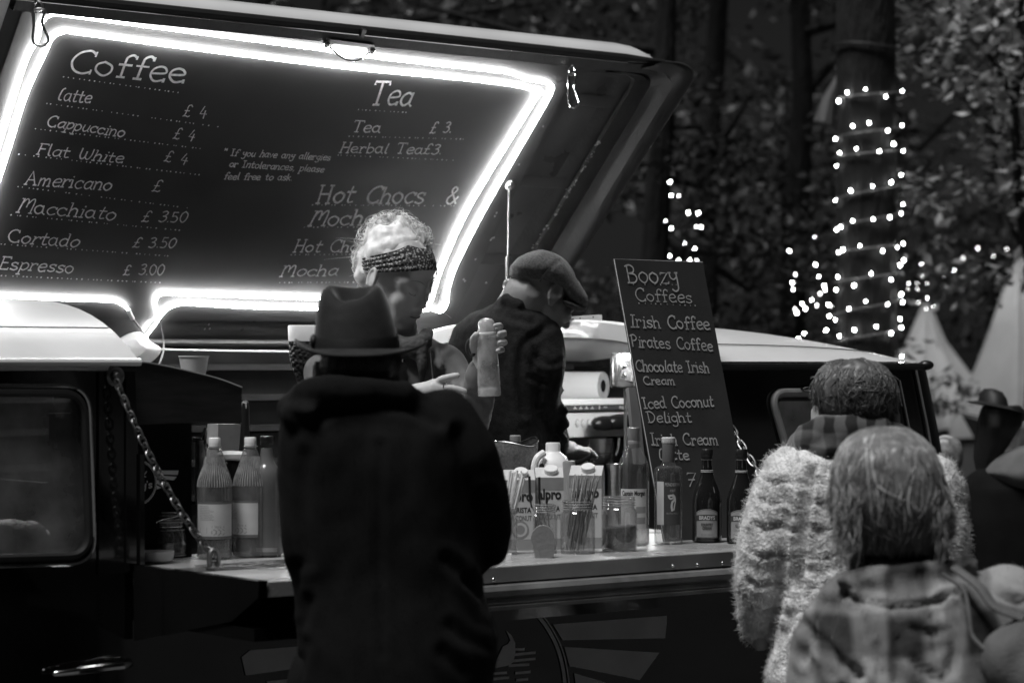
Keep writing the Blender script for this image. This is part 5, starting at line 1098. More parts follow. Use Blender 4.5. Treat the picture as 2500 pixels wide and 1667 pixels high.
def fuzz(o, n, L, r, seed, dirn=None, curl=.5, zmin=None):
    # short stray fibres growing out of a garment's surface
    rnd = random.Random(seed); me = o.data; off = root_loc(o.parent) if o.parent else Vector(); mb = MB()
    ps = me.polygons; tot = len(ps); vs = me.vertices
    ar = np.empty(tot); ps.foreach_get('area', ar); cdf = np.cumsum(ar); cdf /= cdf[-1]
    idx = np.searchsorted(cdf, np.array([rnd.random() for _ in range(n)]))
    for i in idx:
        p = ps[int(min(i, tot - 1))]; w = [rnd.random() for _ in p.vertices]; sw = sum(w); c = Vector()
        for vi, ww in zip(p.vertices, w): c += vs[vi].co * (ww / sw)
        if zmin is not None and c.z + off.z < zmin: continue
        d = (p.normal + Vector((rnd.gauss(0, curl), rnd.gauss(0, curl), rnd.gauss(0, curl)))).normalized()
        d2 = (d + Vector((rnd.gauss(0, .8), rnd.gauss(0, .8), rnd.gauss(0, .8) - .2))).normalized(); l = L * rnd.uniform(.4, 1.25); c = c + off
        mb.tube([c - d * .001, c + d * l * .5, c + d * l * .5 + d2 * l * .5], [r, r * .8, r * .3], 3)
    return mb
def crease(o, curves, depth, width):
    # press fold lines (given where the photograph shows them on the near side) into a garment
    me = o.data; off = root_loc(o.parent); n = len(me.vertices); co = np.empty(n * 3); no = np.empty(n * 3)
    me.vertices.foreach_get('co', co); me.vertex_normals.foreach_get('vector', no); co = co.reshape(-1, 3); no = no.reshape(-1, 3)
    w = co + np.array(off); px = HX + F * w[:, 0] / w[:, 1]; py = HY - F * (w[:, 2] - CAMZ) / w[:, 1]; d = np.zeros(n); face = np.clip(-no[:, 1] * 1.6 + .2, 0, 1)
    for pts, a, wd in curves:
        q = catmull([Vector((x, y, 0)) for x, y in pts], 6); best = np.full(n, 1e9)
        for p0, p1 in zip(q[:-1], q[1:]):
            e = p1 - p0; L = max(e.length_squared, 1e-9); t = np.clip(((px - p0.x) * e.x + (py - p0.y) * e.y) / L, 0, 1); best = np.minimum(best, np.hypot(px - p0.x - t * e.x, py - p0.y - t * e.y))
        ww = width * wd; d -= depth * a * (np.exp(-(best / ww) ** 2) - .45 * np.exp(-((best - 2.1 * ww) / ww) ** 2)) * face
    me.vertices.foreach_set('co', (co + no * d[:, None]).ravel()); me.update()
def soften(o, c, rad, iters):
    # relax the skin of a face without touching the hands
    me = o.data; off = root_loc(o.parent); n = len(me.vertices); co = np.empty(n * 3); me.vertices.foreach_get('co', co); co = co.reshape(-1, 3)
    ed = np.empty(len(me.edges) * 2, dtype=np.int64); me.edges.foreach_get('vertices', ed); ed = ed.reshape(-1, 2); cc = np.array(c) - np.array(off)
    w = np.clip((rad - np.linalg.norm(co - cc, axis=1)) / .02, 0, 1)[:, None] * .5; deg = np.bincount(ed.ravel(), minlength=n)[:, None]
    for _ in range(iters):
        s_ = np.zeros_like(co); np.add.at(s_, ed[:, 0], co[ed[:, 1]]); np.add.at(s_, ed[:, 1], co[ed[:, 0]]); co = co + w * (s_ / np.maximum(deg, 1) - co)
    me.vertices.foreach_set('co', co.ravel()); me.update()
# ---- man in the hat, in front of the counter, seen from behind
Y = 4.74
man = thing('person', 'person in a dark coat and felt trilby hat, back to us, waiting at the counter', 'person', Vector((P(935, 900, Y).x, Y, 0)))
mb = MB(); T = headT(880, 918, Y + .055, 172, 6, 0, .98); head(mb, T)
mb.chain([P(878, 900, Y + .03), P(872, 985, Y + .01)], [.060, .066]); sil(mb, [(960, 790, 985, .07, 0), (1010, 720, 1110, .09, 0), (1200, 740, 1120, .10, 0), (1500, 790, 1120, .10, 0)], Y)
for s in (-1, 1): mb.chain([Vector((P(935, 0, Y).x + s * .09, Y, .95)), Vector((P(935, 0, Y).x + s * .10, Y + .02, .5)), Vector((P(935, 0, Y).x + s * .11, Y, .09))], [.085, .06, .042])
hp = P(1130, 1372, Y + .30)
for i in range(4): finger(mb, [hp + Vector((-.02 + .016 * i, .02, .0)), hp + Vector((-.022 + .017 * i, .06, .004)), hp + Vector((-.022 + .016 * i, .085, -.012))], .0085)
finger(mb, [hp + Vector((-.03, 0, .01)), hp + Vector((-.05, .035, .012)), hp + Vector((-.048, .055, .006))], .0095); mb.ell(hp, (.040, .05, .018)); mb.chain([hp, P(1165, 1350, Y + .18)], [.028, .034])
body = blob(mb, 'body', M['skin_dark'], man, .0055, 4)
c_lv = [(930, 800, 965, .070, .0), (944, 772, 1000, .086, .0), (962, 736, 1034, .098, .0), (985, 704, 1070, .112, .0), (1020, 684, 1105, .125, .0), (1060, 679, 1128, .135, .0), (1120, 678, 1140, .140, .0), (1220, 682, 1150, .142, .0), (1330, 688, 1166, .142, 0), (1400, 712, 1182, .142, 0), (1450, 722, 1192, .145, 0), (1500, 724, 1206, .150, 0), (1560, 726, 1222, .155, 0), (1610, 730, 1216, .158, 0), (1680, 728, 1200, .160, 0), (1800, 724, 1205, .165, 0), (1980, 720, 1210, .168, 0)]
mb = MB(); sil(mb, c_lv, Y, 40, 2.5)
mb.chain([P(1078, 1030, Y), P(1135, 1120, Y + .0), P(1172, 1220, Y + .03), P(1186, 1300, Y + .07), P(1180, 1330, Y + .10)], [.070, .070, .066, .058, .054], 18)
mb.chain([P(1184, 1318, Y + .09), P(1160, 1345, Y + .19), P(1140, 1360, Y + .26)], [.054, .047, .042], 16)
mb.chain([P(758, 1030, Y), P(756, 1130, Y + .01), P(758, 1250, Y + .04), P(764, 1360, Y + .10)], [.058, .056, .054, .048], 18); mb.chain([P(764, 1350, Y + .10), P(790, 1380, Y + .24)], [.048, .042], 16)
mb.chain([P(722, 985, Y - .03), P(752, 958, Y - .085), P(820, 950, Y - .11), P(900, 950, Y - .105), P(985, 958, Y - .08), P(1030, 985, Y - .03)], [.030, .034, .036, .034, .030, .022], 14)   # collar roll and hood
mb.chain([P(700, 992, Y - .05), P(722, 1012, Y - .10), P(760, 1006, Y - .13)], [.026, .022, .014], 12)
coat = blob(mb, 'coat', M['coat'], man, .0095, 5, wr=[(.010, 5, 5, 2.2, 3.1), (.006, 11, 11, 5, 9.7), (.0025, 30, 30, 18, 1.3)])
crease(coat, [([(1118, 1060), (1142, 1136), (1164, 1219), (1190, 1302), (1192, 1375)], 1.6, 1.2), ([(1193, 1208), (1212, 1270), (1226, 1331)], 1, 1), ([(1090, 1365), (1140, 1410), (1193, 1478)], 1, 1), ([(1139, 1418), (1180, 1445)], .8, .8),
    ([(723, 1382), (722, 1430), (716, 1480)], 1, 1), ([(752, 1465), (738, 1510), (725, 1560)], 1, 1), ([(745, 1570), (735, 1600), (727, 1640)], 1, 1), ([(1099, 1527), (1140, 1560), (1200, 1580)], .8, 1), ([(1080, 1590), (1130, 1640)], .8, 1), ([(745, 1110), (738, 1250), (748, 1370)], 1, 1.2),
    ([(790, 1010), (830, 1120), (850, 1260)], .5, 2), ([(1020, 1010), (990, 1150), (1000, 1300)], .5, 2), ([(930, 1080), (925, 1300), (935, 1600)], .6, .6), ([(715, 1015), (760, 1030), (820, 1000), (900, 992), (1000, 1000), (1070, 1035)], .9, .8)], .0065, 14)
fz = fuzz(coat, 9000, .007, .00022, 5); fz.build('fuzz', M['coat'], coat, angle=180)
mb = MB(); lv = [(842, 795, 965, .085, .02), (870, 786, 974, .098, .0), (900, 786, 972, .095, -.005), (930, 796, 962, .078, -.01), (948, 812, 945, .06, -.01)]; sil(mb, lv, Y + .02)
hr = blob(mb, 'hair', M['black_hair'], man, .006, 2, wr=[(.004, 50, 50, 18, 2)]); strandmesh(drape(lv, Y + .02, 500, 3, up=1.03, t0=(0, .3), t1=(.7, 1)), .0007).build('hair_strands', M['brown_hair'], hr, angle=180)
# hat: pinched crown, ribbon, curled brim
k = F / Y
def hat_ring(y, xl, xr, d, n=44):
    tilt = .06 + .16 * (850 - y) / 146
    c = P((xl + xr) / 2, y, Y + .03); hw = (xr - xl) / 2 / k
    return [c + Vector((hw * math.cos(2 * math.pi * i / n), d * math.sin(2 * math.pi * i / n), tilt * d * math.sin(2 * math.pi * i / n))) for i in range(n)]
mb = MB(); rg = [hat_ring(850, 764, 974, .100), hat_ring(835, 765, 973, .100), hat_ring(815, 767, 969, .098), hat_ring(790, 769, 964, .094), hat_ring(765, 772, 956, .090), hat_ring(740, 778, 946, .086), hat_ring(722, 784, 937, .082), hat_ring(710, 794, 926, .076), hat_ring(708, 806, 914, .068)]
rim = hat_ring(709, 818, 902, .058); c0 = sum(rim, Vector()) / len(rim); rg.append([p - Z * .006 for p in rim]); rg.append([c0.lerp(p, .62) - Z * .030 for p in rim]); rg.append([c0.lerp(p, .25) - Z * .036 for p in rim])
for r_ in rg[5:9]:                                       # the teardrop dent: lower towards us on the left, raised behind
    for i, p in enumerate(r_):
        a = 2 * math.pi * i / 44; p.z += .008 * math.cos(2 * a) - .012 * math.exp(-((a - 4.2) / .35) ** 2)
mb.rings(rg); 
hat = mb.build('hat', M['felt'], man, angle=180); baked(hat, [('SUBSURF', dict(levels=1, render_levels=1))])
mb = MB(); n = 56; rows = []
for f, up_ in ((1.0, -.001), (1.25, -.004), (1.5, -.006), (1.75, -.004), (1.95, .003), (2.02, .009)):
    row = []
    for i in range(n):
        a = 2 * math.pi * i / n; cx, sy = math.cos(a), math.sin(a); t = (f - 1) / 1.02
        rx = (105 + (67 if cx > 0 else 48) * t) / k * 1.0; ry = .100 + .045 * t; curl = .013 * t * t * abs(cx) ** 3 * (1.15 if cx < 0 else .95)
        c = P(869 + 4 * t, 850, Y + .03); row.append(c + Vector((rx * cx, ry * sy, up_ * .5 + curl + (.018 * sy * t if sy < 0 else -.012 * sy * t))))
    rows.append(row)
rows += [[p - Z * .0035 for p in r_] for r_ in rows[::-1]]
mb.rings(rows, cap=False); br_ = mb.build('hat_brim', M['felt'], man, angle=180)
mb = MB(); mb.rings([[c0 + (p - c0) * 1.0 for p in hat_ring(y, xl - 3, xr + 3, d + .0022)] for y, xl, xr, d in ((848, 764, 974, .100), (842, 764, 974, .100), (822, 766, 971, .0985), (818, 767, 970, .098))], cap=False); mb.ell(P(766, 833, Y + .0), (.008, .02, .014)); mb.build('hat_band', M['band'], man)
mb = MB()
for s in (-1, 1):
    x0 = P(935, 0, Y).x + s * .105; mb.chain([(x0 - s * .012, Y, .96), (x0, Y + .02, .5), (x0, Y, .10)], [.10, .075, .062], 16)
tr = blob(mb, 'trousers', M['coat'], man, .014, 3, wr=[(.008, 6, 6, 4, 2)])
for s in (-1, 1):
    mb = MB(); x0 = P(935, 0, Y).x + s * .105; mb.ell((x0, Y + .05, .045), (.05, .14, .045)); mb.build('shoe', M['black_plastic'], man)
# ---- barista with the patterned headband
Y = 6.35; k = F / Y
ba = thing('person', 'barista with fair hair in a patterned headband, looking down, shaking a clear bottle', 'person', Vector((P(960, 900, Y).x, Y, .3)))
T = headT(972, 684, Y, 56, 25, -3, 1.0)
mb = MB(); head(mb, T, female=True)
mb.chain([T @ Vector((0, .028, -.07)), P(972, 800, Y + .035), P(962, 868, Y + .05)], [.054, .052, .058], 18)
sil(mb, [(862, 890, 1040, .06, .05), (890, 800, 1105, .08, .05), (960, 780, 1120, .09, .05), (1150, 800, 1100, .10, .05), (1350, 800, 1110, .10, .05)], Y)
# raised hand behind the bottle
YS = 6.02; sh_top, sh_bot = P(1187, 777, YS), P(1195, 968, YS)
pc = P(1176, 842, YS + .052)
wrist = P(1172, 900, YS + .05); mb.chain([P(1152, 1005, YS + .15), P(1166, 940, YS + .085), wrist], [.028, .026, .025], 14)
mb.chain([wrist, pc, pc + Vector((.01, 0, .035))], [.027, .034, .028], 14, flat=.7); mb.chain([wrist + Vector((.012, 0, .02)), pc + Vector((.028, .0, -.01)), pc + Vector((.03, 0, .02))], [.02, .018, .016])
for i, (bx, by, kx, ky, tx_, ty) in enumerate(((1196, 812, 1218, 800, 1222, 792), (1200, 828, 1226, 818, 1233, 811), (1200, 844, 1228, 838, 1234, 833), (1198, 860, 1222, 856, 1228, 853))):
    rr = (.0078, .0084, .0080, .0072)[i]
    finger(mb, [P(bx, by, YS + .048), P(kx, ky, YS + .030), P(kx + 5, ky - 2, YS + .004), P(tx_ - 2, ty + 1, YS - .022), P(tx_ - 14, ty + 3, YS - .034)], rr)
finger(mb, [P(1163, 868, YS + .04), P(1156, 846, YS + .022), P(1156, 828, YS - .002), P(1163, 818, YS - .024)], .0105)
# lowered hand with spread fingers
YH = 6.10; q0 = P(1022, 958, YH); w1 = P(1046, 955, YH - .01)
mb.chain([P(930, 1010, YH + .06), P(985, 975, YH + .02), q0, w1], [.036, .030, .0245, .026], 14)
mb.chain([w1, P(1064, 950, YH - .02), P(1076, 952, YH - .022)], [.026, .028, .024], 14); mb.chain([w1, P(1062, 964, YH - .015), P(1080, 968, YH - .01)], [.024, .024, .018])
finger(mb, [P(1058, 940, YH - .02), P(1078, 926, YH - .035), P(1096, 921, YH - .045), P(1110, 918, YH - .05), P(1117, 917, YH - .052)], .0100)
finger(mb, [P(1078, 948, YH - .03), P(1098, 946, YH - .045), P(1114, 949, YH - .05), P(1128, 953, YH - .052), P(1135, 955, YH - .052)], .0092)
finger(mb, [P(1082, 957, YH - .022), P(1100, 960, YH - .03), P(1114, 963, YH - .034), P(1128, 968, YH - .035)], .0088)
finger(mb, [P(1080, 968, YH - .01), P(1098, 971, YH - .012), P(1114, 974, YH - .014), P(1130, 977, YH - .014)], .0082)
finger(mb, [P(1046, 966, YH - .02), P(1066, 978, YH - .045), P(1082, 982, YH - .06), P(1094, 980, YH - .068)], .0100)
body = blob(mb, 'body', M['skin'], ba, .0031, 3)
soften(body, T @ Vector((0, -.05, -.02)), .105, 26)
ln = MB()
for s in (-1, 1):
    ln.tube([T @ Vector((s * (.032 + .0155 * math.cos(a)), -.0885 + .004 * abs(math.cos(a)) + .006 * math.cos(a) ** 2, .001 - .006 * math.sin(a))) for a in [math.pi * i / 10 for i in range(11)]], .0008, 5)
    ln.tube([T @ Vector((s * (.012 + .036 * t), -.0925 + .004 * t + .014 * t * t, .0275 + .007 * math.sin(t * 2.6))) for t in [i / 8 for i in range(9)]], [.0006, .0009, .001, .001, .001, .0009, .0007, .0006, .0004], 5)
ln.build('lashes_and_brows', M['fair_hair'], body)
lp = MB(); lp.tube([T @ Vector((.0205 * t, -.0965 + .009 * t * t, -.0662 + .0012 * abs(t))) for t in [-1 + i / 6 for i in range(13)]], .0011, 5); lp.build('lip_line', M['lips'], body)
# hair: piled-up curls with stray strands
rnd = random.Random(21); curves = []
blobs_ = [((935, 590), 62, .07), ((975, 570), 52, .06), ((1010, 590), 46, .06), ((905, 640), 46, .06), ((915, 680), 34, .05), ((940, 560), 40, .05), ((1000, 615), 45, .07), ((955, 640), 60, .09)]
mb = MB()
for (x, y), r_, d in blobs_: mb.ell(P(x, y, Y + .04), (r_ / k * .80, d * .85, r_ / k * .80))
cap = MB(); cap.ell((0, .045, .055), (.080, .088, .082)); cap.ell((0, .068, .01), (.074, .062, .085)); put(mb, cap, T)
hair = blob(mb, 'hair', M['blond_hair'], ba, .008, 3, wr=[(.010, 26, 26, 26, 4), (.004, 60, 60, 60, 1)])
for (x, y), r_, d in blobs_:
    for _ in range(150):
        c = P(x, y, Y + .04); u_ = Vector((rnd.gauss(0, 1), rnd.gauss(0, 1), rnd.gauss(0, 1))).normalized(); w_ = u_.cross(Vector((rnd.gauss(0, 1), rnd.gauss(0, 1), rnd.gauss(0, 1)))).normalized(); rr = r_ / k * rnd.uniform(.80, 1.12); span = rnd.uniform(.8, 2.4)
        curves.append([c + (u_ * math.cos(a) + w_ * math.sin(a)) * rr * (1 + .06 * math.sin(5 * a + x) + .10 * (a / span) ** 2 * rnd.uniform(-.3, 1)) for a in [span * i / 8 for i in range(9)]])
rc_ = random.Random(31); coils = []
for _ in range(190):                                     # fat loose curls lying over the bun
    (x, y), r_, d = rc_.choice(blobs_); c = P(x, y, Y + .04); n_ = Vector((rc_.gauss(0, 1), rc_.gauss(-.6, .8), rc_.gauss(.3, 1))).normalized(); t1 = n_.cross(Vector((rc_.gauss(0, 1), rc_.gauss(0, 1), rc_.gauss(0, 1)))).normalized(); t2 = n_.cross(t1)
    q = c + Vector((n_.x * r_ / k * .86, n_.y * d * .9, n_.z * r_ / k * .86)); cr = rc_.uniform(.006, .016); tw = rc_.uniform(3, 8); ln_ = rc_.uniform(.01, .035)
    coils.append([q + n_ * .004 * math.sin(a * 1.7) + (t1 * math.cos(a) + t2 * math.sin(a)) * cr * (1 - .05 * a) + t1 * ln_ * a / tw for a in [tw * i / 16 for i in range(17)]])
strandmesh(coils, .0022, 5).build('hair_curls', M['blond_hair'], hair, angle=180)
for _ in range(46):                                      # flyaways
    a = rnd.uniform(-.3, 3.6); c = P(958 + 72 * math.cos(a), 632 - 84 * max(-.6, math.sin(a)), Y + rnd.uniform(-.03, .08)); d = Vector((math.cos(a) + rnd.gauss(0, .5), rnd.gauss(0, .4), math.sin(a) + rnd.gauss(0, .5))).normalized(); e = Vector((rnd.gauss(0, 1), rnd.gauss(0, .5), rnd.gauss(0, 1))) * .5; L = rnd.uniform(.015, .045)
    curves.append([c + d * L * t + e * L * t * t for t in [i / 6 for i in range(7)]])
for _ in range(26):                                      # wisps at the temple and the nape
    if rnd.random() < .5: c = P(1062 + rnd.gauss(0, 3), 668 + rnd.gauss(0, 5), Y - .04); d = Vector((rnd.gauss(-.05, .12), rnd.gauss(0, .1), -1))
    else: c = P(893 + rnd.gauss(0, 6), 690 + rnd.gauss(0, 10), Y + .05); d = Vector((rnd.gauss(-.2, .3), 0, -1))
    L = rnd.uniform(.04, .11); e = Vector((rnd.gauss(0, .3), 0, 0)); curves.append([c + d * L * t + e * L * math.sin(t * 4) for t in [i / 7 for i in range(8)]])
strandmesh(curves, .0008).build('hair_strands', M['blond_hair'], hair, angle=180)
# headband
mb = MB(); rows = []; n = 56
for j in range(23):
    w = -1 + 2 * j / 22; row = []
    for i in range(n):
        a = 2 * math.pi * i / n; fr_ = math.cos(a); zc = .045 + .060 * fr_; hw = .027 + .010 * fr_
        z = zc + w * hw; z = min(z, .112); rz = math.sqrt(max(.05, 1 - ((z - .035) / .094) ** 2)); fold = .0022 * math.sin(w * 13 + 1.2 * math.sin(a * 2)) * (.5 + .5 * (1 - abs(fr_))) + .0100
        row.append(T @ Vector(((.0785 + fold) * rz * math.sin(a), .012 - (.0985 + fold) * rz * fr_, z)))
    rows.append(row)
mb.rings(rows, cap=False); mb.build('headband', M['headband'], ba, angle=180)
# clothes
t_lv = [(842, 905, 1050, .070, .05), (862, 850, 1085, .085, .05), (885, 795, 1108, .10, .05), (920, 764, 1132, .115, .05), (980, 758, 1138, .125, .05), (1100, 765, 1134, .13, .05), (1250, 765, 1140, .13, .05), (1400, 765, 1140, .13, .05)]
mb = MB(); sil(mb, t_lv, Y)
mb.chain([P(1085, 890, Y + .04), P(1122, 960, Y - .02), P(1140, 1030, Y - .14)], [.060, .058, .058], 16); mb.chain([P(1143, 1030, Y - .15), P(1160, 985, YS + .11), P(1171, 925, YS + .07), P(1172, 905, YS + .06)], [.056, .046, .039, .036], 16)
mb.chain([P(790, 905, Y + .05), P(800, 1000, Y), P(850, 1040, Y - .12)], [.058, .055, .05], 16); mb.chain([P(850, 1035, Y - .12), P(930, 1005, YH + .07), P(990, 975, YH + .03)], [.048, .042, .036], 16)
mb.chain([P(1048, 830, Y + .06), P(1078, 862, Y - .01), P(1068, 900, Y - .06)], [.022, .022, .012], 12, flat=.5); mb.chain([P(925, 850, Y + .06), P(950, 880, Y - .02), P(985, 915, Y - .06)], [.02, .022, .012], 12, flat=.5)
shirt = blob(mb, 'shirt', M['shirt'], ba, .008, 3, wr=[(.010, 9, 9, 5, 6), (.005, 22, 22, 12, 2)])
crease(shirt, [([(1078, 852), (1090, 900), (1096, 1010)], 1, 1), ([(1100, 870), (1118, 930), (1128, 990)], .8, 1), ([(1065, 900), (1070, 960), (1068, 1040)], .8, 1), ([(1130, 930), (1150, 985), (1160, 1040)], .8, 1), ([(1150, 960), (1190, 985)], .8, .8), ([(1140, 1030), (1190, 1035)], .8, .8)], .008, 8)
mb = MB(); mb.chain([P(1050, 806, Y + .0), P(1036, 832, Y - .05), P(1012, 852, Y - .07), P(970, 845, Y - .05), P(930, 830, Y + .02)], [.010, .026, .030, .028, .025], 14); mb.chain([P(1030, 850, Y - .07), P(1032, 890, Y - .078), P(1030, 930, Y - .075)], [.028, .024, .014], 14, flat=.5)
blob(mb, 'neckerchief', M['neckerchief'], ba, .006, 3, wr=[(.006, 30, 30, 14, 1)])
mb = MB()
for x0, x1, z0 in ((1052, 1062, 860), (985, 972, 880)): mb.tube([P(x0, z0, Y - .085), P(x1, 960, Y - .105), P(x1 + 2, 1150, Y - .11)], .016, 8, flat=.25)
mb.build('apron_strap', M['neckerchief'], ba)
mb = MB(); c = P(1151, 848, YS + .02); mb.tube([c + Vector((.012 * math.cos(a), .006, .020 * math.sin(a))) for a in [2 * math.pi * i / 24 for i in range(24)]], .0042, 8, closed=True); mb.build('hair_tie', M['band'], ba)
mb = MB(); c = P(1088, 947, YH - .038); x, y, _ = basis(P(1098, 946, YH - .045) - P(1078, 948, YH - .03)); mb.tube([c + (x * math.cos(a) + y * math.sin(a)) * .0105 for a in [2 * math.pi * i / 20 for i in range(20)]], .0014, 6, closed=True); mb.build('finger_ring', M['chrome'], ba)
mb = MB()
for s in (-1, 1): mb.chain([Vector((P(950, 0, Y).x + s * .09, Y + .05, .95)), Vector((P(950, 0, Y).x + s * .09, Y + .05, .42))], [.10, .07], 14)
mb.build('trousers', M['coat'], ba)
for s in (-1, 1): mb = MB(); mb.ell((P(950, 0, Y).x + s * .09, Y + .0, .345), (.045, .12, .043)); mb.build('shoe', M['black_plastic'], ba)
# the clear bottle she shakes
fl = thing('shaker_bottle', 'clear ribbed plastic shaker bottle with a domed lid in the barista hand', 'bottle', sh_bot)
axis = (sh_top - sh_bot); H = axis.length; axis.normalize(); q4 = axis.to_track_quat('Z', 'Y').to_matrix().to_4x4(); TB = Matrix.Translation(sh_bot) @ q4
def fpart(nm, prof, m, n=36, par=None): s_ = MB().lathe([(r, z * H) for r, z in prof], n); b = MB(); put(b, s_, TB); return b.build(nm, m, par or fl)
kk = F / YS; rb = 28.5 / kk; rt = 20.5 / kk
fb = fpart('bottle_body', [(rb * .8, 0), (rb * .97, .01), (rb, .05), (rb * .99, .1), (rb * .96, .14)] + [(rb * (.97 - .13 * t + (.014 if i % 2 else 0)), .15 + .62 * t) for i, t in enumerate([j / 16 for j in range(17)])] + [(rt * 1.06, .80)], M['clear_plastic'])
fpart('milk', [(rb * .86, .012), (rb * .88, .1), (rb * .8, .11)], M['plastic_white'], 28)
fpart('lid_collar', [(rt * 1.07, .785), (rt * 1.13, .79), (rt * 1.13, .815), (rt * 1.05, .82)], M['plastic_white']); fpart('domed_lid', [(rt * 1.02, .821), (rt * 1.0, .92), (rt * .9, .965), (rt * .66, .99), (rt * .2, 1.0)], M['clear_plastic'])
# ---- man in the flat cap at the machine
Y = 6.56; k = F / Y
fc = thing('person', 'person in a grey tweed flat cap and dark knitted jumper, bent over the coffee machine', 'person', Vector((P(1240, 900, Y).x, Y, .3)))
T = headT(1326, 724, Y, 122, 30, 0, .98); mb = MB(); head(mb, T)
mb.chain([T @ Vector((0, .045, -.03)), P(1272, 742, Y + .02), P(1248, 790, Y + .03)], [.066, .062, .070], 18)
sil(mb, [(790, 1180, 1310, .08, 0), (900, 1140, 1290, .09, .02), (1200, 1140, 1290, .09, .02), (1400, 1140, 1290, .09, .02)], Y); mb.chain([P(1322, 965, Y - .035), P(1337, 1042, Y + .045), P(1350, 1090, Y + .11), P(1392, 1100, Y + .2)], [.028, .028, .028, .028])
hc = P(1400, 1104, Y + .22); mb.ell(hc, (.042, .04, .022))
for i in range(4): finger(mb, [hc + Vector((.01, .035 - .02 * i, .004)), hc + Vector((.045, .04 - .021 * i, .006)), hc + Vector((.062, .04 - .02 * i, -.012))], .009)
finger(mb, [hc + Vector((-.01, -.03, .0)), hc + Vector((.02, -.05, .004)), hc + Vector((.04, -.05, 0))], .010)
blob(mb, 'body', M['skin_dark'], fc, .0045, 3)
mb = MB(); mb.ell(P(1290, 706, Y + .01), (.072, .075, .036), Matrix.Rotation(R(10), 3, 'Y')); mb.ell(P(1275, 722, Y + .02), (.045, .055, .04)); hh = blob(mb, 'hair', M['brown_hair'], fc, .006, 2, wr=[(.003, 60, 60, 30, 1)])
mb = MB(); silx(mb, [(1244, 652, 674, .03), (1250, 645, 682, .062), (1266, 630, 686, .088), (1290, 617, 690, .104), (1320, 610, 696, .112), (1346, 617, 701, .114), (1371, 632, 710, .110), (1388, 652, 738, .102), (1404, 676, 752, .094), (1418, 696, 760, .084), (1428, 712, 757, .07), (1435, 726, 748, .045)], Y)
cap_ = blob(mb, 'flat_cap', M['tweed'], fc, .005, 3, wr=[(.004, 16, 16, 16, 3)])
crease(cap_, [([(1246, 662), (1275, 661), (1310, 672), (1345, 690), (1385, 712)], 1, 1), ([(1371, 634), (1350, 648), (1332, 668), (1320, 690)], 1, 1)], .002, 5)
sm = MB(); sm.tube(catmull([P(1366, 633, Y - .070), P(1348, 650, Y - .108), P(1330, 668, Y - .113), P(1318, 688, Y - .111)], 6), .0012, 6); sm.build('cap_seam', M['band'], cap_)
mb = MB(); silx(mb, [(1372, 728, 742, .085), (1390, 734, 752, .092), (1408, 742, 760, .088), (1424, 742, 762, .07), (1434, 734, 752, .04)], Y); blob(mb, 'cap_peak', M['tweed'], cap_, .006, 2)
b_lv = [(728, 1216, 1272, .055, .02), (740, 1206, 1300, .075, .02), (752, 1182, 1334, .095, .02), (770, 1146, 1352, .112, .02), (800, 1112, 1366, .135, .02), (850, 1092, 1366, .145, .02), (920, 1082, 1350, .15, .02), (1000, 1080, 1340, .15, .02), (1100, 1080, 1350, .15, .02), (1300, 1080, 1350, .15, .02), (1450, 1090, 1350, .15, .02)]
mb = MB(); sil(mb, b_lv, Y, 36, 2.4); mb.chain([P(1322, 818, Y - .03), P(1328, 900, Y - .06), P(1322, 970, Y - .04), P(1336, 1040, Y + .04), P(1350, 1090, Y + .1)], [.060, .058, .052, .050, .044], 16)
rnd = random.Random(5)
for i in range(16):
    y = 905 + i * 12; mb.ell(P(1366 + 9 * math.sin(i * 1.9) + (8 if y > 990 else -6), y, Y - .02), (.010, .02, .0075))
mb.chain([P(1220, 742, Y - .02), P(1236, 733, Y - .06), P(1268, 742, Y - .075), P(1296, 756, Y - .05)], [.016, .018, .017, .012], 12)
jm = blob(mb, 'jumper', M['knit_dark'], fc, .008, 3, wr=[(.008, 9, 9, 4, 8), (.004, 26, 26, 14, 3)]); crease(jm, [([(1345, 790), (1290, 830), (1272, 857), (1269, 925), (1279, 1010)], 1.3, 1), ([(1182, 760), (1240, 775), (1300, 790)], .7, .8), ([(1190, 790), (1150, 830), (1130, 900)], .6, 1.3), ([(1310, 870), (1340, 890), (1370, 880)], .8, .7), ([(1300, 850), (1320, 900), (1310, 990)], .8, .8), ([(1290, 920), (1330, 935), (1362, 925)], .8, .7), ([(1240, 800), (1230, 900), (1240, 1010)], .5, 1.6)], .0045, 9); fuzz(jm, 7000, .006, .0002, 8).build('fuzz', M['knit_dark'], jm, angle=180)
mb = MB()
for s in (-1, 1): mb.chain([Vector((P(1230, 0, Y).x + s * .09, Y + .03, .95)), Vector((P(1230, 0, Y).x + s * .09, Y + .03, .42))], [.10, .07], 14)
mb.build('trousers', M['coat'], fc)
for s in (-1, 1): mb = MB(); mb.ell((P(1230, 0, Y).x + s * .09, Y + .06, .345), (.045, .12, .043)); mb.build('shoe', M['black_plastic'], fc)
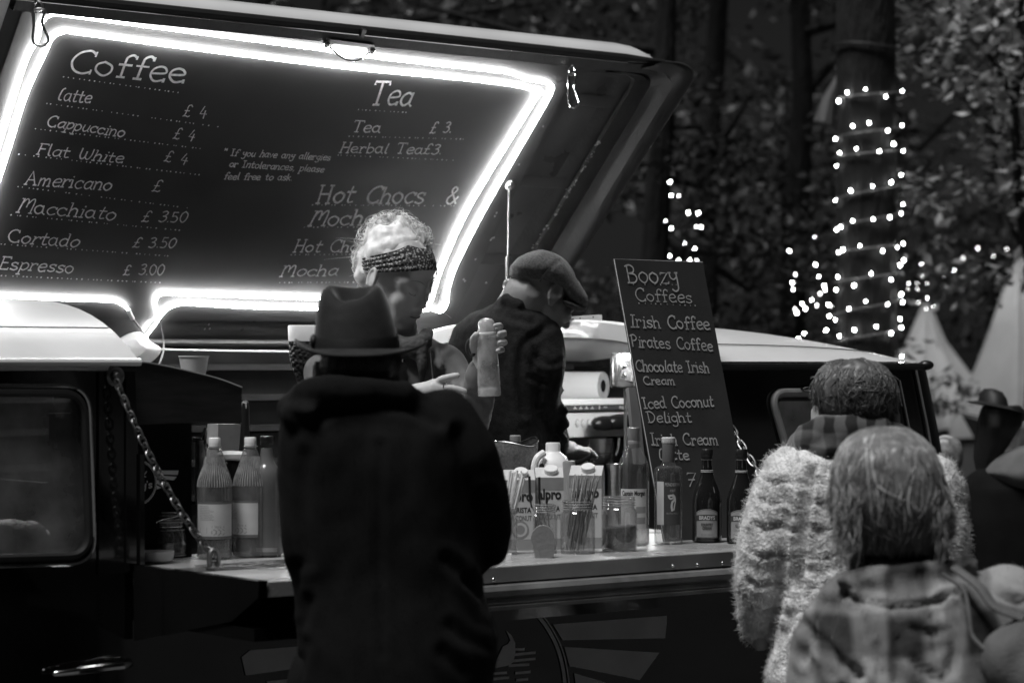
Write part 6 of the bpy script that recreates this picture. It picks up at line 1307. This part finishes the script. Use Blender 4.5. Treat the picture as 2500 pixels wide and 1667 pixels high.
# ---- person in the fluffy jumper
Y = 5.3; k = F / Y
sw_ = thing('person', 'person in a fluffy pale jumper and patterned scarf, back to us, right of the counter', 'person', Vector((P(2110, 900, Y).x, Y, 0)))
T = headT(2088, 1022, Y, 176, 12, 0, .98); mb = MB(); head(mb, T); mb.chain([P(2088, 1040, Y + .02), P(2090, 1120, Y)], [.058, .066])
sil(mb, [(1110, 1990, 2200, .07, 0), (1180, 1940, 2260, .10, 0), (1500, 1960, 2240, .11, 0), (1700, 1960, 2240, .11, 0)], Y)
for s in (-1, 1): mb.chain([Vector((P(2110, 0, Y).x + s * .09, Y, .9)), Vector((P(2110, 0, Y).x + s * .1, Y, .09))], [.08, .042])
hq = P(1858, 1556, Y + .10); mb.ell(hq, (.026, .035, .03))
for i in range(4): finger(mb, [hq + Vector((.0, .02, .02 - .014 * i)), hq + Vector((.004, .06, .018 - .014 * i)), hq + Vector((.014, .08, .012 - .012 * i))], .0085)
finger(mb, [hq + Vector((.01, .01, .025)), hq + Vector((.03, .04, .03)), hq + Vector((.035, .06, .026))], .0095)
blob(mb, 'body', M['skin'], sw_, .0055, 3)
h_lv = [(879, 2052, 2110, .03, .0), (886, 2028, 2140, .06, .0), (900, 2008, 2160, .080, 0), (925, 1996, 2176, .094, .0), (960, 1992, 2182, .100, .0), (990, 1997, 2181, .100, -.0), (1015, 2008, 2176, .092, -.0), (1040, 2024, 2164, .078, .0), (1062, 2046, 2140, .062, 0)]
mb = MB(); sil(mb, h_lv, Y); hr = blob(mb, 'hair', M['brown_hair'], sw_, .0055, 2, wr=[(.011, 18, 18, 12, 2), (.006, 40, 40, 14, 2), (.003, 80, 80, 30, 5)])
strandmesh(drape(h_lv, Y, 150, 71, up=1.06, wob=.2, n_seg=8, t0=(.0, .5), t1=(.35, .95), spin=.6, flick=.18), .0030, 5).build('tousled_locks', M['brown_hair'], hr, angle=180)
strandmesh(drape(h_lv, Y, 420, 9, up=1.03, wob=.12, n_seg=7, t0=(.0, .6), t1=(.45, 1.0), spin=.5, flick=.13), .0030, 5).build('hair_locks', M['brown_hair'], hr, angle=180)
strandmesh(drape(h_lv, Y, 1500, 4, up=1.07, wob=.12, t0=(.0, .5), t1=(.5, 1.0), spin=.5, flick=.16), .0009).build('hair_strands', M['brown_hair'], hr, angle=180)
mb = MB(); mb.chain([P(1958, 1094, Y + .03), P(1975, 1072, Y - .03), P(2020, 1056, Y - .075), P(2080, 1052, Y - .09), P(2140, 1056, Y - .075), P(2185, 1076, Y - .03), P(2205, 1100, Y + .04)], [.034, .038, .040, .041, .040, .038, .034], 16); mb.chain([P(1970, 1100, Y - .03), P(2030, 1092, Y - .09), P(2120, 1094, Y - .09), P(2190, 1108, Y - .03)], [.032, .034, .034, .03], 14)
blob(mb, 'scarf', M['scarf'], sw_, .007, 3, wr=[(.007, 24, 24, 24, 2)])
w_lv = [(1078, 1965, 2215, .08, 0), (1096, 1925, 2250, .10, 0), (1118, 1900, 2272, .118, .0), (1167, 1880, 2296, .135, 0), (1225, 1880, 2322, .145, .0), (1293, 1895, 2342, .15, 0), (1400, 1915, 2350, .155, 0), (1500, 1905, 2352, .16, 0), (1590, 1885, 2350, .165, 0), (1640, 1872, 2348, .168, 0), (1720, 1878, 2345, .165, 0)]
mb = MB(); sil(mb, w_lv, Y, 40, 2.4)
mb.chain([P(1940, 1160, Y), P(1905, 1235, Y + .0), P(1880, 1330, Y + .01), P(1862, 1420, Y + .03), P(1858, 1480, Y + .07), P(1856, 1530, Y + .10)], [.072, .072, .072, .066, .058, .044], 20)
mb.chain([P(2275, 1180, Y), P(2300, 1300, Y), P(2310, 1430, Y + .03)], [.066, .064, .058], 18)
jumper = blob(mb, 'jumper', M['wool'], sw_, .009, 4, wr=[(.008, 10, 10, 6, 2), (.005, 34, 34, 34, 7)])
me = jumper.data; off = root_loc(sw_)
for v in me.vertices:                                    # scalloped rows of the knit and small holes
    wx, wz = v.co.x + off.x, v.co.z + off.z
    f = (wz + .013 * abs(math.sin(wx * 22 + 1.2 * math.sin(wz * 3))) + .006 * noise.noise((wx * 20, wz * 20, 1))) / .072; d = abs(f - round(f)) * .072
    v.co -= v.normal * (.0030 * math.exp(-(d / .0040) ** 2) + .006 * max(0, noise.noise((wx * 70, v.co.y * 70, wz * 70)) - .35))
crease(jumper, [([(1980, 1150), (1968, 1230), (1958, 1320), (1952, 1400), (1935, 1500), (1890, 1590)], 2.0, 1.0)] + [([(1840 + dx, y0), (1870 + dx, y0 + 14), (1905 + dx, y0 + 6), (1935 + dx, y0 + 18), (1975 + dx, y0 + 8), (2010 + dx, y0 + 20), (2050 + dx, y0 + 6)], 1.0, .55) for dx, y0 in ((20, 1165), (10, 1215), (0, 1275), (-10, 1345), (-15, 1415), (-10, 1480))], .009, 10)
fuzz(jumper, 30000, .014, .00034, 12, curl=.6).build('fuzz', M['wool'], jumper, angle=180)
mb = MB()
for s in (-1, 1): x0 = P(2110, 0, Y).x + s * .10; mb.chain([(x0, Y, .92), (x0, Y, .1)], [.11, .065], 16)
blob(mb, 'trousers', M['coat'], sw_, .014, 3)
for s in (-1, 1): mb = MB(); mb.ell((P(2110, 0, Y).x + s * .1, Y + .05, .045), (.05, .14, .045)); mb.build('shoe', M['black_plastic'], sw_)
# ---- person nearest us at the right, in a checked jacket
Y = 4.4; k = F / Y
nw = thing('person', 'person with bobbed hair and checked jacket, back to us, nearest at lower right', 'person', Vector((P(2200, 900, Y).x, Y, 0)))
T = headT(2172, 1222, Y + .02, 170, 14, 0, .98); mb = MB(); head(mb, T, female=True); mb.chain([P(2175, 1260, Y + .03), P(2185, 1390, Y + .01)], [.052, .06])
sil(mb, [(1380, 2100, 2290, .07, 0), (1430, 2060, 2400, .09, 0), (1700, 2050, 2420, .10, 0), (2100, 2060, 2420, .10, 0)], Y)
for s in (-1, 1): mb.chain([Vector((P(2230, 0, Y).x + s * .085, Y, .75)), Vector((P(2230, 0, Y).x + s * .09, Y, .09))], [.075, .04])
blob(mb, 'body', M['skin'], nw, .0055, 3)
h_lv = [(1044, 2140, 2192, .03, .02), (1052, 2108, 2222, .055, .015), (1068, 2080, 2246, .080, .01), (1095, 2058, 2270, .102, 0), (1140, 2040, 2288, .112, 0), (1190, 2036, 2298, .114, 0), (1235, 2038, 2308, .112, 0), (1275, 2050, 2314, .104, 0), (1305, 2066, 2308, .094, 0), (1335, 2084, 2288, .082, 0), (1362, 2104, 2268, .068, 0)]
mb = MB(); sil(mb, h_lv, Y, 36, 2.1); hr = blob(mb, 'hair', M['fair_hair'], nw, .0055, 2, wr=[(.014, 16, 16, 7, 2), (.008, 34, 34, 7, 4), (.0035, 80, 80, 10, 5)])
cv = drape(h_lv, Y, 1900, 14, up=1.045, wob=.07, n_seg=13, t0=(0, .10), t1=(.6, 1.02), spin=.25, flick=.10)
strandmesh(drape(h_lv, Y, 800, 15, up=1.03, wob=.05, n_seg=13, t0=(0, .10), t1=(.6, 1.03), spin=.30, flick=.09), .0026, 5).build('hair_locks', M['fair_hair'], hr, angle=180)
fl_ = []; rn_ = random.Random(8)
for side_, xs, ys in ((-1, (2040, 2110), (1180, 1330)), (1, (2270, 2312), (1220, 1330))):
    for _ in range(420):
        x = rn_.uniform(*xs) + side_ * 6; y = rn_.uniform(*ys); L = rn_.uniform(30, 110); c0_ = rn_.gauss(.5, .7); dpt = Y - rn_.uniform(-.03, .10)
        fl_.append([P(x + side_ * (c0_ * 26 * t * t - 10 * t), y + L * t * (1 - .38 * c0_ * t), dpt - .012 * math.sin(3 * t)) for t in [i / 7 for i in range(8)]])
strandmesh(fl_, .0012, 3).build('flicked_ends', M['fair_hair'], hr, angle=180)
for mm_, n_, sd_ in ((M['fair_hair'], 420, 61), (M['light_lock'], 190, 62)):
    strandmesh(drape(h_lv, Y, n_, sd_, up=1.045, wob=.10, n_seg=12, t0=(.0, .4), t1=(.55, 1.06), spin=.45, flick=.17), .0025, 5).build('tousled_locks', mm_, hr, angle=180)
strandmesh(cv, .0009).build('hair_strands', M['fair_hair'], hr, angle=180)
mb = MB(); sil(mb, [(1330, 2090, 2285, .072, .0), (1352, 2078, 2290, .082, 0), (1385, 2074, 2292, .09, 0), (1410, 2080, 2300, .092, 0)], Y); blob(mb, 'polo_neck', M['coat'], nw, .007, 2, wr=[(.004, 20, 20, 30, 2)])
j_lv = [(1384, 2092, 2320, .085, 0), (1396, 2078, 2385, .10, 0), (1420, 2056, 2432, .118, 0), (1450, 2030, 2470, .13, 0), (1509, 1994, 2520, .145, 0), (1581, 1962, 2560, .155, 0), (1664, 1944, 2580, .16, 0), (1800, 1940, 2590, .165, 0), (2100, 1950, 2580, .17, 0), (2240, 1955, 2570, .17, 0)]
mb = MB(); sil(mb, j_lv, Y, 40, 2.4); mb.chain([P(2080, 1470, Y), P(2010, 1580, Y), P(1990, 1720, Y), P(2000, 1880, Y + .06)], [.062, .062, .056, .05], 18); mb.chain([P(2440, 1460, Y), P(2530, 1560, Y + .02), P(2560, 1740, Y + .04)], [.066, .064, .056], 18)
mb.chain([P(2060, 1422, Y - .06), P(2120, 1408, Y - .085), P(2200, 1402, Y - .09), P(2290, 1388, Y - .085), P(2370, 1372, Y - .04)], [.018, .022, .022, .022, .02], 12)
jk = blob(mb, 'jacket', M['plaid'], nw, .0095, 4, wr=[(.013, 6, 6, 3.2, 5), (.006, 15, 15, 9, 2), (.002, 50, 50, 50, 2)]); crease(jk, [([(1965, 1525), (2030, 1590), (2095, 1650)], 1.3, 1), ([(2060, 1440), (2035, 1490), (2020, 1560), (2040, 1640)], 1.2, 1), ([(2010, 1470), (1985, 1530), (1965, 1610)], 1, .9), ([(2180, 1400), (2178, 1480), (2195, 1560), (2185, 1660)], .9, 1.1), ([(2250, 1395), (2275, 1470), (2290, 1580)], .9, 1), ([(2090, 1480), (2110, 1560), (2105, 1650)], .7, 1.2), ([(2300, 1470), (2330, 1540), (2320, 1640)], .9, 1),
    ([(2220, 1530), (2260, 1545), (2300, 1540)], .6, .8), ([(2060, 1450), (2150, 1478), (2250, 1476), (2350, 1440)], .8, .6), ([(2360, 1400), (2420, 1440), (2490, 1470)], 1, .8), ([(2210, 1600), (2260, 1640), (2300, 1660)], .7, .8), ([(2140, 1580), (2150, 1650)], .7, .8)], .012, 12)
fuzz(jk, 9000, .008, .00024, 19).build('fuzz', M['plaid'], jk, angle=180)
mb = MB()
for s in (-1, 1): x0 = P(2230, 0, Y).x + s * .09; mb.chain([(x0, Y, .78), (x0, Y, .1)], [.10, .06], 16)
blob(mb, 'trousers', M['coat'], nw, .014, 3)
for s in (-1, 1): mb = MB(); mb.ell((P(2230, 0, Y).x + s * .09, Y + .05, .045), (.045, .13, .045)); mb.build('shoe', M['black_plastic'], nw)
bag = thing('shoulder_bag', 'pale canvas shoulder bag with a rolled strap at the lower right corner', 'bag', P(2470, 1700, Y - .17))
mb = MB(); silx(mb, [(2398, 1590, 1640, .02), (2412, 1556, 1680, .04), (2440, 1524, 1700, .055), (2480, 1510, 1720, .06), (2540, 1505, 1730, .06), (2580, 1530, 1700, .04)], Y - .19); blob(mb, 'bag_body', M['bag_cloth'], bag, .009, 3, wr=[(.022, 9, 9, 6, 3), (.008, 26, 26, 18, 1)])
mb = MB(); mb.tube(catmull([P(2300, 1400, Y - .135), P(2352, 1440, Y - .15), P(2366, 1500, Y - .17), P(2374, 1550, Y - .18), P(2405, 1585, Y - .20)], 6), .0035, 8); mb.tube(catmull([P(2330, 1385, Y - .12), P(2390, 1430, Y - .15), P(2430, 1480, Y - .17), P(2500, 1510, Y - .19)], 6), .015, 10, flat=.4); mb.build('strap', M['bag_cloth'], bag)
# ---- two people farther off
def far_person(label, Y, coat_lv, hx, hy, yaw, sc_, hair_m, coat_m, hair_lv):
    o = thing('person', label, 'person', Vector((P(hx, 900, Y).x, Y, 0))); k = F / Y
    T = headT(hx, hy, Y, yaw, 8, 0, sc_); mb = MB(); head(mb, T); mb.chain([T @ Vector((0, .02, -.06)), T @ Vector((0, .03, -.2))], [.052 * sc_, .058 * sc_])
    sil(mb, [(y, xl + 12, xr - 12, d * .8, dy) for y, xl, xr, d, dy in coat_lv[1:]], Y)
    for s in (-1, 1): mb.chain([Vector((P(hx, 0, Y).x + s * .08 * sc_, Y, 1.15 * sc_)), Vector((P(hx, 0, Y).x + s * .08 * sc_, Y, .09))], [.05 * sc_ + .01, .03])
    blob(mb, 'body', M['skin'], o, .009, 3)
    mb = MB()
    for s in (-1, 1): mb.chain([Vector((P(hx, 0, Y).x + s * .08 * sc_, Y, 1.18 * sc_)), Vector((P(hx, 0, Y).x + s * .08 * sc_, Y, .10))], [.07 * sc_ + .015, .05], 14)
    mb.build('trousers', M['coat'], o)
    mb = MB(); sil(mb, hair_lv, Y); h_ = blob(mb, 'hair', hair_m, o, .008, 2, wr=[(.006, 40, 40, 10, 2)])
    mb = MB(); sil(mb, coat_lv, Y); blob(mb, 'coat', coat_m, o, .012, 3, wr=[(.012, 7, 7, 4, 2)])
    for s in (-1, 1): mb = MB(); mb.ell((P(hx, 0, Y).x + s * .08 * sc_, Y - .04, .045), (.045, .12, .045)); mb.build('shoe', M['black_plastic'], o)
    return o
Y = 8.6
hp_ = far_person('person in dark coat and broad dark hat at the right edge, before the tents', Y, [(1142, 2395, 2500, .08, 0), (1160, 2366, 2540, .12, 0), (1190, 2344, 2560, .15, 0), (1260, 2328, 2580, .16, 0), (1400, 2322, 2590, .17, 0), (1700, 2330, 2580, .18, 0), (1900, 2340, 2570, .18, 0)], 2452, 1078, 55, .95, M['black_hair'], M['coat'],
    [(990, 2400, 2490, .08, .0), (1012, 2392, 2500, .095, .0), (1040, 2388, 2496, .10, .0), (1080, 2385, 2480, .10, .02), (1120, 2384, 2462, .09, .03), (1155, 2388, 2440, .06, .03)])
mb = MB(); mb.rings([[P(2425, 985, Y) + Vector((rx / F * Y * math.cos(a), .15 * rx / 66 * math.sin(a), (-y_ - .35 * rx * math.cos(a) * .6) / F * Y)) for a in [2 * math.pi * i / 28 for i in range(28)]] for rx, y_ in ((66, 8), (50, 4), (36, 0), (32, -18), (22, -32), (6, -36))]); mb.build('hat', M['band'], hp_)
mb = MB(); sil(mb, [(1082, 2462, 2560, .05, -.06), (1105, 2440, 2590, .09, -.06), (1130, 2412, 2600, .11, -.06), (1152, 2396, 2610, .12, -.06), (1172, 2420, 2600, .12, -.06), (1200, 2440, 2600, .10, -.04)], Y); blob(mb, 'pale_collar', M['shirt'], hp_, .009, 5, wr=[(.012, 12, 12, 12, 3)])
far_person('small fair-haired child beyond the shoulder of the fluffy jumper, in front of the tents', 8.2, [(1150, 2275, 2345, .06, 0), (1172, 2262, 2362, .08, 0), (1220, 2258, 2370, .09, 0), (1400, 2262, 2370, .1, 0), (1560, 2265, 2365, .1, 0)], 2310, 1112, 150, .58, M['fair_hair'], M['shirt'],
    [(1066, 2292, 2330, .03, 0), (1076, 2276, 2344, .05, 0), (1100, 2268, 2352, .065, .0), (1130, 2272, 2350, .06, .0), (1150, 2284, 2338, .05, .0)])
# ------------------------------------------------------------------ trees, string lights, tents
def leafcloud(mb, n, centers, size, rnd, flat_=.6):
    # many small bent leaves gathered in clumps
    for _ in range(n):
        c, r_ = centers[min(int(rnd.random() * len(centers)), len(centers) - 1)]
        d = Vector((rnd.gauss(0, 1), rnd.gauss(0, 1), rnd.gauss(0, 1))); d = d.normalized() * (rnd.random() ** .45); p = Vector((c[0] + d.x * r_[0], c[1] + d.y * r_[1], c[2] + d.z * r_[2]))
        a = Vector((rnd.gauss(0, 1), rnd.gauss(0, 1), rnd.gauss(0, .5) - .35)).normalized(); b = a.cross(Vector((rnd.gauss(0, .5), rnd.gauss(0, .5), 1))).normalized(); l = size * rnd.uniform(.6, 1.3); w = l * rnd.uniform(.35, .6); nn = a.cross(b)
        o = len(mb.v); mb.v += [tuple(p), tuple(p + a * l * .5 + b * w * .5 + nn * l * .06), tuple(p + a * l), tuple(p + a * l * .5 - b * w * .5 + nn * l * .06)]; mb.f.append((o, o + 1, o + 2, o + 3))
def tree(label, x, y, h, r, seed, n=4200, size=.085, low=.7, tr=.12, m='leaf', clumps=16, group='dark leafy trees behind the van'):
    rnd = random.Random(seed); o = thing('leafy_tree', label, 'tree', Vector((x, y, 0)), group=group); t = MB()
    lean = rnd.uniform(-.25, .25); pts = [Vector((x + lean * (i / 6) ** 1.5 + .04 * math.sin(i * 1.7 + seed), y + .05 * math.cos(i * 2 + seed), h * .9 * i / 6)) for i in range(7)]
    t.tube(pts, [tr * (1.25 if i == 0 else 1 - .13 * i) for i in range(7)], 10); cs = []
    for i in range(clumps):
        z = low + (h - low) * (i + .5) / clumps + rnd.uniform(-.2, .2); q = z / (h * .9); a = rnd.uniform(0, 6.28); rr = r * rnd.uniform(.25, .95) * (1 - .35 * abs(2 * (z - low) / (h - low) - 1)); b = pts[min(6, max(1, int(q * 6)))]
        c = Vector((x + rr * math.cos(a), y + rr * math.sin(a), z)); t.tube([Vector((b.x, b.y, min(z, h * .85) - .3)), b.lerp(c, .5) + Z * .1, c], [tr * .35, tr * .22, tr * .08], 6)
        for _ in range(3):
            e = c + Vector((rnd.gauss(0, .35), rnd.gauss(0, .35), rnd.gauss(0, .25))); s = rnd.uniform(.22, .5); cs.append((e, (s * 1.2, s * 1.2, s * .55)))
    t.build('trunk', M['bark'], o); l = MB(); leafcloud(l, n, cs, size, rnd); l.build('crown', M[m], o, smooth=False)
    return o
spec = [('broad dark leafy tree far behind the raised hatch, at the left end of the row', -4.6, 15.5, 7.5, 2.6, 31), ('tall dark leafy tree straight behind the raised hatch', -1.6, 16.5, 8, 2.6, 32), ('dark leafy tree showing just right of the hatch corner', .9, 14.8, 7, 1.9, 33),
        ('bushy dark tree left of the light-wrapped trunk', 1.9, 16.2, 7.5, 1.5, 34), ('dark tree right behind the light-wrapped trunk', 3.0, 21.5, 9, 2.2, 35), ('dense dark tree behind the two tents', 4.9, 24.5, 8, 2.6, 36), ('dark tree beyond the right edge of the tents', 7.4, 17.0, 7.5, 2.6, 37)]
spec += [('dark tree between the hatch corner and the light-wrapped trunk, taller than its neighbours', 1.45, 18.2, 9.5, 2.0, 52)]
for lb, x, y, h, r_, sd in spec: tree(lb, x, y, h, r_, sd, n=6500 if 0 < x < 5 else 3500, low=.9)
tree('branch tree at the upper right with lamplight painted into its pale leaves', 2.72, 12.7, 4.1, .80, 41, n=4200, size=.08, low=2.35, tr=.05, m='leaf_lit', clumps=16)
rnd = random.Random(77); wood_ = MB(); cs = []
for i in range(90): cs.append((Vector((rnd.uniform(-14, 18), rnd.uniform(22, 27), rnd.uniform(.6, 9))), (1.6, 1.2, 1.0)))
leafcloud(wood_, 16000, cs, .22, rnd); tag(wood_.build('far_wood', M['leaf'], None, smooth=False), 'dark mass of woodland closing the view far behind the fair', 'woodland', kind='stuff')
# the tall trunk wrapped in lights
YT = 11.6; k = F / YT
tk = thing('tall_tree', 'tall straight tree trunk wound with a spiral of small lights', 'tree', Vector((P(2118, 900, YT).x, YT, 0)))
mb = MB(); pts = []; rs = []
for i in range(26):
    z = 6.6 * i / 25; pts.append(Vector((P(2122 - 3 * i / 25 * 6, 0, YT).x, YT, z))); rs.append(.153 * (1.28 if i == 0 else 1.06 if i == 1 else 1 - .006 * i) * (1 + .02 * math.sin(i * 2.3)))
mb.tube(pts, rs, 28); mb.v = [tuple(Vector(p) + Vector((1, 1, 0)) * .008 * noise.noise((p[0] * 12, p[1] * 12, p[2] * 2))) for p in mb.v]; mb.build('trunk', M['bark'], tk)
mb = MB(); mb.tube([Vector((P(2112, 0, YT).x + .158 * math.cos(a), YT + .158 * math.sin(a), P(0, 118, YT).z + .01 * math.sin(2 * a))) for a in [2 * math.pi * i / 28 for i in range(28)]], .007, 8, closed=True); mb.build('strap', M['rubber'], tk)
mb = MB(); rnd = random.Random(6); cs = [(Vector((P(2110, 0, YT).x - 1.9 + rnd.gauss(0, .5), YT + 1.0 + rnd.gauss(0, .6), rnd.uniform(5.2, 7.2))), (.6, .6, .35)) for _ in range(24)]
for c, _ in cs[:12]: mb.tube([pts[-5 - int(rnd.random() * 4)], c], [.05, .015], 6)
mb.build('branch', M['bark'], tk); l = MB(); leafcloud(l, 3500, cs, .10, rnd); l.build('crown', M['leaf'], tk, smooth=False)
BULB = MB().ell((0, 0, 0), (.0048, .0048, .007), nu=8, nv=6)
bulb_me = None; dim_me = None
def dim_mesh():
    global dim_me
    if dim_me is None: dim_me = bulb_me.copy(); dim_me.materials.clear(); dim_me.materials.append(M['bulb_dim'])
    return dim_me
def lights(label, pts, Y, wire=True, surf=None, cat='string lights', rad=1.0, jit=.0, dim=0.0):
    global bulb_me
    P3 = []; rnd = random.Random(len(pts))
    for x, y in pts:
        p = P(x, y, Y + rnd.uniform(-jit, jit)); P3.append(surf(p) if surf else p)
    o = thing('string_lights', label, cat, P3[0], group='strings of small festival lights')
    for i_, p in enumerate(P3):
        if bulb_me is None: b = BULB.build('bulb', M['bulb'], o, world=False); bulb_me = b.data
        else: b = bpy.data.objects.new('bulb', bulb_me); C.objects.link(b); b.parent = o
        b.location = p - P3[0]; b.rotation_euler = (rnd.uniform(-.8, .8), rnd.uniform(-.8, .8), 0); b.scale = (rad * rnd.uniform(.65, 1.1),) * 3
        if dim and rnd.random() < dim: b.data = dim_mesh()
    return o, P3
z3 = lambda L: [(1600 + x / 2.6133, y / 2.6133) for x, y in L]; z5 = lambda L: [(1900 + x / 3.137, 400 + y / 3.137) for x, y in L]
tp = z3([(1155, 658), (1200, 610), (1308, 595), (1437, 640), (1565, 590), (1560, 808), (1453, 855), (1330, 808), (1233, 825), (1140, 893), (1160, 985), (1253, 968), (1395, 985), (1492, 935), (1580, 965), (1145, 1065), (1552, 1125), (1475, 1178), (1352, 1205), (1220, 1230), (1140, 1283), (1578, 1305), (1552, 1370), (1465, 1400), (1357, 1412), (1232, 1420), (1165, 1455), (1145, 1470)]) + \
     z5([(445, 685), (472, 665), (587, 640), (760, 680), (883, 650), (955, 610), (960, 740), (910, 783), (827, 895), (672, 850), (547, 940), (440, 870), (430, 967), (922, 1003), (945, 1060), (800, 1082), (630, 1060), (512, 1115), (427, 1195), (390, 1165), (910, 1190), (922, 1255), (828, 1300), (710, 1250), (548, 1275), (450, 1320), (930, 1475), (922, 1510)])
def on_trunk(p):
    cx = P(2118, 0, YT).x; dx = max(-.166, min(.166, p.x - cx)); return Vector((p.x, YT - math.sqrt(max(.0, .166 ** 2 - dx * dx)) - .006, p.z))
sl, p3 = lights('spiral of small lights wound round the tall tree trunk', tp, YT, surf=on_trunk)
wm = MB(); cx = P(2118, 0, YT).x
rowsY = [(245, 225), (340, 308), (386, 366), (490, 445), (560, 512), (620, 590), (690, 660), (770, 722), (838, 792), (905, 868)]
for yl, yr in rowsY:
    fp = []; 
    for i in range(17):
        a = math.pi * i / 16; px_ = P(2118, yl + (yr - yl) * i / 16 + 4 * math.sin(a), YT); fp.append(Vector((cx - .163 * math.cos(a), YT - .163 * math.sin(a), px_.z)))
    bk_ = [Vector((cx + .163 * math.cos(a), YT + .163 * math.sin(a), fp[-1].z - .02 * i)) for i, a in enumerate([math.pi * j / 8 for j in range(1, 8)])]
    wm.tube(fp + bk_, .0045, 5)
wm.build('cable', M['wire'], sl)
def cable(o, p3, sag=.03):
    q = sorted(p3, key=(lambda p: p.x) if len(p3) < 8 else (lambda p: -p.z)); mb = MB(); pts = []
    for a, b in zip(q[:-1], q[1:]): pts += [a, a.lerp(b, .5) - Z * sag * min(1, (b - a).length * 2)]
    mb.tube(pts + [q[-1]], .003, 4); mb.build('cable', M['rubber'], o)
for lb, L, Yc in (('cluster of small lights in the bushes left of the wrapped trunk', z5([(85, 668), (277, 560), (285, 772), (132, 847), (310, 865), (352, 935), (320, 995), (257, 1042), (182, 1072), (127, 1113), (142, 1140), (208, 1110), (297, 1085), (385, 1080), (407, 1088), (198, 1300), (365, 1275), (155, 1338), (360, 965), (107, 910), (115, 962)]), 13.0),
                 ('cluster of small lights on a round frame right of the wrapped trunk', z5([(1097, 768), (1105, 858), (1270, 863), (1000, 915), (1062, 918), (1140, 916), (1187, 943), (992, 963), (1065, 960), (1120, 1027), (1142, 1028), (1072, 1062), (1095, 1060), (1187, 1090), (1133, 1110)]), 13.6),
                 ('sparse line of small lights above the pointed tent at the right edge', z5([(1528, 648), (1750, 655), (1648, 710), (1415, 722), (1350, 817), (1880, 635)]), 18.0),
                 ('cluster of small lights in the dark above the chalkboard', z3([(93, 1163), (102, 1248), (147, 1252), (210, 1358), (273, 1360), (65, 1410), (102, 1458), (260, 1446), (292, 1450), (188, 1555)]) + [(1635, 625), (1696, 607), (1656, 636), (1684, 635), (1701, 636)], 12.6)):
    o, q = lights(lb, L, Yc, jit=.25 if 'line' not in lb else .05, rad=Yc / 13.5 * (.62 if 'right' in lb else 1), dim=.7 if 'right' in lb else .2); cable(o, q)
o = thing('lamp_hoop', 'thin pale hoop ornament among the lights right of the wrapped trunk', 'ornament', P(2270, 760, 13.6)); mb = MB(); mb.tube([P(2288 + 20 * math.cos(a), 715 + 24 * math.sin(a), 13.6) for a in [R(-60) + R(210) * i / 16 for i in range(17)]], .006, 6); mb.tube([P(2259, 630, 13.6), P(2258, 670, 13.6)], .008, 6); mb.build('hoop', M['canvas_grey'], o)
# stump branch beside the trunk
o = thing('broken_branch', 'pale broken branch stub leaning beside the wrapped trunk', 'branch', P(2020, 300, 12.2)); mb = MB(); mb.tube([P(2055, 165, 12.2), P(2040, 205, 12.2), P(2022, 245, 12.2), P(2010, 300, 12.2)], [.008, .02, .035, .05], 8); mb.build('stub', M['wood'], o)
# tents
def tent(label, Y, apex, ring, n=10, wall_y=1300, m='canvas', pinch=.25, cap=True):
    # concave pointed canopy over a straight wall
    k = F / Y; a0 = P(*apex, Y); o = thing('pointed_tent', label, 'tent', Vector((a0.x, Y, 0))); rows = []; nn = n * 6
    for t, f, dz in ring:
        row = []
        for i in range(nn):
            a = 2 * math.pi * i / nn; fold = 1 + .12 * t * math.cos(n * a) + .03 * math.sin(23 * a) ; row.append(Vector((a0.x + f / k * fold * math.cos(a + .3), Y + f / k * fold * math.sin(a + .3), a0.z - dz / k - .02 * t * abs(math.cos(n * a * .5)))))
        rows.append(row)
    mb = MB(); mb.rings(rows, cap=False); mb.build('canopy', M[m], o, angle=180)
    w = rows[-1]; mb = MB(); c = Vector((a0.x, Y, 0)); mb.rings([[Vector((c.x + (p.x - c.x) * .94, c.y + (p.y - c.y) * .94, z)) for p in w] for z in (w[0].z + .03, 0.02)], cap=False); mb.build('wall', M['canvas_grey'], o, angle=180)
    mb = MB()
    for i in range(n): mb.tube([r_[i * 6] + (r_[i * 6] - c).normalized() * .004 for r_ in rows], .012, 5)
    mb.build('seam', M['canvas'], o)
    return o
tent('pale pointed tent with draped folds just right of the wrapped trunk', 20.0, (2262, 742), [(0, 4, 0), (.1, 14, 20), (.3, 42, 90), (.6, 98, 170), (1, 178, 262), (1.0, 184, 300)], n=9)
tent('tall pointed pale tent at the right edge of the picture', 19.0, (2490, 622), [(0, 2, 0), (.15, 20, 44), (.3, 34, 78), (.32, 40, 80), (.5, 72, 175), (.7, 108, 270), (1, 165, 400), (1.0, 168, 440)], n=6)
o = thing('bunting', 'string of dark pennant flags hanging across the front of the tents', 'bunting', P(2250, 960, 14.5)); YB = 14.5
mb = MB(); mb.tube(catmull([P(2190, 955, YB), P(2280, 985, YB), P(2360, 1012, YB), P(2430, 1025, YB)], 6), .006, 5); mb.build('cord', M['rubber'], o)
for x, y in ((2232, 972), (2385, 1020)):
    mb = MB(); mb.prism([P(x - 38, y - 8, YB), P(x + 38, y + 14, YB), P(x + 8, y + 74, YB)], Vector((0, .004, 0))); mb.build('pennant', M['rubber'], o)
